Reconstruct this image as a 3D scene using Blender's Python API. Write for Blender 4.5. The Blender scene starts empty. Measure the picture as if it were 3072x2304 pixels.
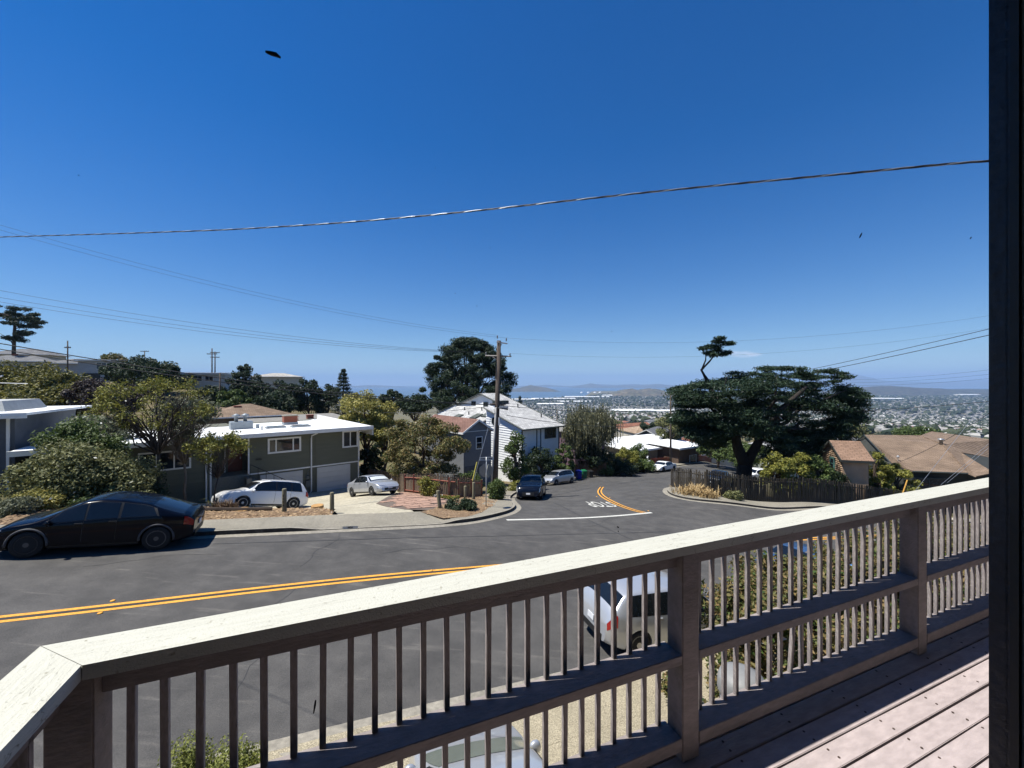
import bpy, bmesh, math, random
import numpy as np
from mathutils import Vector, Matrix
from mathutils.geometry import delaunay_2d_cdt

# ---------------------------------------------------------------- camera, sky, sun, exposure
F, CX, CY, CZ = 1220.0, 1536.0, 1152.0, 6.0        # focal length in photo pixels, image centre, eye height
SC = bpy.context.scene
COL = SC.collection
cam_d = bpy.data.cameras.new("camera")
cam_d.sensor_width = 36.0
cam_d.lens = F / 3072.0 * 36.0
cam_d.clip_start, cam_d.clip_end = 0.02, 60000.0
cam = bpy.data.objects.new("camera", cam_d)
cam.location = (0, 0, CZ)
cam.rotation_euler = (math.radians(90), 0, 0)
COL.objects.link(cam)
SC.camera = cam

SUN_EL, SUN_AZ = math.radians(64), math.radians(-96.4)   # azimuth clockwise from +Y
wd = bpy.data.worlds.new("World")
SC.world = wd
wd.use_nodes = True
wn, wl = wd.node_tree.nodes, wd.node_tree.links
wn.clear()
sky = wn.new("ShaderNodeTexSky")
sky.sky_type = 'NISHITA'
sky.sun_disc = False
sky.sun_elevation = SUN_EL
sky.sun_rotation = SUN_AZ
sky.altitude = 150
sky.air_density = 1.0
sky.dust_density = 0.05
sky.ozone_density = 1.6
wbg = wn.new("ShaderNodeBackground")
wbg.inputs[1].default_value = 0.073
wout = wn.new("ShaderNodeOutputWorld")
hs = wn.new("ShaderNodeHueSaturation")               # the camera's vivid colour setting
hs.inputs["Saturation"].default_value = 1.5
hs.inputs["Hue"].default_value = 0.512
tcw = wn.new("ShaderNodeTexCoord")
sxyz = wn.new("ShaderNodeSeparateXYZ")
# clear dry air: the blue reaches right down to the horizon
mx0 = wn.new("ShaderNodeMath"); mx0.operation = 'MAXIMUM'; mx0.inputs[1].default_value = 0.0
ml = wn.new("ShaderNodeMath"); ml.operation = 'MULTIPLY_ADD'; ml.inputs[1].default_value = 0.90; ml.inputs[2].default_value = 0.036
cxyz = wn.new("ShaderNodeCombineXYZ")
wl.new(tcw.outputs["Generated"], sxyz.inputs[0])
wl.new(sxyz.outputs[2], mx0.inputs[0]); wl.new(mx0.outputs[0], ml.inputs[0])
wl.new(sxyz.outputs[0], cxyz.inputs[0]); wl.new(sxyz.outputs[1], cxyz.inputs[1]); wl.new(ml.outputs[0], cxyz.inputs[2])
wl.new(cxyz.outputs[0], sky.inputs[0])
wl.new(sky.outputs[0], hs.inputs["Color"])
def wm(op, a, b=None, c=None, clamp=False):
    n = wn.new("ShaderNodeMath"); n.operation = op; n.use_clamp = clamp
    for i, v in enumerate((a, b, c)):
        if v is None: continue
        if hasattr(v, "is_linked"): wl.new(v, n.inputs[i])
        else: n.inputs[i].default_value = v
    return n.outputs[0]
_az = wm('DIVIDE', sxyz.outputs[0], wm('MAXIMUM', sxyz.outputs[1], .05))          # a few low clouds over the far hills
_el = wm('DIVIDE', sxyz.outputs[2], wm('MAXIMUM', sxyz.outputs[1], .05))
_cv = wn.new("ShaderNodeCombineXYZ"); wl.new(wm('MULTIPLY', _az, 22.0), _cv.inputs[0]); wl.new(wm('MULTIPLY', _el, 80.0), _cv.inputs[1])
_cn = wn.new("ShaderNodeTexNoise"); _cn.inputs["Scale"].default_value = 1.0; _cn.inputs["Detail"].default_value = 7; wl.new(_cv.outputs[0], _cn.inputs["Vector"])
cloud = None
for (px, py, wx, wy, am) in [(2232, 1064, 52, 12, 1.1), (1130, 1150, 190, 16, 1.3), (2800, 1128, 260, 16, .9), (1620, 1141, 60, 6, .6), (1830, 1140, 120, 6, .55), (2600, 1135, 120, 10, .7)]:
    a0, e0 = (px - CX) / F, (CY - py) / F
    dx = wm('DIVIDE', wm('SUBTRACT', _az, a0), wx / F); dy = wm('DIVIDE', wm('SUBTRACT', _el, e0), wy / F)
    q = wm('SUBTRACT', 1.0, wm('ADD', wm('MULTIPLY', dx, dx), wm('MULTIPLY', dy, dy)))
    q = wm('MULTIPLY', wm('ADD', wm('MULTIPLY', q, .95), wm('MULTIPLY', wm('SUBTRACT', _cn.outputs[0], .5), 2.6), clamp=True), am)
    q = wm('MULTIPLY', q, wm('GREATER_THAN', wm('SUBTRACT', 3.0, wm('ADD', wm('MULTIPLY', dx, dx), wm('MULTIPLY', dy, dy))), 0))
    cloud = q if cloud is None else wm('MAXIMUM', cloud, q)
cloud = wm('MULTIPLY', wm('MINIMUM', cloud, .8), wm('GREATER_THAN', sxyz.outputs[1], .1))
_cm = wn.new("ShaderNodeMix"); _cm.data_type = 'RGBA'; wl.new(cloud, _cm.inputs[0]); wl.new(hs.outputs[0], _cm.inputs[6]); _cm.inputs[7].default_value = (7.6, 8.2, 9.2, 1)
wl.new(_cm.outputs[2], wbg.inputs[0])
wl.new(wbg.outputs[0], wout.inputs[0])

sd = bpy.data.lights.new("sun", 'SUN')
sd.energy = 5.0
sd.angle = math.radians(0.53)
sd.color = (1.0, 0.95, 0.87)
sun = bpy.data.objects.new("sun", sd)
sun_dir = Vector((math.sin(SUN_AZ) * math.cos(SUN_EL), math.cos(SUN_AZ) * math.cos(SUN_EL), math.sin(SUN_EL)))
sun.rotation_euler = (-sun_dir).to_track_quat('-Z', 'Y').to_euler()
sun.location = (-20, 0, 60)
COL.objects.link(sun)

vs = SC.view_settings
vs.view_transform = 'Standard'
vs.look = 'None'
vs.exposure = 0.74
vs.gamma = 1.0
SC.render.engine = 'CYCLES'
cy = SC.cycles
cy.use_denoising = True
cy.max_bounces = 6
cy.diffuse_bounces = 2
cy.glossy_bounces = 3
cy.transmission_bounces = 3
cy.transparent_max_bounces = 8
cy.volume_bounces = 0
cy.use_adaptive_sampling = True
cy.adaptive_threshold = 0.015
cy.caustics_reflective = False
cy.caustics_refractive = False

RNG = np.random.default_rng(7)
random.seed(7)

# ---------------------------------------------------------------- helpers
def at(px, py, Y):
    """photo pixel + distance in front of the camera -> point in the place"""
    return Vector(((px - CX) / F * Y, Y, CZ - (py - CY) / F * Y))

def props(o, label=None, cat=None, group=None, kind=None):
    if label: o["label"] = label
    if cat: o["category"] = cat
    if group: o["group"] = group
    if kind: o["kind"] = kind
    return o

def empty(name, loc=(0, 0, 0), rz=0.0, label=None, cat=None, group=None, kind=None, parent=None):
    o = bpy.data.objects.new(name, None)
    o.empty_display_size = 0.2
    o.location = loc
    o.rotation_euler = (0, 0, rz)
    COL.objects.link(o)
    if parent: o.parent = parent
    return props(o, label, cat, group, kind)

def link(name, me, mats=None, parent=None, loc=None, rot=None):
    if mats is not None:
        me.materials.clear()
        for m in (mats if isinstance(mats, (list, tuple)) else [mats]): me.materials.append(m)
    o = bpy.data.objects.new(name, me)
    COL.objects.link(o)
    if parent: o.parent = parent
    if loc is not None: o.location = loc
    if rot is not None: o.rotation_euler = rot
    return o

def copy_tree(o, parent=None):
    c = o.copy()
    COL.objects.link(c)
    c.parent = parent
    for ch in list(o.children): copy_tree(ch, c)
    return c

class MB:
    """collects shapes, then links them as one mesh object"""
    def __init__(s): s.v, s.f, s.m = [], [], []
    def add(s, vs, fs, mi=0):
        b = len(s.v)
        s.v += [tuple(p) for p in vs]
        s.f += [tuple(i + b for i in f) for f in fs]
        s.m += [mi] * len(fs)
        return s
    def box(s, x0, x1, y0, y1, z0, z1, mi=0):
        return s.add([(x0,y0,z0),(x1,y0,z0),(x1,y1,z0),(x0,y1,z0),(x0,y0,z1),(x1,y0,z1),(x1,y1,z1),(x0,y1,z1)],
                     [(0,3,2,1),(4,5,6,7),(0,1,5,4),(1,2,6,5),(2,3,7,6),(3,0,4,7)], mi)
    def prism(s, base, top, mi=0):
        """base and top: equal rings of points"""
        n = len(base)
        return s.add(list(base) + list(top), [tuple(range(n - 1, -1, -1)), tuple(range(n, 2 * n))] +
                     [(i, (i + 1) % n, n + (i + 1) % n, n + i) for i in range(n)], mi)
    def tube(s, pts, rad, n=6, mi=0, cap=True):
        pts = [Vector(p) for p in pts]
        if not hasattr(rad, '__len__'): rad = [rad] * len(pts)
        ring0 = None
        vs, fs = [], []
        up = Vector((0, 0, 1))
        for i, p in enumerate(pts):
            t = (pts[min(i + 1, len(pts) - 1)] - pts[max(i - 1, 0)])
            t = t.normalized() if t.length > 1e-9 else up
            a = t.cross(Vector((0.31, 0.95, 0.05)) if abs(t.z) > .9 else up).normalized()
            b = t.cross(a)
            for k in range(n):
                w = 2 * math.pi * k / n
                vs.append(p + (a * math.cos(w) + b * math.sin(w)) * rad[i])
        for i in range(len(pts) - 1):
            for k in range(n):
                fs.append((i*n+k, i*n+(k+1) % n, (i+1)*n+(k+1) % n, (i+1)*n+k))
        if cap:
            fs.append(tuple(range(n - 1, -1, -1)))
            fs.append(tuple(range((len(pts)-1)*n, len(pts)*n)))
        return s.add(vs, fs, mi)
    def lathe(s, prof, n=20, axis='z', c=(0, 0, 0), mi=0):
        vs, fs = [], []
        for (r, h) in prof:
            for k in range(n):
                w = 2 * math.pi * k / n
                x, y = r * math.cos(w), r * math.sin(w)
                p = (x, y, h) if axis == 'z' else ((x, h, y) if axis == 'y' else (h, x, y))
                vs.append((p[0] + c[0], p[1] + c[1], p[2] + c[2]))
        for i in range(len(prof) - 1):
            for k in range(n):
                fs.append((i*n+k, i*n+(k+1) % n, (i+1)*n+(k+1) % n, (i+1)*n+k))
        fs.append(tuple(range(n - 1, -1, -1)))
        fs.append(tuple(range((len(prof)-1)*n, len(prof)*n)))
        return s.add(vs, fs, mi)
    def mesh(s, name, smooth=False):
        me = bpy.data.meshes.new(name)
        me.from_pydata(s.v, [], s.f)
        me.polygons.foreach_set("material_index", s.m)
        if smooth: me.polygons.foreach_set("use_smooth", [True] * len(s.f))
        bm = bmesh.new(); bm.from_mesh(me); bmesh.ops.recalc_face_normals(bm, faces=bm.faces); bm.to_mesh(me); bm.free()
        me.update()
        return me
    def build(s, name, mats, parent=None, smooth=False, loc=None, rot=None):
        return link(name, s.mesh(name, smooth), mats, parent, loc, rot)

def np_mesh(name, V, Fq, mi=None, smooth=False):
    """fast mesh from arrays: V (n,3), Fq (m,4) or (m,3)"""
    me = bpy.data.meshes.new(name)
    V = np.ascontiguousarray(V, np.float32); Fq = np.ascontiguousarray(Fq, np.int32)
    k = Fq.shape[1]
    me.vertices.add(len(V)); me.vertices.foreach_set("co", V.ravel())
    me.loops.add(Fq.size); me.loops.foreach_set("vertex_index", Fq.ravel())
    me.polygons.add(len(Fq))
    me.polygons.foreach_set("loop_start", np.arange(0, Fq.size, k, dtype=np.int32))
    if mi is not None: me.polygons.foreach_set("material_index", np.ascontiguousarray(mi, np.int32))
    me.polygons.foreach_set("use_smooth", np.full(len(Fq), bool(smooth)))
    me.update(calc_edges=True)
    return me

# ---------------------------------------------------------------- materials
_mc = {}
def nodes_of(name):
    m = bpy.data.materials.new(name)
    m.use_nodes = True
    nt = m.node_tree
    return m, nt, nt.nodes, nt.links, nt.nodes["Principled BSDF"]

def mat(name, col, rough=0.7, var=0.15, scale=3.0, bump=0.0, bscale=None, metal=0.0, spec=0.4, coat=0.0, col2=None, spot=0.0, stretch=None, spot_scale=None):
    """plain painted / weathered surface: base colour with large and small mottling and a fine relief"""
    if name in _mc: return _mc[name]
    m, nt, N, Lk, B = nodes_of(name)
    B.inputs["Roughness"].default_value = rough
    B.inputs["Metallic"].default_value = metal
    B.inputs["Specular IOR Level"].default_value = spec
    B.inputs["Coat Weight"].default_value = coat
    B.inputs["Coat Roughness"].default_value = 0.03
    tc = N.new("ShaderNodeTexCoord")
    src = tc.outputs["Object"]
    if stretch:
        mp = N.new("ShaderNodeMapping"); mp.inputs["Scale"].default_value = stretch
        Lk.new(src, mp.inputs[0]); src = mp.outputs[0]
    n1 = N.new("ShaderNodeTexNoise"); n1.inputs["Scale"].default_value = scale; n1.inputs["Detail"].default_value = 6
    n1.inputs["Roughness"].default_value = 0.65
    Lk.new(src, n1.inputs["Vector"])
    rp = N.new("ShaderNodeValToRGB")
    c2 = col2 or tuple(min(1, c * (1 + var)) for c in col)
    rp.color_ramp.elements[0].position, rp.color_ramp.elements[1].position = 0.3, 0.7
    rp.color_ramp.elements[0].color = (*[c * (1 - var) for c in col], 1)
    rp.color_ramp.elements[1].color = (*c2, 1)
    Lk.new(n1.outputs[0], rp.inputs[0])
    out = rp.outputs[0]
    if spot > 0:
        n3 = N.new("ShaderNodeTexNoise"); n3.inputs["Scale"].default_value = spot_scale or scale * 9; n3.inputs["Detail"].default_value = 3
        Lk.new(src, n3.inputs["Vector"])
        r3 = N.new("ShaderNodeMapRange"); r3.inputs[1].default_value = 0.35; r3.inputs[2].default_value = 0.75
        r3.inputs[3].default_value = 1 - spot; r3.inputs[4].default_value = 1 + spot
        Lk.new(n3.outputs[0], r3.inputs[0])
        mx = N.new("ShaderNodeMix"); mx.data_type = 'RGBA'; mx.blend_type = 'MULTIPLY'; mx.inputs[0].default_value = 1
        Lk.new(out, mx.inputs[6]); Lk.new(r3.outputs[0], mx.inputs[7]); out = mx.outputs[2]
    Lk.new(out, B.inputs["Base Color"])
    if bump > 0:
        n2 = N.new("ShaderNodeTexNoise"); n2.inputs["Scale"].default_value = bscale or scale * 12; n2.inputs["Detail"].default_value = 4
        Lk.new(src, n2.inputs["Vector"])
        bp = N.new("ShaderNodeBump"); bp.inputs["Strength"].default_value = bump; bp.inputs["Distance"].default_value = 0.02
        Lk.new(n2.outputs[0], bp.inputs["Height"]); Lk.new(bp.outputs[0], B.inputs["Normal"])
    _mc[name] = m
    return m

def leaf_mat(name, cols, rough=0.55, trans=0.22):
    """foliage: each leaf takes its own tint"""
    if name in _mc: return _mc[name]
    m, nt, N, Lk, B = nodes_of(name)
    g = N.new("ShaderNodeNewGeometry")
    rp = N.new("ShaderNodeValToRGB")
    els = rp.color_ramp.elements
    for i, c in enumerate(cols):
        p = i / (len(cols) - 1)
        e = els[0] if i == 0 else (els[1] if i == len(cols) - 1 else els.new(p))
        e.position = p; e.color = (*c, 1)
    Lk.new(g.outputs["Random Per Island"], rp.inputs[0])
    B.inputs["Roughness"].default_value = rough
    B.inputs["Specular IOR Level"].default_value = 0.25
    Lk.new(rp.outputs[0], B.inputs["Base Color"])
    tr = N.new("ShaderNodeBsdfTranslucent"); Lk.new(rp.outputs[0], tr.inputs[0])
    mx = N.new("ShaderNodeMixShader"); mx.inputs[0].default_value = trans
    Lk.new(B.outputs[0], mx.inputs[1]); Lk.new(tr.outputs[0], mx.inputs[2])
    Lk.new(mx.outputs[0], N["Material Output"].inputs[0])
    _mc[name] = m
    return m

def paint(name, col, rough=0.28, metal=0.0, flake=0.0):
    if name in _mc: return _mc[name]
    m, nt, N, Lk, B = nodes_of(name)
    B.inputs["Metallic"].default_value = metal
    B.inputs["Coat Weight"].default_value = 1.0
    B.inputs["Coat Roughness"].default_value = 0.04
    tc = N.new("ShaderNodeTexCoord")
    n1 = N.new("ShaderNodeTexNoise"); n1.inputs["Scale"].default_value = 2.2; n1.inputs["Detail"].default_value = 8
    Lk.new(tc.outputs["Object"], n1.inputs["Vector"])
    r = N.new("ShaderNodeMapRange"); r.inputs[3].default_value = rough * .8; r.inputs[4].default_value = rough * 1.35
    Lk.new(n1.outputs[0], r.inputs[0]); Lk.new(r.outputs[0], B.inputs["Roughness"])
    B.inputs["Base Color"].default_value = (*col, 1)
    B.inputs["Specular IOR Level"].default_value = 0.05
    _mc[name] = m
    return m

def glass_dark(name="window_glass", col=(0.012, 0.016, 0.02), rough=0.04):
    if name in _mc: return _mc[name]
    m, nt, N, Lk, B = nodes_of(name)
    tc = N.new("ShaderNodeTexCoord")
    n1 = N.new("ShaderNodeTexNoise"); n1.inputs["Scale"].default_value = 0.9; n1.inputs["Detail"].default_value = 2
    Lk.new(tc.outputs["Object"], n1.inputs["Vector"])
    rp = N.new("ShaderNodeValToRGB")
    rp.color_ramp.elements[0].color = (*[c * .6 for c in col], 1); rp.color_ramp.elements[1].color = (*[c * 1.9 for c in col], 1)
    Lk.new(n1.outputs[0], rp.inputs[0]); Lk.new(rp.outputs[0], B.inputs["Base Color"])
    B.inputs["Roughness"].default_value = rough
    B.inputs["Specular IOR Level"].default_value = 0.6
    _mc[name] = m
    return m

GLASS = glass_dark()
WHITE = mat("white_trim_paint", (0.74, 0.73, 0.70), 0.5, 0.08, 2, 0.1)
CONC = mat("pavement_concrete", (0.235, 0.213, 0.168), 0.9, 0.14, 0.8, 0.5, 60, spot=0.16, spot_scale=14)
KERB = mat("kerb_concrete", (0.27, 0.245, 0.20), 0.9, 0.18, 1.2, 0.5, 50, spot=0.2, spot_scale=9)
KERBF = mat("kerb_face_dark", (0.04, 0.038, 0.035), 0.9, 0.4, 1.6, 0.4, 40, spot=0.4, spot_scale=6)  # darker tone for kerb faces and the strip under the slabs
BLACK = mat("black_plastic", (0.012, 0.012, 0.013), 0.5, 0.2, 8)
RUBBER = mat("tyre_rubber", (0.016, 0.016, 0.016), 0.85, 0.2, 20)
METAL = mat("galvanised_metal", (0.42, 0.43, 0.44), 0.45, 0.15, 4, metal=0.7)
WIRE = mat("dark_cable", (0.03, 0.03, 0.032), 0.6, 0.2, 5)
BARK = mat("brown_bark", (0.075, 0.055, 0.042), 0.95, 0.4, 3, 0.8, 18, stretch=(3, 3, 0.6))
BARKG = mat("grey_bark", (0.14, 0.12, 0.105), 0.95, 0.35, 3, 0.8, 18, stretch=(3, 3, 0.6))
TWIG = mat("twig_bark", (0.05, 0.04, 0.033), 0.9, 0.3, 5)

# ---------------------------------------------------------------- lie of the land (heights below the eye, smooth through surveyed points)
def _P(px, py, Y): return ((px - CX) / F * Y, Y, -(py - CY) / F * Y)
CLINE = [(-62,-16.5,-0.6),(-40,-4.6,-2.55),(-11.9,9.4,-5.43),(-.56,14.8,-6.65),(9.6,19.6,-7.75),(20.2,23.6,-8.85),(29.6,26.2,-9.95),(46,28.5,-11.9),(75,31,-15.)]
_cl = np.array(CLINE)
_cps = []
for i in range(len(_cl)):
    a, b = _cl[max(i-1, 0)], _cl[min(i+1, len(_cl)-1)]
    t = (b - a)[:2]; t = t / np.hypot(*t); nn = np.array([-t[1], t[0]])
    for o in (-5.6, 0, 5.6):
        if i == 4 and o > 0: continue
        _cps.append((_cl[i,0] + nn[0]*o, _cl[i,1] + nn[1]*o, _cl[i,2]))
for p in [(1590,1502,29.5),(1500,1499,29.5),(1700,1452,44.3),(1790,1432,50),(1980,1414,59.6),(2115,1388,75),(2148,1490,30.3),(2433,1513,30.5),
          (866,1533,25.2),(680,1525,22.5),(948,1477,33.),(1052,1462,34.8),(1117,1488,26.7),(858,1545,19.0),(990,1535,20.0),(1090,1525,22.5),(1458,1527,23.2),(1250,1540,20.5),(1350,1552,20.5)]:
    _cps.append(_P(*p))
_cps += [(14.5,34.,-8.85),(-21.7,18.,-5.3),(-27,16,-4.6),(-22,24,-7.0),(-27,29,-7.5),(-6,38,-9.8),(-16,45,-9.5),(-35,40,-7),(8,55,-12.6),(-5,55,-12.5),(19,36,-9.8),(28,42,-11.8),(40,45,-13.2),(60,60,-18),
       (0,5,-6.2),(-5,3,-5.6),(8,5,-6.7),(-15,-5,-4),(15,-10,-5),(-40,-30,0),(40,-20,-8),
       (-40,70,-8),(-75,60,-2),(-110,90,3),(-60,110,-2),(-20,90,-14),(-120,30,4),(-70,20,-1),
       (10,100,-21),(50,100,-25),(100,100,-30),(-30,140,-20),(0,200,-42),(120,160,-42),(-100,180,-10),(100,40,-20),(160,60,-30)]
_C = np.array(_cps)
def _U(r2): return np.where(r2 > 0, r2 * np.log(r2 + 1e-12), 0)
_xy = _C[:, :2] / 50
_K = _U(((_xy[:, None] - _xy[None]) ** 2).sum(-1)) + 1e-3 * np.eye(len(_C))
_Q = np.c_[np.ones(len(_C)), _xy]
_W = np.linalg.solve(np.block([[_K, _Q], [_Q.T, np.zeros((3, 3))]]), np.r_[_C[:, 2], 0, 0, 0])
def Hn(x, y):
    q = np.stack([np.asarray(x, float), np.asarray(y, float)], -1) / 50
    d = ((q[..., None, :] - _xy) ** 2).sum(-1)
    return _U(d) @ _W[:-3] + _W[-3] + q @ _W[-2:]
_FR = [0, 120, 180, 260, 400, 700, 1000, 2000, 4000, 6000, 40000]
_FZ = [-25, -25, -36, -52, -76, -103, -117, -129, -138.5, -143, -145]
def Hgt(x, y):
    """ground height, world z"""
    x = np.asarray(x, float); y = np.asarray(y, float)
    r = np.hypot(x, y)
    az = np.arctan2(x, y)
    far = np.interp(r, _FR, _FZ)
    left = np.clip((-az - 0.15) / 0.5, 0, 1) * np.clip((2500 - r) / 1800, 0, 1)      # the hillside on the left stays up
    far = far * (1 - left) + left * np.interp(r, [0, 100, 200, 500, 2500], [0, 0, -4, -30, -139])
    dry = np.clip((az - .15) / .06, 0, 1) * np.clip((8600 - r) / 600, 0, 1)               # dry land reaches further out on the right
    far = np.maximum(far, far * (1 - dry) + dry * np.interp(r, [0, 2000, 3000, 8600], [-25, -129, -132, -135]))
    w = np.clip((r - 110) / 60, 0, 1); w = w * w * (3 - 2 * w)
    near = Hn(np.clip(x, -170, 200), np.clip(y, -40, 210))
    return CZ + near * (1 - w) + far * w
def H1(x, y): return float(Hgt(x, y))
def ray(px, py):
    """where the sight line through a photo pixel meets the ground"""
    Y = np.geomspace(3, 160, 2500); X = (px - CX) / F * Y
    f = (CZ - (py - CY) / F * Y) - Hgt(X, Y); i = int(np.argmax(f < 0))
    t = f[i-1] / (f[i-1] - f[i]); y = Y[i-1] + t * (Y[i] - Y[i-1])
    return ((px - CX) / F * y, y)
def gp(px, Y):
    """ground point under a photo column at a given distance"""
    x = (px - CX) / F * Y
    return Vector((x, Y, H1(x, Y)))
def chaikin(pts, k=2, closed=False):
    pts = [np.array(p, float) for p in pts]
    for _ in range(k):
        o = []
        n = len(pts)
        if not closed: o.append(pts[0])
        for i in range(n if closed else n - 1):
            a, b = pts[i], pts[(i+1) % n]
            o += [a * .75 + b * .25, a * .25 + b * .75]
        if not closed: o.append(pts[-1])
        pts = o
    return pts
def resample(pts, step):
    pts = np.array([p[:2] for p in pts]); d = np.r_[0, np.cumsum(np.hypot(*np.diff(pts, axis=0).T))]
    n = max(2, int(round(d[-1] / step)) + 1); s = np.linspace(0, d[-1], n)
    return np.c_[np.interp(s, d, pts[:, 0]), np.interp(s, d, pts[:, 1])]
def offset(pts, o):
    """o > 0 : to the left of travel"""
    pts = np.array(pts)[:, :2]; t = np.gradient(pts, axis=0); t /= np.hypot(t[:, 0], t[:, 1])[:, None] + 1e-9
    return pts + np.c_[-t[:, 1], t[:, 0]] * o
def inside(poly, x, y):
    poly = np.asarray(poly); r = np.zeros(np.shape(x), bool); n = len(poly); j = n - 1
    for i in range(n):
        xi, yi = poly[i]; xj, yj = poly[j]
        c = ((yi > y) != (yj > y)) & (x < (xj - xi) * (y - yi) / (yj - yi + 1e-12) + xi)
        r ^= c; j = i
    return r
def drape(name, poly, dz, mats, step=0.8, parent=None, thick=0.0, hfun=None):
    """a sheet (or slab) of the given outline lying on the ground"""
    hf = hfun or Hgt
    poly = np.array(poly)[:, :2]
    x0, y0 = poly.min(0); x1, y1 = poly.max(0)
    gx, gy = np.meshgrid(np.arange(x0 + step/2, x1, step), np.arange(y0 + step/2, y1, step))
    gx, gy = gx.ravel(), gy.ravel()
    k = inside(poly, gx, gy)
    pts = np.r_[poly, np.c_[gx[k], gy[k]]]
    n = len(poly)
    v, e, f, *_ = delaunay_2d_cdt([Vector(p) for p in pts], [(i, (i+1) % n) for i in range(n)], [], 1, 1e-5)
    V = np.array([(p.x, p.y) for p in v]); z = hf(V[:, 0], V[:, 1]) + dz
    V = np.c_[V, z]
    tri = np.array([list(t) for t in f])
    A = V[tri[:, 1]] - V[tri[:, 0]]; Bv = V[tri[:, 2]] - V[tri[:, 0]]
    flip = (A[:, 0] * Bv[:, 1] - A[:, 1] * Bv[:, 0]) < 0
    tri[flip] = tri[flip][:, ::-1]
    if thick > 0:
        pz = hf(poly[:, 0], poly[:, 1]) + dz
        b = len(V)
        V = np.r_[V, np.c_[poly, pz], np.c_[poly, pz - thick]]
        i = np.arange(n); j = (i + 1) % n
        area = 0.5 * np.sum(poly[:, 0] * np.roll(poly[:, 1], -1) - np.roll(poly[:, 0], -1) * poly[:, 1])
        if area > 0: side = np.r_[np.c_[b+i, b+n+i, b+n+j], np.c_[b+i, b+n+j, b+j]]
        else: side = np.r_[np.c_[b+i, b+n+j, b+n+i], np.c_[b+i, b+j, b+n+j]]
        tri = np.r_[tri, side]
    me = np_mesh(name, V, tri)
    return link(name, me, mats, parent)
def ribbon(name, pts, w, dz, mats, parent=None, step=0.4, hfun=None):
    """painted stripe following a line on the ground"""
    hf = hfun or Hgt
    p = resample(pts, step); a, b = offset(p, w/2), offset(p, -w/2); n = len(p)
    V = np.r_[np.c_[a, hf(a[:, 0], a[:, 1]) + dz], np.c_[b, hf(b[:, 0], b[:, 1]) + dz]]
    i = np.arange(n - 1)
    return link(name, np_mesh(name, V, np.c_[n+i, n+i+1, i+1, i]), mats, parent)
# ---------------------------------------------------------------- ground, roads, pavements
def asphalt():
    m, nt, N, Lk, B = nodes_of("asphalt")
    tc = N.new("ShaderNodeTexCoord")
    def noise(s, d=6, r=.6):
        n = N.new("ShaderNodeTexNoise"); n.inputs["Scale"].default_value = s; n.inputs["Detail"].default_value = d; n.inputs["Roughness"].default_value = r
        Lk.new(tc.outputs["Object"], n.inputs["Vector"]); return n.outputs[0]
    def ramp(x, a, b, c0, c1):
        r = N.new("ShaderNodeValToRGB"); r.color_ramp.elements[0].position = a; r.color_ramp.elements[1].position = b
        r.color_ramp.elements[0].color = (*c0, 1); r.color_ramp.elements[1].color = (*c1, 1); Lk.new(x, r.inputs[0]); return r.outputs[0]
    def mix(a, b, f=1., mode='MULTIPLY'):
        x = N.new("ShaderNodeMix"); x.data_type = 'RGBA'; x.blend_type = mode
        if hasattr(f, 'links'): Lk.new(f, x.inputs[0])
        else: x.inputs[0].default_value = f
        Lk.new(a, x.inputs[6]); Lk.new(b, x.inputs[7]); return x.outputs[2]
    base = ramp(noise(0.35), .3, .7, (.066, .064, .062), (.088, .085, .082))
    grit = ramp(noise(45, 3, .8), .25, .75, (.62, .62, .62), (1.4, 1.38, 1.35))
    pale = ramp(noise(90, 2, .7), .70, .78, (1, 1, 1), (2.0, 1.95, 1.85))
    patch = ramp(noise(1.4, 4), .35, .7, (.82, .82, .83), (1.12, 1.11, 1.1))
    # tar seams and scuffs
    mp = N.new("ShaderNodeMapping"); mp.inputs["Rotation"].default_value = (0, 0, math.radians(-25)); mp.inputs["Scale"].default_value = (.35, 3.2, 1)
    Lk.new(tc.outputs["Object"], mp.inputs[0])
    sc = N.new("ShaderNodeTexNoise"); sc.inputs["Scale"].default_value = 1.6; sc.inputs["Detail"].default_value = 7
    Lk.new(mp.outputs[0], sc.inputs["Vector"])
    scuff = ramp(sc.outputs[0], .60, .74, (1, 1, 1), (1.6, 1.56, 1.5))
    o = mix(mix(mix(mix(base, grit), pale), patch), scuff)
    Lk.new(o, B.inputs["Base Color"])
    B.inputs["Roughness"].default_value = 0.88
    B.inputs["Specular IOR Level"].default_value = 0.25
    bp = N.new("ShaderNodeBump"); bp.inputs["Strength"].default_value = .5; bp.inputs["Distance"].default_value = .01
    Lk.new(noise(70, 3), bp.inputs["Height"]); Lk.new(bp.outputs[0], B.inputs["Normal"])
    return m
ASPH = asphalt()
SOIL = mat("dry_soil_and_grass", (0.16, 0.125, 0.075), 0.95, 0.35, 0.25, 0.8, 20, col2=(0.13, 0.13, 0.065), spot=0.35, spot_scale=5)
MULCH = mat("bark_mulch", (0.235, 0.155, 0.09), 0.95, 0.3, 2.5, 1.0, 45, spot=0.5, spot_scale=30)
YELLOW = mat("yellow_road_paint", (0.70, 0.33, 0.045), 0.75, 0.12, 3, 0.2, 60, spot=0.2, spot_scale=25)
WPAINT = mat("white_road_paint", (0.55, 0.54, 0.49), 0.75, 0.1, 3, 0.2, 60, spot=0.15, spot_scale=25)
TAR = mat("tar_seam", (0.028, 0.028, 0.029), 0.7, 0.2, 5)
DRIVE = mat("driveway_concrete", (0.40, 0.36, 0.27), 0.9, 0.2, 0.5, 0.5, 50, spot=0.2, spot_scale=7)
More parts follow.
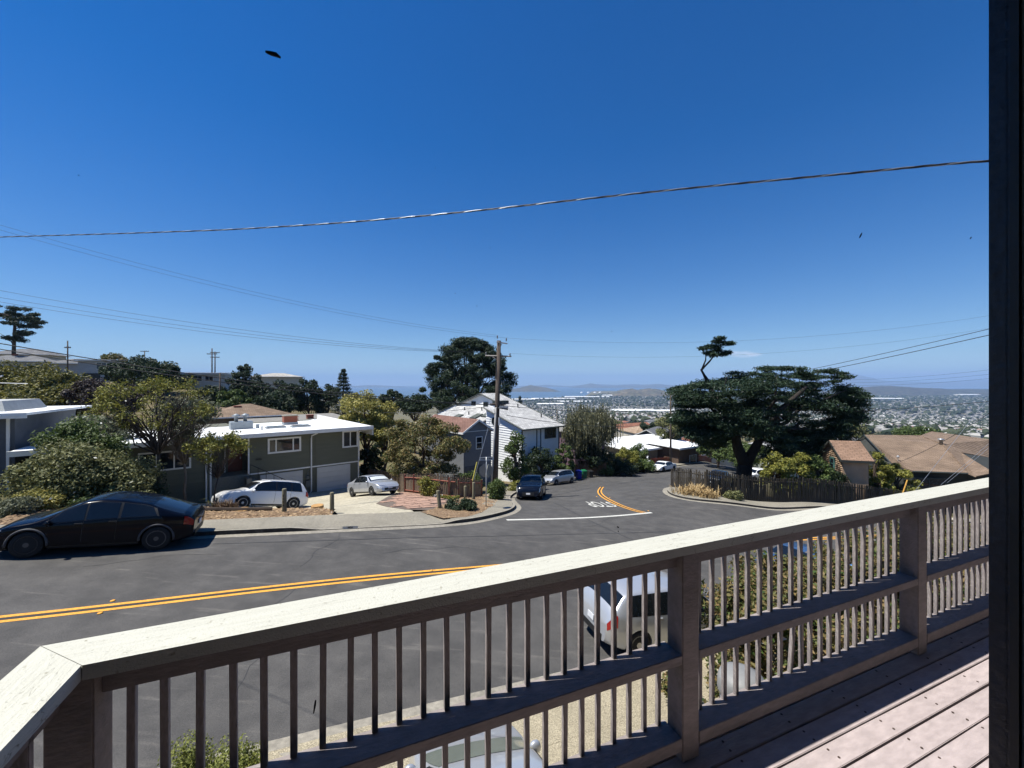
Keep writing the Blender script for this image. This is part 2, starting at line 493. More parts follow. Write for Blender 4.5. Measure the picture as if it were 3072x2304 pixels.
AGG = mat("exposed_aggregate", (0.36, 0.31, 0.215), 0.9, 0.15, 1.2, 0.8, 60, spot=0.45, spot_scale=45)

cline = np.array(chaikin([c[:2] for c in CLINE], 2))
def cl_off(o, xa, xb):
    p = offset(resample(cline, 1.0), o)
    k = (p[:, 0] >= xa) & (p[:, 0] <= xb)
    return [tuple(q) for q in p[k]]
kerb_left = cl_off(4.75, -58, -12.6) + [ray(*p) for p in [(600,1616),(800,1607),(991,1599),(1250,1587),(1381,1577),(1450,1567),(1510,1553),(1552,1540),(1568,1524)]] + \
    [(0.35,27.6),(0.15,31.0),(0.9,36.0),(2.0,40.5),(4.2,45.0),(7.5,47.9),(10.5,50.4),(15.0,55.4),(20.0,59.6),(25.8,64.4),(34.8,71.5),(50,82),(66,92)]
kerb_right = [(72,84),(54,73),(40,63.5),(27.5,54),(20.4,47.2),(15.4,40.2),(12.9,34.6),(11.75,31.9),(11.45,30.0),(12.0,28.7),(13.3,28.0),(16.4,28.0),(19.4,28.45)] + cl_off(4.75, 22.5, 73)
kerb_left = np.array(chaikin(kerb_left, 2))
kerb_right = np.array(chaikin(kerb_right, 2))
kerb_near = np.array(cl_off(-5.7, -52, 77))
road_poly = np.r_[resample(kerb_left, .8), resample(kerb_right, .8), resample(kerb_near[::-1], 1.0)]

drive_poly = np.array([(-4.6,19.9),(-7.7,18.4),(-8.7,20.0),(-12,21.0),(-17.5,20.6),(-19.5,24),(-18.6,29.6),(-15.9,33.4),(-13.0,35.4),(-9.8,33.8),(-8.0,29.0),(-7.1,26.2),(-6.0,23.2)])
own_drive = np.array([(-3.9,6.6),(-2.65,7.25),(-.9,8.0),(2.2,9.3),(4.2,10.1),(6.2,8.0),(6.2,2.0),(2,-1.0),(-4.5,-1.0),(-6.8,1.5),(-6.5,5.2)])

# one sheet of ground out to the horizon
ang = np.radians(np.r_[np.arange(-180, -78, 6), np.arange(-78, 62, 0.7), np.arange(62, 180.1, 6)])
rad = np.r_[0.3, np.geomspace(2, 160, 110), np.geomspace(172, 32000, 62)]
A_, R_ = np.meshgrid(ang, rad)
gx, gy = R_ * np.sin(A_), R_ * np.cos(A_)
gz = Hgt(gx, gy) - 0.07
rr = np.hypot(gx, gy)
bumpy = np.clip((rr - 60) / 60, 0, 1) * np.clip((900 - rr) / 600, 0, 1)
gz += bumpy * 1.2 * np.sin(gx * .061 + 1) * np.cos(gy * .047)
for poly, d in ((road_poly, .30), (drive_poly, .2), (own_drive, .2)):
    gz -= d * inside(poly, gx, gy)
na, nr = len(ang), len(rad)
ii = (np.arange(nr - 1)[:, None] * na + np.arange(na - 1)[None]).ravel()
me = np_mesh("ground", np.c_[gx.ravel(), gy.ravel(), gz.ravel()], np.c_[ii, ii + 1, ii + na + 1, ii + na][:, ::-1], smooth=True)
def ground_mat():
    m, nt, N, Lk, B = nodes_of("ground_cover")
    tc = N.new("ShaderNodeTexCoord")
    def nz(s, a, b, c0, c1, d=5):
        n = N.new("ShaderNodeTexNoise"); n.inputs["Scale"].default_value = s; n.inputs["Detail"].default_value = d
        Lk.new(tc.outputs["Object"], n.inputs["Vector"])
        r = N.new("ShaderNodeValToRGB"); r.color_ramp.elements[0].position = a; r.color_ramp.elements[1].position = b
        r.color_ramp.elements[0].color = (*c0, 1); r.color_ramp.elements[1].color = (*c1, 1); Lk.new(n.outputs[0], r.inputs[0]); return r.outputs[0]
    a = nz(.25, .35, .65, (.17, .13, .075), (.10, .105, .05)); b = nz(6, .3, .7, (.6, .6, .6), (1.4, 1.4, 1.4))
    x = N.new("ShaderNodeMix"); x.data_type = 'RGBA'; x.blend_type = 'MULTIPLY'; x.inputs[0].default_value = 1
    Lk.new(a, x.inputs[6]); Lk.new(b, x.inputs[7]); Lk.new(x.outputs[2], B.inputs["Base Color"])
    B.inputs["Roughness"].default_value = .95; B.inputs["Specular IOR Level"].default_value = .1
    return m
props(link("ground", me, ground_mat()), kind="structure")

road = props(drape("road", road_poly, 0.0, ASPH, 0.9), kind="structure")

# painted markings (sheets of paint on the asphalt)
def stripe_pair(name, pts, w=.115, gap=.20):
    p = resample(chaikin(pts, 2), .4)
    return [ribbon("yellow_line", offset(p, o), w, .006, YELLOW, road) for o in (gap/2 + .02, -gap/2 - .02)]
stripe_pair("centre", [c[:2] for c in CLINE])
ribbon("line_gap", resample(cline, .4), .09, .005, TAR, road)
ctr2 = [ray(*p) for p in [(1935,1538.5),(1900,1531),(1850,1513),(1808,1491),(1796,1475),(1806,1461)]]
stripe_pair("side", ctr2, .11, .22)
ribbon("line_gap", chaikin(ctr2, 2), .1, .005, TAR, road)
a, b = ray(1520, 1560), ray(1955, 1538)
ribbon("stop_line", [a, b], .22, .007, WPAINT, road)
# tar seams and worn repair joints in the asphalt
ribbon("tar_seam", chaikin([ray(*p) for p in [(640,1632),(1000,1622),(1300,1612),(1700,1602),(2000,1595)]], 2), .05, .004, TAR, road)
ribbon("tar_seam", chaikin([ray(*p) for p in [(1660,1508),(1740,1550),(1850,1600),(1900,1620)]], 2), .05, .0045, TAR, road)
ribbon("tar_seam", [ray(*p) for p in [(1640,1475),(1720,1462),(1850,1446)]], .05, .004, TAR, road)
for k, (px, py) in enumerate([(250, 1700), (900, 1700), (1150, 1660), (520, 1960), (1500, 1660), (1750, 1580), (700, 2080), (1900, 1500)]):   # wandering cracks sealed with tar
    rc = np.random.default_rng(40 + k); q = np.array(ray(px, py)); an = rc.uniform(-.4, 1.4); pl_ = [q]
    for _ in range(9): an += rc.normal()*.35; q = q + np.array([math.cos(an), math.sin(an)])*rc.uniform(.25, .5); pl_.append(q)
    ribbon("sealed_crack", pl_, rc.uniform(.012, .03), .0035, TAR, road, .2)
# raised yellow lane buttons
for (px, py) in [(338, 1803), (300, 1840), (1294, 1712), (1790, 1490), (1829, 1493), (1945, 1533)]:
    x, y = ray(px, py)
    MB().lathe([(.055, 0), (.052, .012), (.03, .02), (.001, .021)], 12, c=(0, 0, 0)).build("lane_button", YELLOW, road, True, (x, y, H1(x, y) + .004))
# STOP lettering, read by drivers coming up the side street
def text_mesh(s, size, depth=0.0, align='CENTER', bold=0.0, spacing=1.0):
    cu = bpy.data.curves.new("lettering", 'FONT')
    cu.body = s; cu.size = size; cu.extrude = depth; cu.align_x = align; cu.align_y = 'CENTER'; cu.offset = bold; cu.resolution_u = 3
    cu.space_character = spacing
    o = bpy.data.objects.new("lettering", cu); COL.objects.link(o)
    bpy.context.view_layer.update()
    me = bpy.data.meshes.new_from_object(o.evaluated_get(bpy.context.evaluated_depsgraph_get()))
    bpy.data.objects.remove(o); bpy.data.curves.remove(cu)
    return me
tm = text_mesh("STOP", 1.0, 0, bold=.008)
co = np.array([v.co for v in tm.vertices]); lo_, hi_ = co.min(0), co.max(0)
QS = [np.array(ray(*p)) for p in [(1826,1506.5),(1744,1505),(1854,1520.5),(1781,1521.5)]]     # foot of S, foot of P, head of S, head of P
for v in tm.vertices:
    a_, b_ = (v.co.x - lo_[0]) / (hi_[0] - lo_[0]), (v.co.y - lo_[1]) / (hi_[1] - lo_[1])
    p = (QS[0] * (1 - a_) + QS[1] * a_) * (1 - b_) + (QS[2] * (1 - a_) + QS[3] * a_) * b_
    v.co = (p[0], p[1], H1(p[0], p[1]) + .012)
link("stop_lettering", tm, WPAINT, road)

# ---- kerbs and pavements
dc = np.array([ray(1090, 1580), ray(1330, 1575)])          # where the kerb drops for the driveway
def kerb_h(x, y, dips):
    x = np.asarray(x, float); y = np.asarray(y, float); h = np.full(np.shape(x), .16)
    for (a, b, r) in dips:
        ab = b - a; t = np.clip(((x - a[0]) * ab[0] + (y - a[1]) * ab[1]) / (ab @ ab), 0, 1)
        d = np.hypot(x - a[0] - t * ab[0], y - a[1] - t * ab[1])
        s = np.clip((r - d) / .9, 0, 1); h = h * (1 - s * .8)
    return h
dips_l = [(np.array(ray(1040, 1596)), np.array(ray(1270, 1585)), 2.0), (np.array((6.8, 47.4)), np.array((8.8, 49.2)), 1.8)]
def Hpl(x, y): return Hgt(x, y) + kerb_h(x, y, dips_l)
def Hpr(x, y): return Hgt(x, y) + .14
def strip(name, line, o0, o1, hf, dz, m, parent, thick=.0, i0=0, i1=None):
    ln = line[i0:i1]
    a, b = offset(line, o0)[i0:i1], offset(line, o1)[i0:i1]
    n = len(a)
    za, zb = hf(a[:, 0], a[:, 1]) + dz, hf(b[:, 0], b[:, 1]) + dz
    V = np.r_[np.c_[a, za], np.c_[b, zb]]; i = np.arange(n - 1)
    Fq = np.c_[i, i + 1, n + i + 1, n + i]
    if thick:
        V = np.r_[V, np.c_[a, za - thick], np.c_[b, zb - thick]]
        Fq = np.r_[Fq, np.c_[2*n+i, 2*n+i+1, i+1, i], np.c_[n+i, n+i+1, 3*n+i+1, 3*n+i], [[0, n, 3*n, 2*n]], [[n-1, 2*n-1, 4*n-1, 3*n-1]]]
    me = np_mesh(name, V, Fq)
    bm = bmesh.new(); bm.from_mesh(me); bmesh.ops.recalc_face_normals(bm, faces=bm.faces)
    if not thick:
        for f in bm.faces:
            if f.normal.z < 0: f.normal_flip()
    bm.to_mesh(me); bm.free()
    return link(name, me, m, parent)
def pavement(line, sgn, hf, width, label, slab=None):
    line = resample(line, .375)
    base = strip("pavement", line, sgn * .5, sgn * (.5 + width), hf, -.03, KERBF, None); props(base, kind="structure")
    strip("gutter", line, 0, sgn * .36, Hgt, .006, KERB, base)
    i = 0; k = 0
    n = len(line)
    while i < n - 2:                                        # kerb stones and paving slabs, one by one
        j = min(i + 4, n - 1)
        strip("paving_slab", line, sgn * .53, sgn * (.5 + width), hf, random.uniform(-.004, .004), slab or CONC, base, .12, i, j + 1).scale = (1, 1, 1)
        i = j
    i = 0
    while i < n - 2:
        j = min(i + 8, n - 1)
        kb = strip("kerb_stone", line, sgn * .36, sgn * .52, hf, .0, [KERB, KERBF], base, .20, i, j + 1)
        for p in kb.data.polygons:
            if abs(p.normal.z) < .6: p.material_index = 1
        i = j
    return base, line
def trim(line, ok): return line[[i for i in range(len(line)) if ok(*line[i])]]
pav_l, line_l = pavement(trim(kerb_left, lambda x, y: x > -34 and x < 44), 1, Hpl, 1.75, "")
pav_r, line_r = pavement(trim(kerb_right, lambda x, y: x < 50 and y < 60), 1, Hpr, 1.35, "")
pav_n, line_n = pavement(trim(kerb_near, lambda x, y: -14 < x < 24)[::-1], 1, lambda x, y: Hgt(x, y) + .03, 1.2, "", AGG)

# house number stencilled on the kerb face
def place_text(s, size, p, xdir, zdir, m, parent=None, name="number", depth=.002, bold=0.0):
    me = text_mesh(s, size, depth, bold=bold)
    xd = Vector(xdir).normalized(); zd = Vector(zdir).normalized(); yd = zd.cross(xd)
    R = Matrix((xd, zd, xd.cross(zd))).transposed().to_4x4()
    me.transform(Matrix.Translation(Vector(p)) @ R)
    return link(name, me, m, parent)
ka, kb_ = np.array(ray(978, 1594.5)), np.array(ray(1030, 1592))
t_ = (kb_ - ka) / np.hypot(*(kb_ - ka)); n_ = np.array([t_[1], -t_[0]])
idx = int(np.argmin(np.hypot(line_l[:, 0] - ka[0], line_l[:, 1] - ka[1])))
kp = offset(line_l, .36)[idx + 2]; tt = line_l[idx + 3] - line_l[idx + 1]; tt = tt / np.hypot(*tt); nrm = np.array([tt[1], -tt[0]])
zz = H1(*kp) + .07
pl = MB(); q0 = kp - tt * .3 + nrm * .006; q1 = kp + tt * .3 + nrm * .006
g0, g1 = H1(*q0), H1(*q1)
pl.prism([(q0[0], q0[1], g0 + .015), (q1[0], q1[1], g1 + .015), (q1[0], q1[1], g1 + .125), (q0[0], q0[1], g0 + .125)],
         [(q0[0]+nrm[0]*.003, q0[1]+nrm[1]*.003, g0 + .015), (q1[0]+nrm[0]*.003, q1[1]+nrm[1]*.003, g1 + .015), (q1[0]+nrm[0]*.003, q1[1]+nrm[1]*.003, g1 + .125), (q0[0]+nrm[0]*.003, q0[1]+nrm[1]*.003, g0 + .125)])
pl.build("painted_number_panel", WPAINT, pav_l)
place_text("6626", .10, (kp[0] + nrm[0]*.012, kp[1] + nrm[1]*.012, zz), (tt[0], tt[1], (g1 - g0) / .6), (0, 0, 1), BLACK, pav_l, "kerb_number", bold=.003)

# ---- driveways, planting strips
props(drape("driveway", drive_poly, .02, DRIVE, .7), kind="structure")
apron = np.array([tuple(q) for q in offset(line_l, 2.2)[[i for i in range(len(line_l)) if -8.4 < line_l[i][0] < -2.8]]])
props(drape("own_driveway", own_drive, .03, AGG, .6), kind="structure")
mulch_l = np.r_[offset(line_l, 2.22)[[i for i in range(len(line_l)) if -17.5 < line_l[i][0] < -7.3]], np.array([(-8.75,20.1),(-11.9,20.95),(-17.3,20.3),(-19.6,16.4)])]
props(drape("mulch_bed", mulch_l, .14, MULCH, .4), kind="structure")
mulch_r = np.array([ray(*p) for p in [(1262,1545),(1330,1565),(1400,1560),(1445,1546),(1480,1525),(1500,1500),(1470,1490),(1400,1495),(1345,1515),(1300,1535)]])
props(drape("mulch_bed", mulch_r, .16, MULCH, .4), kind="structure")
# wood chips lying on the beds
def scatter_quads(name, poly, n, s, mats, dz, hf=Hgt, seed=1):
    r = np.random.default_rng(seed); poly = np.asarray(poly); lo, hi = poly.min(0), poly.max(0)
    x = r.uniform(lo[0], hi[0], n * 3); y = r.uniform(lo[1], hi[1], n * 3); k = inside(poly, x, y); x, y = x[k][:n], y[k][:n]
    n = len(x); z = hf(x, y) + dz + r.uniform(0, .02, n); a = r.uniform(0, 6.28, n)
    t = np.c_[np.cos(a), np.sin(a), r.uniform(-.3, .3, n)]; b = np.c_[-np.sin(a), np.cos(a), r.uniform(-.4, .4, n)]
    L = s * r.uniform(.5, 1.5, n)[:, None]; Wd = L * .4; c = np.c_[x, y, z]
    V = np.stack([c - t*L - b*Wd, c + t*L - b*Wd, c + t*L + b*Wd, c - t*L + b*Wd], 1).reshape(-1, 3)
    return link(name, np_mesh(name, V, np.arange(4 * n).reshape(-1, 4)), mats)
CHIP = leaf_mat("wood_chip", [(.13, .075, .04), (.27, .17, .09), (.40, .28, .16)], .8, 0.)
for i, (pp, nm) in enumerate([(mulch_l, 3500), (mulch_r, 1800)]):
    props(scatter_quads("wood_chips", pp, nm, .05, CHIP, .15, seed=i + 3), "tan and brown wood chips strewn over the roadside bed", "wood chips", kind="stuff")
# flagstone patch beside the driveway
PINK = mat("pink_flagstone", (0.36, 0.225, 0.165), 0.9, 0.2, 1.5, 0.6, 35, spot=0.25, spot_scale=12)
fl = np.array([ray(*p) for p in [(1128,1512),(1165,1490),(1215,1472),(1260,1467),(1330,1487),(1352,1505),(1330,1520),(1285,1532),(1215,1530),(1160,1522)]])
fbase = props(drape("flagstone_path", fl, .03, mat("mortar_joint", (.13, .10, .08), .95, .2), .6), kind="structure")
th = math.atan2(.645, .764); ca, sa = math.cos(th), math.sin(th); lo, hi = None, None
loc = np.c_[fl[:, 0]*ca + fl[:, 1]*sa, -fl[:, 0]*sa + fl[:, 1]*ca]; lo, hi = loc.min(0), loc.max(0)
yv = lo[1]; row = 0
while yv < hi[1]:
    hgt = random.choice([.35, .5, .65]); xv = lo[0] - random.uniform(0, .5)
    while xv < hi[0]:
        wdt = random.uniform(.5, 1.15); m_ = .025
        q = np.array([(xv+m_, yv+m_), (xv+wdt-m_, yv+m_*random.uniform(.6, 2)), (xv+wdt-m_*random.uniform(.6, 2), yv+hgt-m_), (xv+m_*random.uniform(.6, 2), yv+hgt-m_)])
        w2 = np.c_[q[:, 0]*ca - q[:, 1]*sa, q[:, 0]*sa + q[:, 1]*ca]
        if inside(fl, w2[:, 0], w2[:, 1]).all():
            z = Hgt(w2[:, 0], w2[:, 1]) + .06 + random.uniform(-.006, .012)
            MB().prism([(*w2[k], z[k] - .06) for k in range(4)], [(*w2[k], z[k]) for k in range(4)]).build("flagstone", PINK, fbase)
        xv += wdt
    yv += hgt
# ---------------------------------------------------------------- the deck, its railing and the room behind the glass
RU = math.atan2(.3763, .9265)
TAUPE = mat("taupe_deck_paint", (0.25, 0.216, 0.208), 0.75, 0.16, 3, 0.2, 40, spot=0.12, spot_scale=18, stretch=(1, 2.5, 2.5))
TAUPEV = mat("taupe_baluster_paint", (0.31, 0.272, 0.262), 0.75, 0.14, 4, 0.25, 45, spot=0.2, spot_scale=40, stretch=(3, 3, .8))
BOARD = mat("worn_mauve_deck_paint", (0.385, 0.325, 0.325), 0.8, 0.07, 2.0, 0.2, 40, spot=0.14, spot_scale=14, stretch=(.8, 2.2, 2))
def cap_paint(nm, sc_, crack):
    m, nt, N, Lk, B = nodes_of(nm)
    tc = N.new("ShaderNodeTexCoord")
    n1 = N.new("ShaderNodeTexNoise"); n1.inputs["Scale"].default_value = 160; n1.inputs["Detail"].default_value = 4
    n2 = N.new("ShaderNodeTexNoise"); n2.inputs["Scale"].default_value = 55; n2.inputs["Detail"].default_value = 5
    mp = N.new("ShaderNodeMapping"); mp.inputs["Scale"].default_value = sc_
    n3 = N.new("ShaderNodeTexNoise"); n3.inputs["Scale"].default_value = 5; n3.inputs["Detail"].default_value = 6
    Lk.new(tc.outputs["Object"], n1.inputs[0]); Lk.new(tc.outputs["Object"], n2.inputs[0]); Lk.new(tc.outputs["Object"], mp.inputs[0]); Lk.new(mp.outputs[0], n3.inputs[0])
    r = N.new("ShaderNodeValToRGB"); r.color_ramp.elements[0].position = .26; r.color_ramp.elements[1].position = .36
    r.color_ramp.elements[0].color = (.26, .245, .19, 1); r.color_ramp.elements[1].color = (.46, .455, .405, 1)
    Lk.new(n2.outputs[0], r.inputs[0])
    r3 = N.new("ShaderNodeValToRGB"); r3.color_ramp.elements[0].position = .3; r3.color_ramp.elements[1].position = .6
    r3.color_ramp.elements[0].color = (.95, .945, .93, 1); r3.color_ramp.elements[1].color = (1.04, 1.04, 1.03, 1)
    Lk.new(n3.outputs[0], r3.inputs[0])
    x = N.new("ShaderNodeMix"); x.data_type = 'RGBA'; x.blend_type = 'MULTIPLY'; x.inputs[0].default_value = 1
    Lk.new(r.outputs[0], x.inputs[6]); Lk.new(r3.outputs[0], x.inputs[7])
    n4 = N.new("ShaderNodeTexNoise"); n4.inputs["Scale"].default_value = 1.9; n4.inputs["Detail"].default_value = 3; Lk.new(mp.outputs[0], n4.inputs[0])
    r4 = N.new("ShaderNodeValToRGB"); e4 = r4.color_ramp.elements; e4[0].position = .497 - crack; e4[1].position = .497 + crack; e4[0].color = e4[1].color = (1, 1, 1, 1)
    em = e4.new(.497); em.color = (.25, .24, .21, 1)                      # drying cracks along the grain
    Lk.new(n4.outputs[0], r4.inputs[0])
    x4 = N.new("ShaderNodeMix"); x4.data_type = 'RGBA'; x4.blend_type = 'MULTIPLY'; x4.inputs[0].default_value = 1
    Lk.new(x.outputs[2], x4.inputs[6]); Lk.new(r4.outputs[0], x4.inputs[7]); Lk.new(x4.outputs[2], B.inputs["Base Color"])
    B.inputs["Roughness"].default_value = .7
    ad = N.new("ShaderNodeMath"); ad.operation = 'ADD'; Lk.new(n1.outputs[0], ad.inputs[0]); Lk.new(n3.outputs[0], ad.inputs[1])
    bp = N.new("ShaderNodeBump"); bp.inputs["Strength"].default_value = .55; bp.inputs["Distance"].default_value = .004
    Lk.new(ad.outputs[0], bp.inputs["Height"]); Lk.new(bp.outputs[0], B.inputs["Normal"])
    return m
CREAM = cap_paint("cream_textured_rail_paint", (1.2, 14, 6), .0025)
CREAM2 = cap_paint("cracked_cream_rail_paint", (16, 1.6, 6), .0025)
ZC, DK = -.70, -1.66                     # top of cap and deck floor below the eye
rail = empty("deck_railing", (0, 0, CZ + DK), RU, "taupe slatted deck railing with a wide cream cap", "railing")
def rz(z): return z - DK
def bevel_box(name, x0, x1, y0, y1, z0, z1, m, parent, b=.004, wob=0.0, seg=1):
    bm = bmesh.new()
    n = max(1, int(seg))
    me = MB().box(x0, x1, y0, y1, z0, z1).mesh(name)
    bm.from_mesh(me)
    if n > 1:
        bmesh.ops.subdivide_edges(bm, edges=[e for e in bm.edges if abs(e.verts[0].co.x - e.verts[1].co.x) > .5 * (x1 - x0)], cuts=n)
    if wob:
        for v in bm.verts:
            v.co.y += random.uniform(-wob, wob); v.co.z += random.uniform(-wob, wob) * .7
    if b: bmesh.ops.bevel(bm, geom=[e for e in bm.edges if e.calc_face_angle(0) > 1.0], offset=b, segments=2, affect='EDGES')
    bm.to_mesh(me); bm.free()
    return link(name, me, m, parent)
# caps with a mitred corner
def mitre(name, pts, m):
    me = MB().prism([(x, y, rz(ZC - .038)) for x, y in pts], [(x, y, rz(ZC)) for x, y in pts]).mesh(name)
    bm = bmesh.new(); bm.from_mesh(me)
    bm.to_mesh(me); bm.free()
    return link(name, me, m, rail)
c0, c1, y0, y1 = -.611, -.757, 1.34, 1.48
mitre("rail_cap", [(c0 + .0012, y0), (5.6, y0), (5.6, y1), (c1 + .0012, y1)], CREAM)
mitre("rail_cap", [(c0 - .0012, y0), (c1 - .0012, y1), (c1 - .0012, .3), (c0 - .0012, .3)], CREAM2)
bevel_box("sub_rail", -.60, 5.6, 1.400, 1.438, rz(-.815), rz(ZC - .0385), TAUPE, rail, .003, .001, 8)
bevel_box("sub_rail", -.70, -.662, .3, 1.40, rz(-.815), rz(ZC - .0385), TAUPE, rail, .003)
posts = [-.695, 1.357, 3.225, 5.09]
for s in posts:
    o = bevel_box("post", s, s + .0965, 1.363, 1.457, rz(DK + .003), rz(ZC - .0385), TAUPE, rail, .004)
for i in range(len(posts) - 1):
    a, b = posts[i] + .0965, posts[i + 1]
    bevel_box("middle_rail", a + .001, b - .001, 1.362, 1.474, rz(-1.225), rz(-1.184), TAUPE, rail, .002, .0006, 5)
    bevel_box("bottom_rail", a + .001, b - .001, 1.362, 1.474, rz(-1.603), rz(-1.546), TAUPE, rail, .002, .0006, 5)
for (za, zb) in ((-1.184, -.78), (-1.546, -1.225)):
    me = bevel_box("baluster", -.0098, .0098, -.0098, .0098, 0, zb - za, TAUPEV, None, .002).data
    bpy.data.objects.remove([o for o in bpy.data.objects if o.data == me][0])
    s = -.562
    while s < 5.5:
        if all(not (p - .012 < s < p + .108) for p in posts):
            o = link("baluster", me, None, rail, (s + random.uniform(-.003, .003), 1.462 + random.uniform(-.002, .002), rz(za)))
            o.rotation_euler = (random.uniform(-.005, .005), random.uniform(-.006, .006), random.uniform(-.05, .05))
            if za < -1.3 and abs(s - 2.17) < .041: o.rotation_euler[1] = .10
        s += .0815
# return rail on the left of the deck
for (z0, z1) in ((-1.225, -1.184), (-1.603, -1.546)):
    bevel_box("middle_rail" if z0 > -1.3 else "bottom_rail", -.75, -.612, .45, 1.36, rz(z0), rz(z1), TAUPE, rail)
y = .52
while y < 1.33:
    for (za, zb) in ((-1.184, -.78), (-1.546, -1.225)):
        bevel_box("baluster", -.70, -.662, y, y + .019, rz(za), rz(zb), TAUPEV, rail, .002)
    y += .0815

deck = empty("deck_floor", (0, 0, CZ + DK), RU, kind="structure")
d = 1.193 + .1055 * 3
while d > -.1:
    g = random.uniform(.007, .010)
    bevel_box("deck_board", -.9, 6.2, d - .1055 + g, d, -.04, random.uniform(-.002, .002), BOARD, deck, .0025, .0012, 10)
    d -= .1055
nail = MB().lathe([(.0055, 0), (.0055, .0012), (.001, .0014)], 8).mesh("nail_head"); nail.materials.append(mat("rusty_nail", (.06, .04, .032), .7, .3))
dd = 1.193 + .1055 * 3
while dd > .6:
    for s in np.arange(1.2, 6, .41):
        for q in (.028, .075): link("nail_head", nail, None, deck, (s + random.uniform(-.008, .008), dd - .1055 + .008 + q + random.uniform(-.004, .004), .0015))
    dd -= .1055
bevel_box("rim_joist", -.9, 6.2, 1.46, 1.505, -.24, -.042, TAUPE, deck)
for s in (-.85, 2.0, 5.5):
    bevel_box("joist", s, s + .09, -.1, 1.45, -.24, -.045, TAUPE, deck)
for s in (-.8, 5.9):
    bevel_box("support_post", s, s + .1, 1.18, 1.28, -5.6, -.24, TAUPE, deck)

# the room the camera stands in: floor, ceiling, walls and the big sliding window
NAVY_BACKLIT = mat("backlit_navy_frame", (0.010, 0.013, 0.022), 0.45, 0.3, 6, 0.2, 30, spot=.25)  # the frame's backlit shade is put into this near-black colour
PLASTER = mat("grey_plaster", (0.26, 0.28, 0.29), 0.85, 0.1, 2, 0.2)
SIDE_ = mat("house_siding_paint", (0.22, 0.21, 0.19), 0.8, 0.1, 2, 0.2)  # unseen siding; its tone sets the light bounced onto the railing
room = empty("room", (0, 0, CZ + DK), RU, kind="structure")
GP = .50                                   # distance from the eye to the glass
ZT = 1.20 - DK
MB().box(-2.6, 2.6, -4.0, GP + .07, -.12, -.02).build("floor", mat("dark_floor", (.05, .035, .025), .5, .2, 3), room)
MB().box(-2.6, 2.6, -4.0, GP + .07, ZT + .12, ZT + .24).build("ceiling", PLASTER, room)
MB().box(-2.6, 2.6, -4.12, -4.0, -.02, ZT + .12).build("wall", PLASTER, room)
MB().box(-2.72, -2.6, -4.0, GP + .07, -.02, ZT + .12).build("wall", PLASTER, room)
MB().box(2.6, 2.72, -4.0, GP + .07, -.02, ZT + .12).build("wall", PLASTER, room)
MB().box(-2.6, 2.6, GP + .01, GP + .07, ZT + .06, ZT + .12).build("wall", PLASTER, room)
MB().box(1.701, 2.6, GP - .06, GP + .05, -.02, ZT + .06).build("wall", PLASTER, room)
MB().box(-2.72, 6.4, GP - .4, GP - .05, -6.2, -.13).build("wall_below_deck", SIDE_, room)
MB().box(2.72, 9.0, GP - .3, GP + .05, -6.2, ZT + .6).build("unseen_outer_wall", SIDE_, room)  # unseen house wall, added to keep sky light off the railing front
MB().box(-7.0, -2.72, GP - .3, GP + .05, -6.2, ZT + .6).build("unseen_outer_wall", SIDE_, room)
MB().box(-7.0, 9.0, GP - .3, GP + .05, ZT + .25, ZT + .9).build("unseen_outer_wall", SIDE_, room)
MB().prism([(-7.5, GP + .50, ZT + .95), (9.5, GP + .50, ZT + .95), (9.5, -9, ZT + 2.9), (-7.5, -9, ZT + 2.9)], [(-7.5, GP + .50, ZT + 1.1), (9.5, GP + .50, ZT + 1.1), (9.5, -9, ZT + 3.05), (-7.5, -9, ZT + 3.05)]).build("unseen_house_roof", mat("own_roof", (.15, .13, .12), .9, .2, 2), room)  # unseen roof and eave, added to block the sky behind the railing
win = empty("sliding_window", (0, 0, CZ + DK), RU, "backlit dark navy framed sliding window with dusty glass at the deck", "window")
MB().box(1.612, 1.70, GP - .004, GP + .035, .0, ZT).build("stile", NAVY_BACKLIT, win)
MB().box(1.606, 1.70, GP - .020, GP - .005, .0, ZT).build("weather_seal", BLACK, win)
MB().box(1.618, 1.70, GP - .10, GP - .021, .0, ZT).build("inner_trim", mat("interior_lit_trim", (.10, .12, .135), .6, .15, 4), win)  # paler colour carries the room light on this inner face
MB().box(-2.6, 1.61, GP - .02, GP + .03, ZT, ZT + .06).build("head_frame", NAVY_BACKLIT, win)
MB().box(-2.6, 1.61, GP - .02, GP + .03, -.02, .03).build("threshold", NAVY_BACKLIT, win)
MB().box(-2.6, -2.5, GP - .02, GP + .03, .03, ZT).build("stile", NAVY_BACKLIT, win)
pane_m = bpy.data.materials.new("clear_pane"); pane_m.use_nodes = True
pn = pane_m.node_tree.nodes; pn.clear(); tr_ = pn.new("ShaderNodeBsdfTransparent"); tr_.inputs[0].default_value = (.965, .975, .975, 1)
po = pn.new("ShaderNodeOutputMaterial"); pane_m.node_tree.links.new(tr_.outputs[0], po.inputs[0])
MB().box(-2.5, 1.612, GP, GP + .006, .03, ZT).build("pane", pane_m, win)
DIRT = mat("dried_dirt", (.012, .010, .008), .9, .3)
PALE = mat("dried_splash", (.42, .42, .40), .9, .2)
def on_glass(px, py):
    t = (px - CX) / F; s = GP * (.3763 + .9265 * t) / (.9265 - .3763 * t); Yd = s * .3763 + GP * .9265
    return Vector((s, GP - .001, -(py - CY) / F * Yd - DK))
def speck(pts, r, m=DIRT, name="dirt_speck"):
    MB().tube([on_glass(*p) for p in pts], r, 5).build(name, m, win, True)
speck([(797,157),(812,162),(828,166),(842,175)], [.0012, .0022, .0024, .0010])
speck([(2577,714),(2581,706),(2584,699)], [.0008, .0016, .0006])
speck([(2909,717),(2912,712)], [.001, .0012])
speck([(941,2138),(945,2115),(947,2099)], [.0006, .0012, .0008])
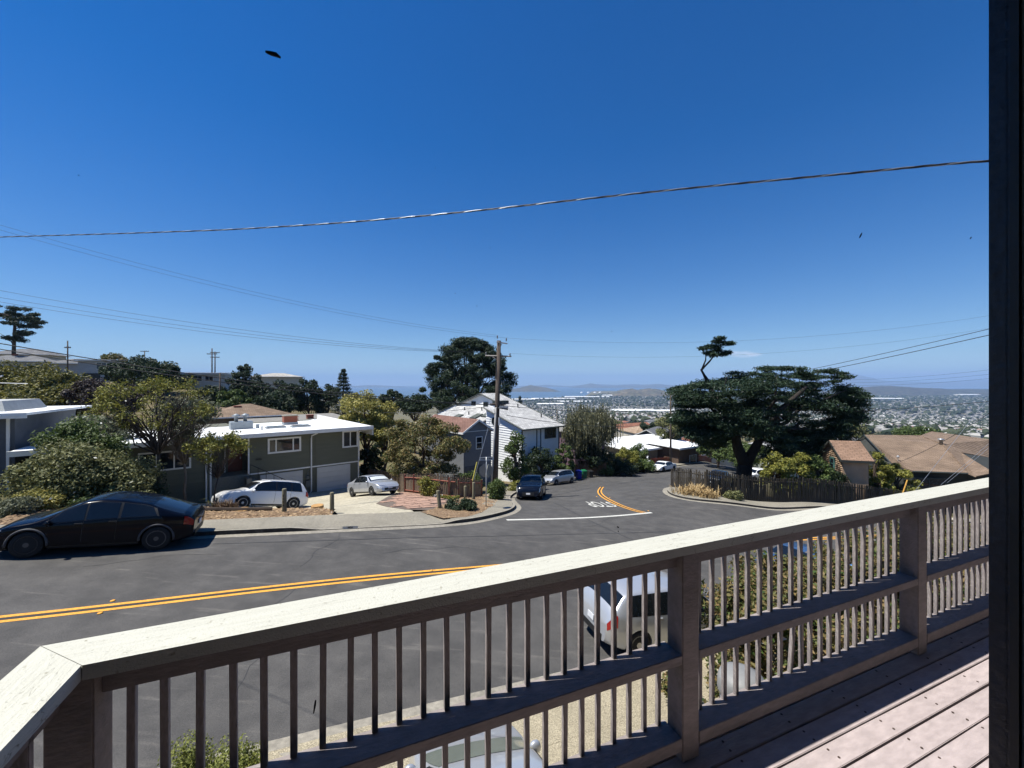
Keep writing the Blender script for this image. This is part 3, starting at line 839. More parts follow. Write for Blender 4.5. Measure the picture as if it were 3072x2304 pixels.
speck([(1852,1582),(1853,1579)], [.0016, .0016])
speck([(1853,1592),(1854,1594)], [.0008, .0008])
for (px, py) in [(1430,918),(1365,880),(1834,994),(1470,744),(1305,505),(238,527)]:
    speck([(px - 1, py), (px + 1, py + 1)], .0005)
# ---------------------------------------------------------------- buildings
G = math.atan2(.645, .764)                 # the street grid's angle
def window(parent, x, y, z, w, h, rot=0.0, cols=(1,), rows=1, frame=None, fw=.07, name="window", glass=None):
    """frame with mullions standing proud of the wall, panes set back in it; faces -y before the turn"""
    frame = frame or WHITE
    m = MB()
    m.box(-w/2, w/2, -.06, .05, h/2 - fw, h/2); m.box(-w/2, w/2, -.075, .05, -h/2, -h/2 + fw)
    m.box(-w/2, -w/2 + fw, -.06, .05, -h/2 + fw, h/2 - fw); m.box(w/2 - fw, w/2, -.06, .05, -h/2 + fw, h/2 - fw)
    tot = sum(cols); xs = [-w/2]
    for c in cols: xs.append(xs[-1] + w * c / tot)
    for xx in xs[1:-1]: m.box(xx - fw*.35, xx + fw*.35, -.05, .05, -h/2 + fw, h/2 - fw)
    for r in range(1, rows):
        zz = -h/2 + h * r / rows; m.box(-w/2 + fw, w/2 - fw, -.045, .05, zz - fw*.25, zz + fw*.25)
    o = m.build(name, frame, parent, loc=(x, y, z), rot=(0, 0, rot))
    for i in range(len(cols)):
        for r in range(rows):
            MB().box(xs[i] + .01, xs[i+1] - .01, -.03, -.02, -h/2 + h*r/rows + .01, -h/2 + h*(r+1)/rows - .01).build("pane", glass or GLASS, o)
    return o
def shingle(name, c0, c1, row=.15, course=.3):
    """asphalt shingle courses: staggered tabs of slightly different tint"""
    if name in _mc: return _mc[name]
    m, nt, N, Lk, B = nodes_of(name)
    tc = N.new("ShaderNodeTexCoord")
    br = N.new("ShaderNodeTexBrick"); br.inputs["Scale"].default_value = 1.0
    br.inputs["Color1"].default_value = (*c0, 1); br.inputs["Color2"].default_value = (*c1, 1); br.inputs["Mortar"].default_value = (*[c * .55 for c in c0], 1)
    br.inputs["Mortar Size"].default_value = .02; br.inputs["Brick Width"].default_value = course; br.inputs["Row Height"].default_value = row; br.inputs["Bias"].default_value = 0
    Lk.new(tc.outputs["UV"], br.inputs["Vector"])
    n1 = N.new("ShaderNodeTexNoise"); n1.inputs["Scale"].default_value = .7; n1.inputs["Detail"].default_value = 6; Lk.new(tc.outputs["Object"], n1.inputs["Vector"])
    r = N.new("ShaderNodeMapRange"); r.inputs[1].default_value = .3; r.inputs[2].default_value = .7; r.inputs[3].default_value = .78; r.inputs[4].default_value = 1.2; Lk.new(n1.outputs[0], r.inputs[0])
    x = N.new("ShaderNodeMix"); x.data_type = 'RGBA'; x.blend_type = 'MULTIPLY'; x.inputs[0].default_value = 1
    Lk.new(br.outputs[0], x.inputs[6]); Lk.new(r.outputs[0], x.inputs[7]); Lk.new(x.outputs[2], B.inputs["Base Color"])
    bp = N.new("ShaderNodeBump"); bp.inputs["Strength"].default_value = .5; bp.inputs["Distance"].default_value = .02
    Lk.new(br.outputs["Fac"], bp.inputs["Height"]); bp.invert = True; Lk.new(bp.outputs[0], B.inputs["Normal"])
    B.inputs["Roughness"].default_value = .92; B.inputs["Specular IOR Level"].default_value = .2
    _mc[name] = m
    return m
def uv_planar(o):
    """UVs in metres along each face's own slope"""
    me = o.data; uv = me.uv_layers.new(name="UVMap")
    for p in me.polygons:
        n = p.normal
        a = Vector((0, 0, 1)).cross(n)
        a = a.normalized() if a.length > 1e-4 else Vector((1, 0, 0))
        b = n.cross(a)
        for li in p.loop_indices:
            co = me.vertices[me.loops[li].vertex_index].co
            uv.data[li].uv = (co.dot(a), co.dot(b))
    return o
ROOF_BR = shingle("brown_shingles", (.185, .132, .093), (.24, .172, .122), .2, .5)
ROOF_RED = shingle("red_brown_shingles", (.26, .115, .075), (.32, .15, .10), .2, .5)
ROOF_GR = shingle("grey_shingles", (.14, .14, .145), (.19, .19, .195), .2, .5)
ROOF_LG = shingle("pale_grey_shakes", (.33, .325, .32), (.50, .495, .48), .35, .35)
ROOF_WH = mat("white_roof_membrane", (.78, .785, .78), .7, .06, .4, .2, 8, spot=.05, spot_scale=3)
BRICK = mat("red_brick", (.26, .085, .05), .9, .3, 6, .5, 30, spot=.3)
WGREY = mat("grey_stucco", (.165, .172, .185), .9, .1, 1.5, .3, 40)
WBLUE = mat("slate_blue_siding", (.085, .095, .112), .85, .12, 1.5, .2)
WGREEN = mat("sage_siding_paint", (.128, .128, .092), .8, .12, 1.2, .3, 30, stretch=(.5, 1, 6))
WGREEN2 = mat("sage_stucco", (.12, .12, .09), .9, .12, 1.2, .3, 30)
WHITEW = mat("white_siding_paint", (.74, .75, .75), .7, .06, 1.2, .15)
CREAMW = mat("cream_stucco", (.48, .45, .39), .85, .1, 1, .2)
BROWNW = mat("brown_siding", (.105, .07, .05), .85, .2, 1.5, .3)
DARKW = mat("dark_olive_siding", (.04, .042, .036), .85, .2, 1.5, .2)
TRIMD = mat("dark_green_trim", (.03, .038, .036), .6, .2, 3)
TEAL = mat("teal_window_trim", (.10, .24, .21), .6, .15, 3)
DOORW = mat("garage_door_paint", (.50, .495, .48), .65, .06, 1.5, .1)

def gable_roof(w, d, h, rise, ov, th=.16, axis='x'):
    """two slabs meeting at a ridge along x"""
    m = MB(); a, b = w/2 + ov, d/2 + ov; s = rise / (d/2); ze = h - ov * s
    for sg in (-1, 1):
        p = [(-a, sg*b, ze), (a, sg*b, ze), (a, 0, h + rise), (-a, 0, h + rise)]
        m.prism(p, [(x, y, z + th) for x, y, z in p])
    return m
def simple_house(label, c, w, d, zt, rz, roof, rise, wall, roofm, wins=(), ov=.4, name="house", cat="house", trim=None, group=None, chim=None, zb=None):
    """walls, roof, fascia, windows, chimney; zt = height of the eaves (world)"""
    zb = min(H1(c[0] + dx, c[1] + dy) for dx in (-w/3, w/3) for dy in (-d/3, d/3)) - .3 if zb is None else zb
    h = zt - zb
    e = empty(name, (c[0], c[1], zb), rz, label, cat, group)
    m = MB().box(-w/2, w/2, -d/2, d/2, 0, h - .01)
    if roof == 'gable':
        m.prism([(-w/2, -d/2, h - .01), (-w/2, d/2, h - .01), (-w/2, 0, h + rise - .02)], [(-w/2 + .2, -d/2, h - .01), (-w/2 + .2, d/2, h - .01), (-w/2 + .2, 0, h + rise - .02)])
        m.prism([(w/2 - .2, -d/2, h - .01), (w/2 - .2, d/2, h - .01), (w/2 - .2, 0, h + rise - .02)], [(w/2, -d/2, h - .01), (w/2, d/2, h - .01), (w/2, 0, h + rise - .02)])
    m.build("wall", wall, e)
    if roof == 'gable':
        r = gable_roof(w, d, h, rise, ov).build("roof", roofm, e)
    elif roof == 'hip':
        a, b = w/2 + ov, d/2 + ov; k = max(a - b, .05); ze = h - .02
        q = [(-a, -b, ze), (a, -b, ze), (a, b, ze), (-a, b, ze)]
        mm = MB().add(q + [(-k, 0, h + rise), (k, 0, h + rise)], [(0, 1, 5, 4), (1, 2, 5), (2, 3, 4, 5), (3, 0, 4), (3, 2, 1, 0)])
        r = mm.build("roof", roofm, e)
    else:
        a, b = w/2 + ov, d/2 + ov
        p = [(-a, -b, h), (a, -b, h), (a, b, h + rise), (-a, b, h + rise)]
        r = MB().prism(p, [(x, y, z + .14) for x, y, z in p]).build("roof", roofm, e)
    uv_planar(r)
    t = trim or WHITE
    f = MB(); a, b = w/2 + ov, d/2 + ov
    if roof != 'gable':
        za = h - .12 if roof == 'hip' else h - .16
        f.box(-a - .02, a + .02, -b - .03, -b + .03, za, za + .17)
    else:
        s = rise / (d/2); ze = h - ov * s
        f.box(-a, a, -b - .03, -b + .01, ze - .05, ze + .15)
        for sg in (-1, 1):
            for xx in (-a, a):
                p = [(xx - .025, sg*b, ze - .04), (xx + .025, sg*b, ze - .04), (xx + .025, 0, h + rise - .04), (xx - .025, 0, h + rise - .04)]
                f.prism(p, [(x, y, z + .21) for x, y, z in p])
    f.build("fascia", t, e)
    for (x, z, ww, hh, face, *rest) in wins:
        cols = rest[0] if rest else (1, 1)
        z = min(z, h - .45 - hh/2)
        if face == 'f': window(e, x, -d/2, z, ww, hh, 0, cols, frame=t if rest[1:] == ['t'] else None)
        elif face == 'r': window(e, w/2, x, z, ww, hh, math.pi/2, cols)
        else: window(e, -w/2, x, z, ww, hh, -math.pi/2, cols)
    if chim:
        x, y, hh = chim
        c_ = MB().box(x - .4, x + .4, y - .3, y + .3, h - .2, h + rise*.6 + hh).box(x - .46, x + .46, y - .36, y + .36, h + rise*.6 + hh, h + rise*.6 + hh + .1)
        c_.build("chimney", BRICK, r)
    return e

# ---- sage green house with the white flat roof
O = Vector((-15.9, 33.0)); zb = CZ - 8.85
gh = empty("green_house", (O.x, O.y, zb), G, "sage green house with white flat roof and two garage doors", "house")
def Z(z): return z + 8.85                   # camera-relative height -> above the house's base
wall = MB()
wall.box(-4.63, 3.40, 0.0, 15.5, Z(-9.3), Z(-4.1))                                   # main block
wall.box(-14.8, -6.95, -1.0, 15.0, Z(-8.4), Z(-4.0))                                 # left wing
wall.box(-6.95, -4.63, 1.6, 15.0, Z(-8.4), Z(-4.0))                                  # recessed entry wall
wall.build("wall", WGREEN2, gh)
def board_run(x0, x1, y, z0, z1, pitch, hole=()):
    z = z0
    while z < z1 - .03:
        zt = min(z + pitch, z1)
        m = MB(); m.prism([(x0, y - .045, z), (x1, y - .045, z), (x1, y - .006, z), (x0, y - .006, z)],
                          [(x0, y - .014, zt + .012), (x1, y - .014, zt + .012), (x1, y - .006, zt + .012), (x0, y - .006, zt + .012)])
        m.build("siding_board", WGREEN, gh); z = zt
board_run(-4.60, -.14, 0, Z(-6.62), Z(-3.95), .298)
board_run(-.02, 3.37, 0, Z(-6.62), Z(-3.95), .298)
board_run(-14.8, -6.98, -1.0, Z(-6.6), Z(-3.95), .298)
band = MB().box(-4.66, 3.43, -.07, .03, Z(-6.72), Z(-6.62)).build("band_board", WHITE, gh)
MB().box(-4.68, -4.58, -.06, .05, Z(-6.62), Z(-3.95)).build("corner_board", WHITE, gh)
MB().box(3.36, 3.45, -.06, .05, Z(-8.9), Z(-3.95)).build("corner_board", WHITE, gh)
MB().box(-7.0, -6.9, -1.06, -.95, Z(-8.2), Z(-3.95)).build("corner_board", WHITE, gh)
def garage(x0, x1, zt, zb_):
    o = MB().box(x0, x1, -.02, .05, zb_, zt).build("garage_door", DOORW, gh)
    n = 5; hh = (zt - zb_ - .06) / n
    for i in range(n):
        MB().box(x0 + .06, x1 - .06, -.05, -.021, zb_ + .03 + i*hh + .008, zb_ + .03 + (i+1)*hh - .008).build("door_panel", DOORW, o)
    fr = MB().box(x0 - .09, x0, -.06, .03, zb_, zt + .08).box(x1, x1 + .09, -.06, .03, zb_, zt + .08)
    fr.build("door_frame", WGREEN2, gh)
garage(-3.9, -.98, Z(-6.85), Z(-8.98))
garage(.06, 2.72, Z(-6.80), Z(-8.98))
window(gh, -2.27, -.03, Z(-4.72), 2.30, 1.16, 0, (1, 2.1, 1), 1, fw=.13)
window(gh, 2.70, -.03, Z(-4.68), 1.30, 1.42, 0, (1, 1), 1, fw=.12)
window(gh, -9.3, -1.03, Z(-4.95), 2.6, 1.25, 0, (1, 1, 1), 1, fw=.1)
window(gh, -12.3, -1.03, Z(-4.95), 2.0, 1.25, 0, (1, 1), 1, fw=.1)
dr = MB().box(-5.75, -4.85, 1.52, 1.6, Z(-6.6), Z(-4.45)).build("front_door", mat("red_brown_door", (.16, .035, .018), .5, .2, 3), gh)
MB().box(-5.0, -4.94, 1.46, 1.52, Z(-5.7), Z(-5.55)).build("handle", METAL, dr)
MB().box(-6.95, -4.63, -.2, 1.6, Z(-8.3), Z(-6.62)).build("porch_floor", CONC, gh)
MB().box(-5.98, -5.9, 1.46, 1.56, Z(-6.6), Z(-4.2)).build("porch_post", WHITE, gh)
st = MB()
for i in range(9):
    st.box(-4.9 + i*.3, -4.6 + i*.3, -1.25, -.1, Z(-9.2), Z(-6.75 - i*.19))
st.build("steps", CONC, gh)
hr = MB(); hr.tube([(-4.7, -1.2, Z(-5.75)), (-2.2, -1.2, Z(-7.35)), (-2.2, -1.2, Z(-8.3))], .025, 6)
for i in range(6): hr.tube([(-4.7 + i*.5, -1.2, Z(-5.75 - i*.32)), (-4.7 + i*.5, -1.2, Z(-6.75 - i*.33))], .018, 5)
hr.build("handrail", BLACK, gh)
# downpipes and the gas meter between the doors
dp = MB(); dp.tube([(.02, -.35, Z(-3.95)), (-.35, -.12, Z(-4.15)), (-.38, -.12, Z(-4.4)), (-.38, -.12, Z(-8.6)), (-.6, -.2, Z(-8.85))], .055, 8)
dp.build("downpipe", WHITE, gh)
dp = MB(); dp.tube([(3.9, -.7, Z(-3.95)), (3.42, -.1, Z(-4.1)), (3.42, -.1, Z(-4.4)), (3.42, -.1, Z(-6.6))], .05, 8); dp.build("downpipe", WHITE, gh)
dp = MB(); dp.tube([(-7.2, -1.12, Z(-4.0)), (-7.2, -1.12, Z(-8.0))], .05, 8); dp.build("downpipe", WHITE, gh)
gm = MB(); gm.box(-.82, -.5, -.28, -.05, Z(-8.2), Z(-7.7)); gm.tube([(-.66, -.16, Z(-8.9)), (-.66, -.16, Z(-8.2))], .03); gm.lathe([(.13, -.05), (.15, 0), (.13, .05)], 14, 'y', (-.66, -.2, Z(-7.45)))
gm.tube([(-.66, -.1, Z(-7.3)), (-.6, -.1, Z(-6.9)), (-.3, -.1, Z(-6.7))], .025)
gm.build("gas_meter", mat("meter_grey", (.10, .11, .11), .6, .2, 5), gh)
place_text("6626", .20, (-4.0, -.06, Z(-5.62)), (1, 0, 0), (0, 0, 1), BLACK, gh, "house_number", .01, .003)
# roof slab, gently falling to the back
def rz_(y): return Z(-3.62) - .032 * (y + .9)
rp = [(-15.6, -1.9), (-6.6, -1.9), (-6.3, -.9), (4.3, -.9), (4.3, 16.2), (-15.6, 16.2)]
roof = MB().prism([(x, y, rz_(y) - .22) for x, y in rp], [(x, y, rz_(y)) for x, y in rp]).build("roof", ROOF_WH, gh)
fa = MB(); fa.box(-6.25, 4.36, -.99, -.90, rz_(-.9) - .27, rz_(-.9) + .02); fa.box(-15.66, -6.62, -2.0, -1.9, rz_(-1.9) - .27, rz_(-1.9) + .02); fa.box(4.30, 4.38, -.9, 16.3, Z(-4.4), rz_(-.9) - .02)
fa.build("gutter", WHITE, gh)
GREYM = mat("grey_painted_metal", (.27, .30, .32), .5, .1, 3, metal=.2)
def on_roof(px, py):
    t = (px - CX) / F; q = (py - CY) / F; Yy = 3.72 / q; x, y = t * Yy - O.x, Yy - O.y
    lx, ly = x * math.cos(G) + y * math.sin(G), -x * math.sin(G) + y * math.cos(G)
    return lx, ly, rz_(ly)
x, y, z = on_roof(726, 1284); m = MB().box(x - .8, x + .8, y, y + 1.2, z - .05, z + .62)
m.build("air_handler", GREYM, roof)
for dx in (-.35, .3):
    MB().lathe([(.14, .62), (.14, 1.05), (.3, 1.08), (.32, 1.16), (.02, 1.3)], 14, c=(x + dx, y + .6, z)).build("roof_vent", GREYM, roof, True)
for (px, py, r, h) in [(734, 1283, .16, .28), (773, 1281, .13, .32), (786, 1291, .05, .3), (945, 1281, .03, .7)]:
    a, b, c = on_roof(px, py); MB().lathe([(r, 0), (r, h), (r * 1.2, h), (r * 1.2, h + .05), (.01, h + .08)], 10, c=(a, b, c - .02)).build("roof_vent", GREYM, roof)
for (px, py) in [(830, 1283), (905, 1280)]:
    a, b, c = on_roof(px, py); s_ = MB().box(a - .75, a + .75, b, b + .8, c - .03, c + .13).build("skylight", GREYM, roof)
    MB().box(a - .65, a + .65, b + .08, b + .72, c + .13, c + .17).build("pane", glass_dark("skylight_glass", (.10, .11, .10), .15), s_)
a, b, c = on_roof(873, 1268)
ch = MB().box(a - .62, a + .62, b, b + 1.0, c - .03, c + .22).build("chimney_flashing", GREYM, roof)
ck = empty("chimney", (0, 0, 0), 0, parent=roof)
bm_ = MB().box(-.095, .095, 0, .09, 0, .06).mesh("brick")
for course in range(9):
    for k in range(6):
        for (yy) in (b + .03,):
            o = link("brick", bm_, BRICK, ck, (a - .5 + k*.2 + (.1 if course % 2 else 0) - .02, yy, c + .22 + course*.068))
MB().box(a - .57, a + .58, b + .05, b + .95, c + .2, c + .82).build("chimney_core", BRICK, ck)
MB().box(a - .62, a + .62, b - .02, b + 1.0, c + .82, c + .9).build("chimney_cap", CONC, ck)

# ---- slate blue house at the left edge
lh = simple_house("slate blue house with flat pale roof and a white framed window", (-34.0, 24.2), 9.0, 8.0, CZ - 1.75, math.radians(30), 'flat', 0, WBLUE, ROOF_WH,
                  [(2.6, 2.75, 1.35, 1.25, 'f', (1, 1)), (-2, 2.55, 1.5, 1.25, 'f', (1, 1))], .7)
h_ = CZ - 1.75 - lh.location.z
pr = MB().prism([(-4.4, -2.6, h_ + .1), (3.6, -2.6, h_ + .1), (3.6, 2.5, h_ + .1), (-4.4, 2.5, h_ + .1)], [(-4.4, -2.2, h_ + .75), (3.3, -2.2, h_ + .75), (3.3, 2.2, h_ + .75), (-4.4, 2.2, h_ + .75)]).build("roof_parapet", mat("weathered_roof_grey", (.36, .37, .36), .8, .15, 2), lh)
MB().box(4.2, 4.32, -4.09, -4.0, .3, h_ - .1).build("downpipe", WHITE, lh)
for xx in (1.0, 2.2, 2.6): MB().lathe([(.06, 0), (.06, .45), (.09, .45), (.09, .55)], 8, c=(xx, -3.4, h_ + .1)).build("roof_vent", WHITE, lh)
ax, ay, az = 3.4, -2.9, h_ + .12
an = MB(); an.tube([(ax, ay, az), (ax, ay, az + 2.1)], .025, 6); an.tube([(ax - 1.1, ay, az + 1.75), (ax + 1.2, ay, az + 1.65)], .018, 5)
for k in range(7): an.tube([(ax - .9 + k*.3, ay - .6 + k*.05, az + 1.73 - k*.013), (ax - .9 + k*.3, ay + .6 - k*.05, az + 1.73 - k*.013)], .012, 4)
an.tube([(ax, ay, az + 2.0), (ax + .25, ay - .1, az + 2.12)], .04)
an.build("roof_aerial", METAL, lh)

# ---- white house of shed roofs, clapboard gable, pale shakes
WO = Vector((1.18, 47.96)); wb = CZ - 12.8
wh = empty("white_house", (WO.x, WO.y, wb), G, "large white clapboard house with pale grey shake roofs", "house")
def W_(z): return z + 12.8
def zr(k): return W_(-5.08 + .285 * k)
w = MB()
w.add([(0,0,0),(0,7.05,0),(0,7.05,zr(7.05)-.2),(0,0,zr(0)-.2),(6.27,0,0),(6.27,7.05,0),(6.27,7.05,zr(7.05)-.2),(6.27,0,zr(0)-.2)],
      [(0,1,2,3),(4,7,6,5),(0,3,7,4),(1,5,6,2),(3,2,6,7),(0,4,5,1)])
w.prism([(3.67,7.06,0),(3.67,19.3,0),(3.67,19.3,W_(-3.4)),(3.67,13,zr(13)-.2),(3.67,7.06,zr(7.06)-.2)], [(6.25,7.06,0),(6.25,19.3,0),(6.25,19.3,W_(-3.4)),(6.25,13,zr(13)-.2),(6.25,7.06,zr(7.06)-.2)])
w.prism([(3.0,19.4,0),(3.0,25,0),(3.0,25,W_(-5.0)),(3.0,19.4,W_(-3.35))], [(6.2,19.4,0),(6.2,25,0),(6.2,25,W_(-5.0)),(6.2,19.4,W_(-3.35))])
w.box(-1.2, 3.6, 7.1, 19.2, 0, W_(-5.4))
w.build("wall", WHITEW, wh)
def clap(x, y0, y1, z0, ztop, pitch=.30):
    """clapboards on a wall facing -x, cut to the roof line"""
    m = MB(); z = z0
    while z < max(ztop(y0), ztop(y1)) - .05:
        ya, yb = y0, y1
        ys = np.linspace(y0, y1, 60); ok = [yy for yy in ys if ztop(yy) > z + pitch * .6]
        if len(ok) > 1:
            ya, yb = min(ok), max(ok)
            m.prism([(x - .085, ya, z), (x - .085, yb, z), (x - .004, yb, z), (x - .004, ya, z)], [(x - .012, ya, z + pitch), (x - .012, yb, z + pitch), (x - .004, yb, z + pitch), (x - .004, ya, z + pitch)])
        z += pitch
    o = m.build("clapboards", WHITEW, wh); o["kind"] = "stuff"; return o
clap(0, .02, 7.03, W_(-10.5), lambda y: zr(y) - .25)
clap(3.67, 7.1, 19.2, W_(-5.2), lambda y: zr(13) - .285*abs(y - 13) - .25)
clap(3.0, 19.45, 24.9, W_(-7), lambda y: W_(-3.45) - .3*(y - 19.4))
r1 = MB()
p = [(-.4,-.7),(6.7,-.7),(6.7,13),(3.3,13),(3.3,7.1),(-.4,7.1)]
r1.prism([(x, k, zr(k) - .16) for x, k in p], [(x, k, zr(k)) for x, k in p])
p = [(3.3,13),(6.7,13),(6.7,19.7),(3.3,19.7)]
r1.prism([(x, k, zr(13) - .3*(k - 13) - .16) for x, k in p], [(x, k, zr(13) - .3*(k - 13)) for x, k in p])
p = [(-1.9,7.3),(3.66,7.3),(3.66,19.6),(-1.9,19.6)]
r1.prism([(x, k, W_(-3.35) + (x - 3.66)*.385 - .15) for x, k in p], [(x, k, W_(-3.35) + (x - 3.66)*.385) for x, k in p])
rw = uv_planar(r1.build("roof", ROOF_LG, wh))
tr = MB()
def bar(a, b, s=.09):
    tr.tube([a, b], s, 4)
bar((-.42,-.72,zr(-.7)-.05),(-.42,7.1,zr(7.1)-.05)); bar((-.42,-.75,zr(-.7)-.06),(6.72,-.75,zr(-.7)-.06)); bar((6.74,-.7,zr(-.7)-.02),(6.74,13,zr(13)-.02)); bar((3.26,7.1,zr(7.1)),(3.26,13,zr(13)-.03)); bar((3.26,13,zr(13)-.03),(3.26,19.7,zr(13)-.3*6.7-.03))
bar((2.9,19.3,W_(-3.25)),(6.3,19.3,W_(-3.25)),.07); bar((2.9,19.3,W_(-3.25)),(2.9,25.1,W_(-4.9)),.07)
tr.build("roof_trim", TRIMD, wh)
ct = MB(); ct.box(-.06, .06, -.06, .02, 1.5, zr(0) - .2); ct.box(6.2, 6.32, -.06, .02, 1.5, zr(0) - .2); ct.box(2.34, 2.44, -.07, -.004, W_(-8.8), zr(0) - .25); ct.box(3.0, 3.1, -.07, -.004, W_(-8.8), zr(0) - .25)
ct.build("wall_trim", TRIMD, wh)
window(wh, 4.73, -.02, W_(-6.17), 1.96, 1.25, 0, (1, 1, 1), 1, TRIMD, .09)
for k in (12.1, 15.2): window(wh, 3.64, k, W_(-2.95), 1.1, .62, -math.pi/2, (1, 1), 1, TRIMD, .09)
ow = MB().lathe([(.62, -.07), (.62, .05)], 8, 'x', (0, 0, 0)); oc = ow.build("window", WHITE, wh, loc=(-.02, 5.3, W_(-4.75)), rot=(math.radians(22.5), 0, 0))
MB().lathe([(.50, -.10), (.50, -.06)], 8, 'x').build("pane", GLASS, oc)
MB().lathe([(.54, -.09), (.54, -.05)], 8, 'x').build("frame", TRIMD, oc)
for (x, k, s) in [(.6, 10.2, 1.0), (-.1, 14.0, 1.0), (1.3, 8.6, .9)]:
    z = W_(-3.35) + (x - 3.66)*.385
    sk = MB().prism([(x-s*.7,k-.7,z-.25),(x+s*.7,k-.7,z+.25),(x+s*.7,k+.7,z+.25),(x-s*.7,k+.7,z-.25)], [(x-s*.7,k-.7,z-.12),(x+s*.7,k-.7,z+.42),(x+s*.7,k+.7,z+.42),(x-s*.7,k+.7,z-.12)]).build("skylight", TRIMD, rw)
    MB().prism([(x-s*.62,k-.6,z-.07),(x+s*.62,k-.6,z+.40),(x+s*.62,k+.6,z+.40),(x-s*.62,k+.6,z-.07)], [(x-s*.62,k-.6,z-.05),(x+s*.62,k-.6,z+.42),(x+s*.62,k+.6,z+.42),(x-s*.62,k+.6,z-.05)]).build("pane", glass_dark("skylight_glass", (.10, .11, .10), .15), sk)
for (x, k) in [(3.0, 8.5), (4.2, 8.6)]:
    z = zr(k); MB().box(x - .5, x + .5, k - .5, k + .5, z - .2, z + .3).build("skylight", TRIMD, rw)
for (x, k) in [(5.0, 6.5), (5.6, 2.5)]:
    MB().lathe([(.08, -.2), (.08, .5)], 8, c=(x, k, zr(k))).build("roof_vent", TRIMD, rw)
for (x, k) in [(2.2, 15.5), (1.0, 12.6), (2.5, 11.5)]:
    z = W_(-3.35) + (x - 3.66)*.385; MB().lathe([(.08, -.2), (.08, .45)], 8, c=(x, k, z)).build("roof_vent", TRIMD, rw)

# ---- narrow grey house with a brown gable, in front of the white one
a = at(1391, 1297, 42); gx_, gy_ = a.x, a.y
c_ = Vector((gx_, gy_)) + Vector((math.cos(G), math.sin(G))) * 1.78 + Vector((-math.sin(G), math.cos(G))) * 4.5
e = simple_house("narrow grey stucco house with brown gabled roof beside the utility pole", (c_.x, c_.y), 9.0, 3.56, a.z, G - math.pi/2, 'gable', 1.1, WGREY, shingle("dull_rose_shingles", (.17, .095, .075), (.21, .12, .095), .2, .5), [], .25)
h_ = a.z - e.location.z
window(e, 4.52, .15, h_ - 1.25, .85, 1.35, math.pi/2, (1,), 2, fw=.09)
MB().box(4.5, 4.56, -1.7, 1.7, h_ - 4.6, h_ - 3.6).build("garage_door", WBLUE, e)
MB().box(4.51, 4.54, -1.72, 1.72, h_ - .02, h_ + .04).build("gable_trim", WHITE, e)

# ---- houses behind and on the hillside
PGREY = mat("pale_grey_siding", (.30, .31, .33), .85, .1, 1)
def bh(label, px, Y, w, d, yt, rot, roof, rise, wm, rm, wins=(), **k):
    p = at(px, yt, Y)
    return simple_house(label, (p.x, p.y), w, d, p.z, math.radians(rot), roof, rise, wm, rm, wins, **k)
bh("brown house with a pyramid hip roof behind the sage house", 740, 58, 9, 8, 1243, 40, 'hip', 1.5, mat("tan_siding", (.20, .15, .11), .85, .15, 1), ROOF_BR, [(1.6, 2.6, 1.6, 1.2, 'f', (1, 1, 1))], ov=.9, chim=(-1.2, -1, .3))
bh("low brown roofed wing joined behind the leafy tree", 640, 62, 10, 8, 1240, 40, 'hip', .9, mat("tan_siding", (.20, .15, .11), .85, .15, 1), ROOF_BR, [(1.6, 2.6, 1.6, 1.2, 'f')], ov=.8)
bh("grey flat roofed house with brick chimneys behind the sage house", 880, 56, 12, 8, 1258, 40, 'flat', .2, WGREY, mat("grey_gravel_roof", (.2, .19, .17), .9, .2, 2), [(1, 1.6, 1.4, 1, 'f')], chim=(1.5, -2.5, .5))
bh("grey hilltop house with a low hip roof under the tall pine", 88, 128, 13, 9, 1066, 20, 'hip', 2.0, CREAMW, ROOF_GR, [(-3.5, 4, 1.6, 1.3, 'f'), (2, 4, 1.6, 1.3, 'f')], ov=1.1)
bh("long low grey hipped house at the hill's left edge", 62, 100, 13, 8, 1086, 20, 'hip', 1.6, PGREY, ROOF_GR, [(4.4, 3.6, 2, 1.3, 'f', (1, 1, 1)), (0, 3.6, 2, 1.3, 'f')], ov=1.0, chim=(-1, 0, .9))
bh("small grey house with a hip roof between the hillside houses", 232, 104, 9, 7, 1092, 20, 'hip', 1.3, PGREY, ROOF_GR, [(-2, 3.6, 2, 1.3, 'f', (1, 1)), (2, 3.6, 1.6, 1.3, 'f', (1, 1))], ov=.7)
e = bh("grey hillside house with a flat front over an open garage", 312, 98, 5.6, 8, 1084, 20, 'flat', .5, PGREY, ROOF_GR, [(1.4, 5.0, 1.9, 1.6, 'f', (1, 1))], ov=.5)
MB().box(-2.0, 1.2, -4.06, -3.95, .2, 2.6).build("garage_shade_panel", BLACK, e)  # solid black slab standing in for the shade inside the garage
bh("pale panelled house on stilts behind the leafy tree", 612, 92, 11, 8, 1122, 15, 'flat', .3, mat("pale_grey_panel", (.42, .42, .41), .85, .12, .4), ROOF_GR, [(.5, 4.4, 1.6, 1.2, 'f', (1, 1)), (2.6, 4.4, 1.6, 1.2, 'f', (1, 1))], ov=.5)
bh("cream hilltop house with a pale hip roof above dark trees", 835, 125, 13, 10, 1131, 25, 'hip', 1.2, CREAMW, shingle("pale_shingles", (.40, .38, .35), (.46, .44, .40)), [(-3, 3.5, 2.2, 1.4, 'f', (1, 1)), (3, 3.5, 2.2, 1.4, 'f', (1, 1))], ov=.8)
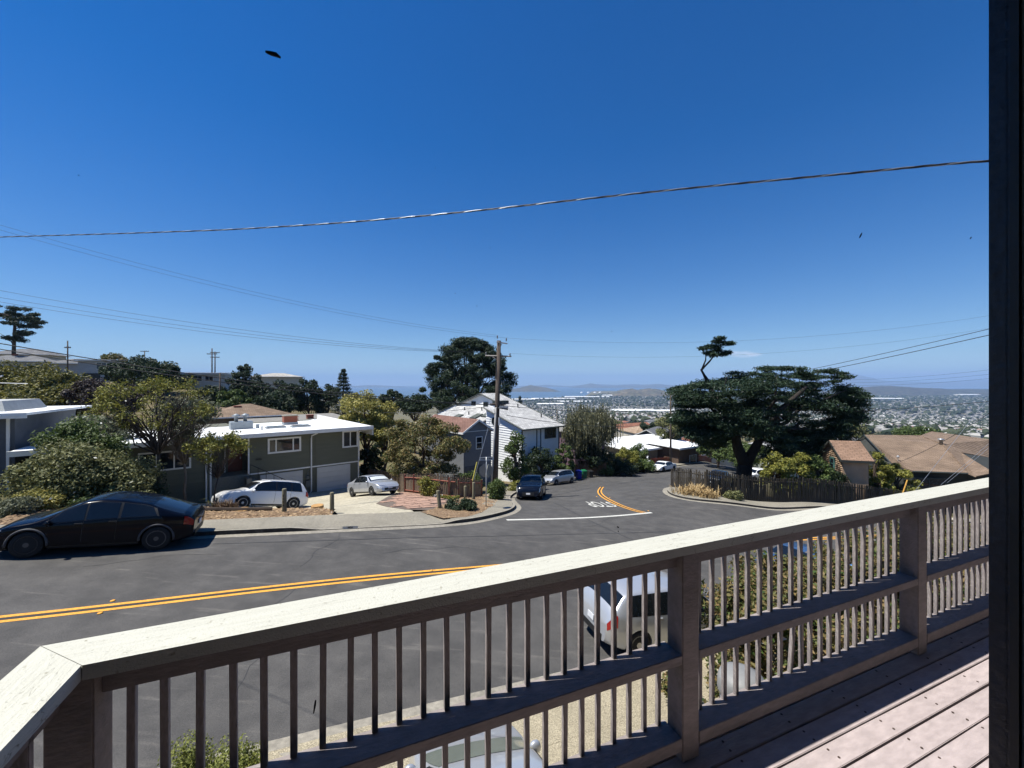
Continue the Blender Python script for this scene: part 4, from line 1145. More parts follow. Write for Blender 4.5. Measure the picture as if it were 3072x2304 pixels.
# right of the side street
bh("mauve and grey house behind the weeping tree", 1712, 66, 7, 8, 1290, 40, 'flat', .3, mat("mauve_siding", (.16, .10, .13), .85, .1, 1), mat("grey_gravel_roof", (.2, .19, .17), .9, .2, 2), [(0, 2.4, 1.4, 1, 'f')])
e = bh("white roofed low house with brick and beige walls", 1925, 76, 16, 9, 1331, 32, 'flat', .5, mat("beige_stucco", (.30, .27, .22), .85, .1, 1), ROOF_WH, [(3.2, 1.7, 1.4, 1.5, 'f', (1, 1)), (5.3, 1.7, 1.4, 1.5, 'f', (1, 1)), (-3, 1.7, 2.2, 1.0, 'f', (1, 1))], ov=1.0)
MB().box(6.4, 7.9, -4.58, -4.51, 0, 3.1).build("brick_panel", BRICK, e)
MB().box(-8.8, 4, -1.5, 5.3, 3.3, 3.75).build("upper_roof", mat("pale_gravel_roof", (.42, .40, .36), .9, .1, 2), e)
MB().box(-5, -2.5, -2.6, -2.4, 3.4, 4.2).build("roof_screen", mat("yellowed_board", (.42, .38, .25), .8, .1, 2), e)
bh("white roofed garage with a pale blue door by the street pole", 2020, 72, 5.5, 6, 1334, 32, 'flat', .2, BROWNW, ROOF_WH, [(1.2, 1.2, 1.9, 2.2, 'f', (1,))], ov=.8)
bh("dark slate gabled house behind the white roofed house", 1965, 96, 13, 9, 1312, 55, 'gable', 2.3, mat("slate_stucco", (.10, .115, .13), .85, .1, 1), ROOF_GR, [(0, 2, 1.2, 1, 'r')])
bh("low grey roofed house beyond the red picket fence", 2110, 84, 12, 9, 1347, 25, 'hip', 1.7, CREAMW, ROOF_GR, [(0, 1.5, 1.4, 1.1, 'f')])
bh("terracotta roofed house further down the slope", 1890, 140, 16, 10, 1290, 30, 'gable', 2.2, CREAMW, ROOF_RED, [(0, 2, 1.4, 1, 'f')])
bh("tan roofed house on the slope beside the terracotta one", 1945, 128, 15, 10, 1292, 15, 'hip', 1.8, CREAMW, shingle("tan_shingles", (.32, .23, .16), (.38, .28, .2)), [(0, 2, 1.4, 1, 'f')])
bh("red roofed house glimpsed left of the cypress crown", 2035, 110, 12, 9, 1322, 30, 'hip', 2.0, CREAMW, ROOF_RED, [(0, 2, 1.4, 1, 'f')])
bh("pale house seen beneath the cypress canopy", 2330, 66, 10, 8, 1345, 30, 'gable', 1.4, mat("pale_green_siding", (.30, .33, .29), .85, .1, 1), ROOF_GR, [(0, 2, 1.6, 1.2, 'f')])
bh("slate roofed house peeping above the cottage", 2525, 70, 6, 6, 1327, 30, 'hip', 1.4, WGREY, ROOF_GR, [(0, 2, 1.4, 1, 'f')], chim=(-1, 0, .2))
# little log-sided cottage
LOGW = mat("tan_log_siding", (.36, .25, .165), .85, .15, 1)
e = simple_house("tan log sided cottage with a teal window and brown roof", (29.2, 35.7), 1.75, 3.65, CZ - 6.3, math.radians(-15.7), 'gable', 1.17, LOGW, shingle("orange_brown_shingles", (.235, .15, .105), (.29, .185, .13), .2, .5), [], .3, trim=DARKW)
h_ = CZ - 6.3 - e.location.z
lg = MB(); z = .1
while z < h_ + 1.05:
    half = 1.8 if z < h_ else 1.8 * (1 - (z - h_) / 1.17)
    lg.tube([(-.875, -half, z), (-.875, half, z)], .085, 6); z += .17
o = lg.build("log_siding", LOGW, e); o["kind"] = "stuff"
window(e, -.97, -.15, h_ - .68, .78, 1.12, -math.pi/2, (1,), 2, TEAL, .14)
# big brown roofed house
def world_roof(pts, m, e, name="roof", th=.14):
    ps = [at(*p) - e.location for p in pts]
    n = (ps[1] - ps[0]).cross(ps[2] - ps[0]).normalized()
    if n.z < 0: n = -n
    o = MB().prism([p - n * th for p in ps], ps).build(name, m, e); uv_planar(o); return o
b0 = gp(2800, 46); b0.z -= 1.0
e = empty("brown_roofed_house", b0, 0, "wide dark house under a sweeping brown shingle roof", "house")
world_roof([(2593,1304,49),(2764,1306,51),(2830,1332,45),(2905,1418,38.5),(2738,1412,39.5),(2672,1386,43)], ROOF_BR, e)
world_roof([(2764,1306,51),(2985,1319,52),(2985,1375,47),(2883,1357,44),(2830,1332,45)], ROOF_BR, e)
world_roof([(2762,1306,51),(2795,1294,56),(2985,1320,54),(2984,1319,52)], ROOF_BR, e)
world_roof([(2830,1332,45),(2883,1357,44),(2982,1418,37),(2930,1428,36.5),(2905,1418,38.5)], ROOF_BR, e)
wl_ = MB()
P0, P1 = at(2738, 1416, 39.9), at(2905, 1421, 39.0)
for (A, B_) in (((2738,1414,40.0),(2900,1420,39.2)), ((2900,1420,39.2),(3010,1425,37.8)), ((2640,1380,43.6),(2738,1414,40.0))):
    A, B_ = at(*A) - b0, at(*B_) - b0
    n = Vector((-(B_.y - A.y), B_.x - A.x, 0)).normalized() * .3
    wl_.prism([(A.x, A.y, -1), (B_.x, B_.y, -1), (B_.x + n.x, B_.y + n.y, -1), (A.x + n.x, A.y + n.y, -1)], [(A.x, A.y, A.z), (B_.x, B_.y, B_.z), (B_.x + n.x, B_.y + n.y, B_.z), (A.x + n.x, A.y + n.y, A.z)])
gb = [at(2560,1332,50.5) - b0, at(2593,1306,49.3) - b0, at(2672,1388,43.4) - b0]
wl_.prism([gb[1], gb[2], Vector((gb[2].x, gb[2].y, 0)), Vector((gb[0].x, gb[0].y, 0)), gb[0]], [p + Vector((.2, .3, 0)) for p in (gb[1], gb[2], Vector((gb[2].x, gb[2].y, 0)), Vector((gb[0].x, gb[0].y, 0)), gb[0])])
wl_.build("wall", DARKW, e)
A = at(2783, 1428, 39.6) - b0; window(e, A.x, A.y - .1, A.z - .9, 2.9, 1.5, math.radians(-8), (1, 1), 1, TRIMD, .12)
for (A, B_) in (((2738,1415,39.4),(2905,1421,38.4)), ((2593,1305,49),(2672,1388,42.9)), ((2552,1335,51),(2593,1305,49))):
    MB().tube([at(*A) - b0, at(*B_) - b0], .07, 4).build("fascia", TRIMD, e)
gq = [at(2886, 1358.5, 44.3) - b0, at(2990, 1377, 46.8) - b0, at(2990, 1424, 41) - b0]
MB().prism(gq, [q + Vector((.15, .3, 0)) for q in gq]).build("gable_wall", DARKW, e)
A = at(2823, 1330, 45.2) - b0
MB().lathe([(.16, -.3), (.16, .35), (.26, .36), (.28, .48), (.02, .55)], 12, c=A).build("roof_vent", METAL, e, True)
A = at(2694, 1388, 42) - b0
MB().tube([A, A + Vector((0, 0, .6))], .03).lathe([(.12, .55), (.13, .65), (.02, .75)], 10, c=A).build("weatherhead", METAL, e)
# ---------------------------------------------------------------- trees and shrubs
def unit(v): return v / (np.linalg.norm(v, axis=-1, keepdims=True) + 1e-9)
def leaves(r, cen, rad, n, size, asp=.45, out=.5, up=.25, shell=.55, droop=0., flat=None):
    """n leaf blades spread through clumps: cen (m,3), rad (m,3)"""
    k = r.integers(0, len(cen), n) if np.ndim(n) == 0 else np.repeat(np.arange(len(cen)), n)
    n = len(k)
    d = unit(r.normal(size=(n, 3))); q = (shell + (1 - shell) * r.random(n) ** .7)
    q = np.where(r.random(n) < .22, q * r.random(n), q)
    p = cen[k] + d * rad[k] * q[:, None]
    nr = unit(unit(d / rad[k] * rad[k].max(1, keepdims=True)) * out + r.normal(size=(n, 3)) * .55 + np.array([0, 0, up]))
    if flat is not None: nr = unit(nr * (1 - flat) + np.array([0, 0, 1.]) * flat)
    t = unit(np.cross(nr, r.normal(size=(n, 3)))); t[:, 2] -= droop; t = unit(t)
    b = unit(np.cross(nr, t))
    s = (size * r.uniform(.6, 1.35, n))[:, None]
    V = np.stack([p - t*s, p + b*s*asp + nr*s*.12, p + t*s, p - b*s*asp + nr*s*.12], 1)
    return V.reshape(-1, 3)
def leaf_obj(name, V, m, parent):
    return link(name, np_mesh(name, V, np.arange(len(V)).reshape(-1, 4)), m, parent)
def limb_path(r, a, b, sag=.12, n=5, wob=.05):
    a, b = np.array(a, float), np.array(b, float); L = np.linalg.norm(b - a)
    s = np.linspace(0, 1, n)[:, None]; p = a + (b - a) * s
    p[:, 2] += np.sin(s[:, 0] * math.pi) * L * sag
    p[1:-1] += r.normal(size=(n - 2, 3)) * L * wob
    return p
CAM = np.array([0, 0, CZ])
def clump_fill(r, n, w, d, z0, z1, cs, power=2.0, hollow=.35, flatb=.0):
    """clump centres filling a rounded crown between z0 and z1"""
    o = []
    while len(o) < n:
        p = r.uniform(-1, 1, 3); q = abs(p[0])**power + abs(p[1])**power + abs(p[2])**power
        if hollow < q < 1: o.append((p[0]*w/2, p[1]*d/2, (z0 + z1)/2 + p[2]*(z1 - z0)/2))
    o = np.array(o); rad = cs * r.uniform(.65, 1.35, (n, 1)) * np.array([1, 1, .8]) * np.ones((n, 3))
    return o, rad
def tree(name, label, base, w, h, z0, lm, kind='broad', n=9000, size=.14, seed=1, cs=None, nclump=40, trunk=.2, bark=None, d=None, cat="tree", group=None, parts=True, lean=(0, 0)):
    """base: ground point; w crown width; h total height; z0 crown bottom above ground"""
    r = np.random.default_rng(seed); d = d or w
    e = empty(name, base, 0, label, cat, group)
    bark = bark or BARK
    cs = cs or w * .13
    tb = MB()
    if kind in ('broad', 'pine', 'cypress', 'sparse', 'weep'):
        c, rd = clump_fill(r, nclump, w - cs, d - cs, z0 + cs*.5, h - cs*.6, cs)
        if kind == 'pine': rd *= np.array([1, 1, .75])
        if kind == 'cypress': rd = rd * np.array([1.5, 1.5, .35])
        c[:, 0] += lean[0] * (c[:, 2] / h); c[:, 1] += lean[1] * (c[:, 2] / h)
        top = np.array([lean[0]*.7, lean[1]*.7, h * .82])
        tp = limb_path(r, (0, 0, -.4), top, 0, 7, .015)
        tb.tube(tp, np.linspace(trunk, trunk*.25, 7), 8)
        step = max(1, nclump // (14 if kind != 'sparse' else 40))
        for q in c[::step]:
            f = max(np.clip((q[2] - z0*.6) / h, .12, .8) * r.uniform(.6, .95), min(.82, z0/h*1.0)); s = tp[int(round(f * 6))]
            tb.tube(limb_path(r, s, q, .05), np.linspace(trunk*.45, trunk*.06, 5), 5)
            if kind == 'sparse':
                for _ in range(5):
                    q2 = q + r.normal(size=3) * cs * .9
                    tb.tube(limb_path(r, s + (q - s)*r.uniform(.4, .9), q2, .03, 4), np.linspace(trunk*.12, trunk*.03, 4), 4)
        tb.build("trunk", bark, e, True)
        if kind == 'weep':
            V = []
            for q, R in zip(c, rd):
                ns = int(n / nclump / 9) + 1
                for _ in range(ns):
                    s0 = q + r.normal(size=3) * R * .6; L = r.uniform(.5, 1.4) * cs * 1.7; m_ = 9
                    zz = np.linspace(0, 1, m_); p = s0 + np.c_[r.normal()*.08*zz, r.normal()*.08*zz, -L*zz]
                    t = np.tile([0, 0, -1.], (m_, 1)) + r.normal(size=(m_, 3))*.3; t = unit(t); b = unit(np.cross(t, r.normal(size=(m_, 3))))
                    s_ = size * r.uniform(.7, 1.3, (m_, 1))
                    V.append(np.stack([p - t*s_, p + b*s_*.3, p + t*s_, p - b*s_*.3], 1).reshape(-1, 3))
            V = np.concatenate(V)
        elif kind == 'pine': V = leaves(r, c, rd, n, size, .22, .9, .25, .25)
        elif kind == 'cypress': V = leaves(r, c, rd, n, size, .3, .3, .5, .2, flat=.3)
        elif kind == 'sparse': V = leaves(r, c, rd, n, size, .5, .3, .3, .2)
        else: V = leaves(r, c, rd, n, size, .5, .5, .3, .5)
    leaf_obj("crown", V, lm, e)
    return e
def shrub(name, label, base, w, d, h, lm, n=5000, size=.08, seed=1, nclump=30, cs=None, cat="shrub", group=None, out=.5, kind='round', asp=.5):
    r = np.random.default_rng(seed); e = empty(name, base, 0, label, cat, group)
    cs = cs or min(w, d, h) * .27
    c, rd = clump_fill(r, nclump, w - cs, d - cs, cs*.3, h - cs*.7, cs, 2.6, .15)
    V = leaves(r, c, rd, n, size, asp, out, .3, .5)
    tb = MB()
    for q in c[::3]: tb.tube(limb_path(r, (0, 0, -.2), q, .02, 4), np.linspace(.035, .008, 4), 4)
    tb.build("stem", TWIG, e)
    leaf_obj("foliage", V, lm, e)
    return e
L_DARK = leaf_mat("dark_green_leaf", [(0.015, 0.027, 0.013), (0.027, 0.048, 0.020), (0.045, 0.069, 0.030)])
L_PINE = leaf_mat("pine_needles", [(0.014, 0.028, 0.014), (0.023, 0.044, 0.021), (0.039, 0.064, 0.028)], trans=.1)
L_CYP = leaf_mat("cypress_foliage", [(.013, .031, .017), (.024, .048, .024), (.042, .072, .034)], trans=.12)
L_MID = leaf_mat("mid_green_leaf", [(0.045, 0.075, 0.021), (0.075, 0.117, 0.033), (0.117, 0.158, 0.045)])
L_OLIVE = leaf_mat("olive_grey_leaf", [(.09, .105, .04), (.16, .17, .065), (.25, .245, .105)])
L_YEL = leaf_mat("yellow_green_leaf", [(.10, .12, .022), (.2, .21, .036), (.31, .285, .06)])
L_GOLD = leaf_mat("golden_leaf", [(0.131, 0.145, 0.036), (0.290, 0.268, 0.065), (0.435, 0.370, 0.102)])
L_TWO = leaf_mat("green_gold_shadow_leaf", [(.018, .034, .012), (.026, .045, .014), (.05, .07, .02), (.11, .12, .025), (.26, .23, .05)])  # darkest leaf tints stand in for shadows inside the acacia crowns
L_AUT = leaf_mat("green_and_rust_leaf", [(.06, .095, .026), (.11, .15, .04), (.18, .205, .06), (.27, .26, .085), (.26, .19, .075)])
L_PURP = leaf_mat("purple_brown_leaf", [(0.026, 0.018, 0.018), (0.046, 0.031, 0.031), (0.072, 0.055, 0.052)])
L_GREY = leaf_mat("grey_green_leaf", [(0.084, 0.098, 0.056), (0.133, 0.147, 0.084), (0.196, 0.203, 0.126)])
L_HEDGE = leaf_mat("hedge_leaf", [(.05, .095, .02), (.10, .16, .03), (.17, .22, .045), (.27, .29, .07), (.24, .16, .07)])
L_WEEP = leaf_mat("weeping_grey_leaf", [(.10, .105, .055), (.17, .17, .09), (.25, .24, .14)])
L_TAN = leaf_mat("dry_tan_blade", [(.34, .23, .10), (.48, .34, .16), (.58, .43, .22)])
L_BOX = leaf_mat("box_leaf", [(0.081, 0.101, 0.019), (0.162, 0.182, 0.035), (0.257, 0.270, 0.061)])
def tr(name, label, px, ytop, Y, wpx, lm, kind='broad', ybot=None, **k):
    """tree from its outline in the photo: centre column, top row, crown width and crown bottom row at distance Y"""
    b = gp(px, Y); zt = at(px, ytop, Y).z; h = zt - b.z; w = wpx * Y / F
    z0 = (at(px, ybot, Y).z - b.z) if ybot else h * .25
    if k.get('cat') == 'shrub' or name == 'shrub_tree': z0 = .15
    return tree(name, label, b, w, h, max(z0, .1), lm, kind, **k)

# --- hillside and far left
b = gp(42, 105); e = empty("pine_tree", b, 0, "tall bare-trunked pine on the left hilltop", "tree"); r = np.random.default_rng(3); tb = MB()
def TP(px, py, dy=0.0): return np.array(at(px, py, 105)) - np.array(b) + np.array([0, dy, 0])
tb.tube([(0, 0, -.5), TP(41, 1070), TP(43, 1000), TP(46, 955), TP(48, 930)], [.5, .42, .34, .22, .08], 8)
c, rd = [], []
for (px, py) in [(28,930),(50,926),(72,930),(10,938),(92,944),(108,958),(118,964),(60,942),(36,944),(84,960),(22,952),(66,962),(98,974),(76,978),(92,1000),(104,1003),(62,1000),(72,1018),(54,1016),(8,960),(50,974),(-6,945),(-12,930)]:
    for _ in range(2): c.append(TP(px + r.normal()*3, py + r.normal()*2, r.normal()*2.2)); k = r.uniform(.8, 1.35); rd.append((k*1.25, k*1.1, k*.5))
    tb.tube(limb_path(r, TP(44, min(1015, py + 26)), c[-1], -.04), np.linspace(.13, .03, 5), 5)
tb.tube(limb_path(r, TP(41, 1035), TP(0, 1000), .02), np.linspace(.15, .05, 5), 5)
tb.build("trunk", BARK, e, True); leaf_obj("crown", leaves(r, np.array(c), np.array(rd), 12000, .34, .24, .6, .4, .2), L_PINE, e)
for i, (px, yt, Y, w, yb) in enumerate([(40,1075,62,220,1225), (150,1105,58,190,1260), (230,1140,52,150,1270), (90,1170,50,200,1290)]):
    tr("acacia_tree", ["dark acacia with golden sprays at the frame's left below the hill houses", "golden green acacia below the grey hill houses", "low golden acacia beside the purple tree", "shaded acacia behind the slate blue house"][i], px, yt, Y, w, L_TWO, 'broad', yb, n=12000, size=.2, seed=10 + i, nclump=55, cs=1.35)
tr("plum_tree", "dark purple leaved plum tree below the hill houses", 290, 1135, 48, 150, L_PURP, 'broad', 1250, n=9000, size=.14, seed=21, nclump=45)
tr("plum_tree", "smaller purple brown tree behind the leafy yellow tree", 385, 1150, 52, 110, L_PURP, 'broad', 1240, n=6000, size=.14, seed=22)
tr("oak_tree", "dense dark oak on the hill behind the leafy tree", 425, 1068, 78, 170, L_DARK, 'broad', 1190, n=9000, size=.24, seed=23, nclump=50)
tr("oak_tree", "dark oak beside the grey house with the open garage", 350, 1085, 84, 90, L_DARK, 'broad', 1180, n=5000, size=.25, seed=24)
tr("oak_tree", "dark spreading oak left of the panelled stilt house", 490, 1083, 74, 120, L_DARK, 'broad', 1190, n=6500, size=.22, seed=25)
tr("oak_tree", "brown tinged tree on the ridge behind the oaks", 340, 1058, 120, 70, L_AUT, 'broad', 1100, n=3000, size=.3, seed=26)
for i, (px, yt, Y, w, yb, lm) in enumerate([(560,1120,88,60,1170,L_MID),(655,1150,74,120,1240,L_DARK),(735,1095,84,95,1230,L_DARK),(775,1140,78,110,1240,L_DARK),(850,1135,80,110,1240,L_DARK),(925,1130,82,100,1245,L_DARK),(700,1165,66,100,1250,L_MID),(985,1140,84,110,1250,L_DARK),(820,1170,70,130,1255,L_DARK)]):
    tr("wood_tree", ["small green tree by the stilt house roof", "dark tree below the panelled stilt house", "tall dark pointed tree between the stilt house and the cream hilltop house", "dark round tree below the tall pointed one", "dark tree below the cream hilltop house", "dark bushy tree left of the tiered conifer", "mid green tree above the brown pyramid roof", "dark tree behind the golden tree's left shoulder", "wide dark tree above the brick chimneys"][i],
       px, yt, Y, w, lm, 'broad', yb, n=6000, size=.22, seed=30 + i, nclump=34)
def conifer(name, label, px, ytop, Y, wpx, seed, n=7000, lm=None, size=.2):
    b = gp(px, Y); h = at(px, ytop, Y).z - b.z; w = wpx*Y/F; r = np.random.default_rng(seed)
    e = empty(name, b, 0, label, "tree"); tb = MB(); tb.tube([(0,0,-.3),(0,0,h*.97)], [w*.05, .03], 7); c, rd = [], []
    for z in np.arange(h*.2, h*.98, h*.055):
        rr = w/2 * (1 - z/h)**.75 + .25
        for a in np.arange(0, 6.28, .8):
            aa = a + r.uniform(0, 1); q = rr * r.uniform(.55, 1); p = (q*math.cos(aa), q*math.sin(aa), z - q*.12)
            tb.tube([(0,0,z), p], [.05,.02], 4); c.append(np.array(p)*[.75,.75,1]); rd.append((rr*.5, rr*.5, h*.035))
    tb.build("trunk", BARK, e); leaf_obj("crown", leaves(r, np.array(c), np.array(rd), n, size, .3, .3, .6, .2, flat=.35), lm or L_DARK, e); return e
conifer("cedar_tree", "tiered dark cedar rising behind the brick chimneys", 1030, 1106, 82, 105, 41)
conifer("cedar_tree", "slim dark spire of a conifer left of the cream hilltop house", 738, 1092, 86, 60, 42, 4000)
conifer("cedar_tree", "young conifer beyond the white house roof", 1560, 1187, 105, 52, 43, 3500)
# --- middle distance
tr("golden_tree", "rounded golden flowered tree behind the sage house", 1095, 1162, 44, 185, L_GOLD, 'broad', 1330, n=15000, size=.13, seed=50, nclump=70, cs=.75)
tr("golden_tree", "lower golden shoulder tree between sage house and olive bush", 1160, 1235, 42, 90, L_GOLD, 'broad', 1350, n=6000, size=.12, seed=51)
tr("dark_tree", "dark tree left of the big pine, behind the golden tree", 1175, 1165, 78, 75, L_DARK, 'broad', 1240, n=4500, size=.22, seed=52)
tr("dark_tree", "low dark tree mass at the foot of the big pine", 1245, 1180, 76, 130, L_DARK, 'broad', 1245, n=6000, size=.22, seed=53)
tr("dark_tree", "shaded tree between the sage house corner and the garden fence", 1115, 1330, 38, 90, L_DARK, 'broad', 1440, n=5000, size=.12, seed=54)
tr("olive_bush_tree", "broad olive and rust leaved tree behind the board fence", 1270, 1240, 35.5, 275, L_AUT, 'broad', 1446, n=30000, size=.095, seed=55, nclump=95, cs=.62, trunk=.14)
# the big pine
b = gp(1400, 78); zt = at(1400, 1014, 78).z; H_ = zt - b.z
e = empty("big_pine_tree", b, 0, "huge dark rounded pine behind the white house", "tree")
r = np.random.default_rng(60); tb = MB(); tp = limb_path(r, (0,0,-.5), (-.5,0,H_*.86), 0, 8, .012); tb.tube(tp, np.linspace(.75, .12, 8), 9)
c, rd = [], []
def inside_pine(x, z):          # outline as half widths by height
    f = (z - (at(0,1215,78).z - b.z)) / (H_ - (at(0,1215,78).z - b.z))
    if f < 0 or f > 1: return None
    hw = np.interp(f, [0, .12, .3, .5, .7, .85, .95, 1], [5.2, 8.8, 9.0, 8.3, 6.6, 5.0, 3.2, 1.2]); cx = np.interp(f, [0, .3, .7, 1], [-.8, .2, .5, .2])
    return cx, hw
while len(c) < 300:
    z = r.uniform(H_*.35, H_); q = inside_pine(0, z)
    if q is None: continue
    a = r.uniform(0, 6.28); s = q[1] * math.sqrt(r.uniform(.25, 1)); c.append((q[0] + s*math.cos(a), s*math.sin(a), z - .5)); k = r.uniform(.55, 1.25); rd.append((k*1.25, k*1.25, k*.85))
c, rd = np.array(c), np.array(rd)
for q in c[::5]:
    s = tp[int(np.clip((q[2] - 3)/H_*.8, .2, .85)*7)]; tb.tube(limb_path(r, s, q, -.05), np.linspace(.2, .03, 5), 5)
tb.build("trunk", BARK, e, True); leaf_obj("crown", leaves(r, c, rd, 80000, .27, .26, .9, .3, .3), L_PINE, e)

tr("shrub_tree", "upright green tree beside the utility pole", 1545, 1290, 38, 88, L_MID, 'broad', 1425, n=9000, size=.085, seed=70, nclump=50, cs=.42)
tr("shrub_tree", "loose green bush before the white house garage", 1622, 1335, 47.5, 95, L_DARK, 'broad', 1430, n=7000, size=.1, seed=71, cs=.55)
tr("shrub_tree", "bright green bush left of the weeping tree", 1695, 1322, 48, 70, L_MID, 'broad', 1400, n=5000, size=.12, seed=72)
tr("weeping_tree", "grey green weeping tree behind the refuse bins", 1765, 1208, 54, 168, L_WEEP, 'weep', 1330, n=30000, size=.16, seed=73, nclump=75, cs=.95, trunk=.25)
tr("dark_tree", "dark foliage under the weeping tree", 1775, 1330, 53, 110, L_DARK, 'broad', 1410, n=5000, size=.13, seed=74)
for i, (px, yt, Y, w, lm, yb) in enumerate([(1830,1350,56,70,L_AUT,1400),(1880,1338,58,95,L_YEL,1395),(1915,1330,62,60,L_MID,1390),(1860,1378,54,110,L_DARK,1428),(1812,1392,52.5,50,L_MID,1432),(1930,1378,59,80,L_MID,1418)]):
    tr("garden_shrub", ["rust tinged shrub beside the board fence end", "yellow green shrub before the white roofed house", "spiky dark shrub before the white roofed house", "clipped dark shrub along the side street", "low round shrub at the end of the board fence", "green shrub next to the parked white sports car"][i], px, yt, Y, w, lm, 'broad', yb, n=5500, size=.12, seed=80 + i, cat="shrub", cs=.55)
tr("eucalyptus_tree", "thin grey green tree behind the street pole", 2010, 1238, 80, 95, L_OLIVE, 'broad', 1325, n=7000, size=.18, seed=87, cs=.9)
tr("slope_tree", "dark tree below the slate gabled house", 1950, 1265, 120, 60, L_DARK, 'broad', 1300, n=3000, size=.3, seed=88)
tr("slope_tree", "green trees edge beyond the terracotta roof", 1850, 1262, 150, 70, L_MID, 'broad', 1300, n=3000, size=.35, seed=89)
tr("slope_tree", "grey dry tree to the right of the cypress", 2545, 1262, 76, 90, L_OLIVE, 'broad', 1330, n=6000, size=.18, seed=90)
tr("slope_tree", "rounded green tree beyond the brown roof ridge", 2745, 1276, 105, 110, L_MID, 'broad', 1320, n=5000, size=.28, seed=91)
tr("slope_tree", "green tree behind the cypress trunk", 2155, 1305, 66, 130, L_MID, 'broad', 1385, n=7000, size=.18, seed=92)
tr("slope_tree", "green tree glimpsed through the cypress fork", 2240, 1325, 60, 130, L_MID, 'broad', 1400, n=7000, size=.16, seed=93)
tr("slope_tree", "small tree by the low grey roofed house", 2085, 1340, 78, 50, L_AUT, 'broad', 1375, n=3000, size=.16, seed=94)
# bushes behind the dark fence
for i, (px, yt, Y, w, lm, yb) in enumerate([(2335,1358,32.6,105,L_YEL,1440),(2400,1352,33.2,95,L_YEL,1440),(2455,1362,34,85,L_MID,1440),(2625,1345,36,95,L_YEL,1420),(2690,1388,38.0,160,L_YEL,1445),(2590,1400,37,100,L_MID,1445),(2510,1412,34.5,70,L_DARK,1445)]):
    tr("fence_shrub", ["yellow green bush right of the cypress trunk behind the dark fence", "yellow bush left of the tan cottage", "shaded bush touching the tan cottage wall", "tall golden bush between cottage and brown roof", "wide low golden bush under the brown roof's edge", "shaded green bush below the cottage eaves", "dark low bush under the teal window"][i], px, yt, Y, w, lm, 'broad', yb, n=7500, size=.1, seed=100 + i, cat="shrub", cs=.42)
# --- the Monterey cypress
b = gp(2225, 38); e = empty("cypress_tree", b, 0, "huge spreading flat topped cypress with a windswept tip behind the fence", "tree")
def CP(px, py, dy=0.0): return np.array(at(px, py, 38 + dy)) - np.array(b) if dy == 0 else np.array(at(px, py, 38 + dy)) - np.array(b)
r = np.random.default_rng(110); tb = MB()
def limb(pts, r0, r1, n=8): tb.tube(pts, np.linspace(r0, r1, len(pts)), n)
fork = CP(2235, 1395)
limb([CP(2232, 1460), CP(2232, 1425), fork], .72, .62, 12)
limb([fork, CP(2212, 1340), CP(2205, 1295), CP(2180, 1240), CP(2130, 1170)], .55, .16, 10)
limb([fork, CP(2262, 1350), CP(2290, 1300, -.5), CP(2340, 1230, -1), CP(2420, 1160, -1)], .5, .14, 10)
limb([CP(2205, 1295), CP(2160, 1230, 1), CP(2125, 1150, .5), CP(2118, 1135), CP(2104, 1110), CP(2128, 1085), CP(2140, 1070)], .26, .05)
limb([CP(2104, 1112), CP(2117, 1080), CP(2118, 1060)], .09, .03)
for (px, py, dy) in [(2070,1190,1),(2060,1260,-1),(2260,1140,2),(2330,1130,-2),(2470,1150,1),(2540,1170,-1),(2560,1210,0),(2520,1260,2),(2440,1290,-2),(2380,1310,1),(2290,1280,-3),(2110,1290,2),(2180,1130,-2)]:
    s = CP(2200, 1280) if px < 2210 else CP(2295, 1290, -.5)
    tb.tube(limb_path(r, s, CP(px, py, dy), .03), np.linspace(.2, .04, 5), 6)
tb.build("trunk", mat("black_cypress_bark", (.028, .022, .018), .95, .4, 3, .8, 18, stretch=(3, 3, .6)), e, True)
top = np.interp
xs_ = [2035, 2060, 2100, 2150, 2200, 2225, 2300, 2360, 2420, 2470, 2510, 2545, 2580]
ytop_ = [1165, 1148, 1138, 1128, 1128, 1140, 1112, 1108, 1106, 1104, 1135, 1165, 1192]
ybot_ = [1275, 1305, 1335, 1330, 1300, 1300, 1325, 1362, 1368, 1364, 1345, 1290, 1225]
c, rd = [], []
for _ in range(470):
    px = r.uniform(2040, 2570); a, bq = np.interp(px, xs_, ytop_), np.interp(px, xs_, ybot_)
    f = r.random(); f = f if r.random() < .75 else .75 + .25*r.random(); py = a + 8 + (bq - a - 14) * f
    hw = 4.9 * math.sqrt(max(.05, 1 - ((px - 2300) / 285) ** 2)) * (1 - .35 * abs(f - .4))
    c.append(CP(px, py, r.uniform(-1, 1) * hw if px < 2380 else r.uniform(-.3, 1) * hw)); k = r.uniform(.4, 1.25); rd.append((k*1.6, k*1.2, k*.34))
for _ in range(46):
    px, py = [(r.uniform(2032, 2062), r.uniform(1158, 1275)), (r.uniform(2545, 2588), r.uniform(1158, 1262)), (r.uniform(2180, 2520), np.interp(r.uniform(2180, 2520), xs_, ytop_) + r.uniform(-4, 10))][_ % 3]
    c.append(CP(px, py, r.uniform(-.5, 2.5))); k = r.uniform(.5, .9); rd.append((k*1.7, k*.9, k*.26))
for _ in range(90):
    px = r.uniform(2295, 2550) if r.random() < .7 else r.uniform(2065, 2190); py = r.uniform(1295, 1378) if px > 2200 else r.uniform(1270, 1338)
    c.append(CP(px, py, r.uniform(0, 4.5))); k = r.uniform(.6, 1.3); rd.append((k*1.3, k*1.1, k*.45))
for px, py in [(2535,1130),(2515,1132),(2490,1112),(2556,1182),(2566,1194),(2228,1132),(2040,1165),(2350,1106),(2400,1108),(2300,1110),(2260,1122)]:
    c.append(CP(px, py, r.uniform(-1, 1))); rd.append((.95, .7, .28))
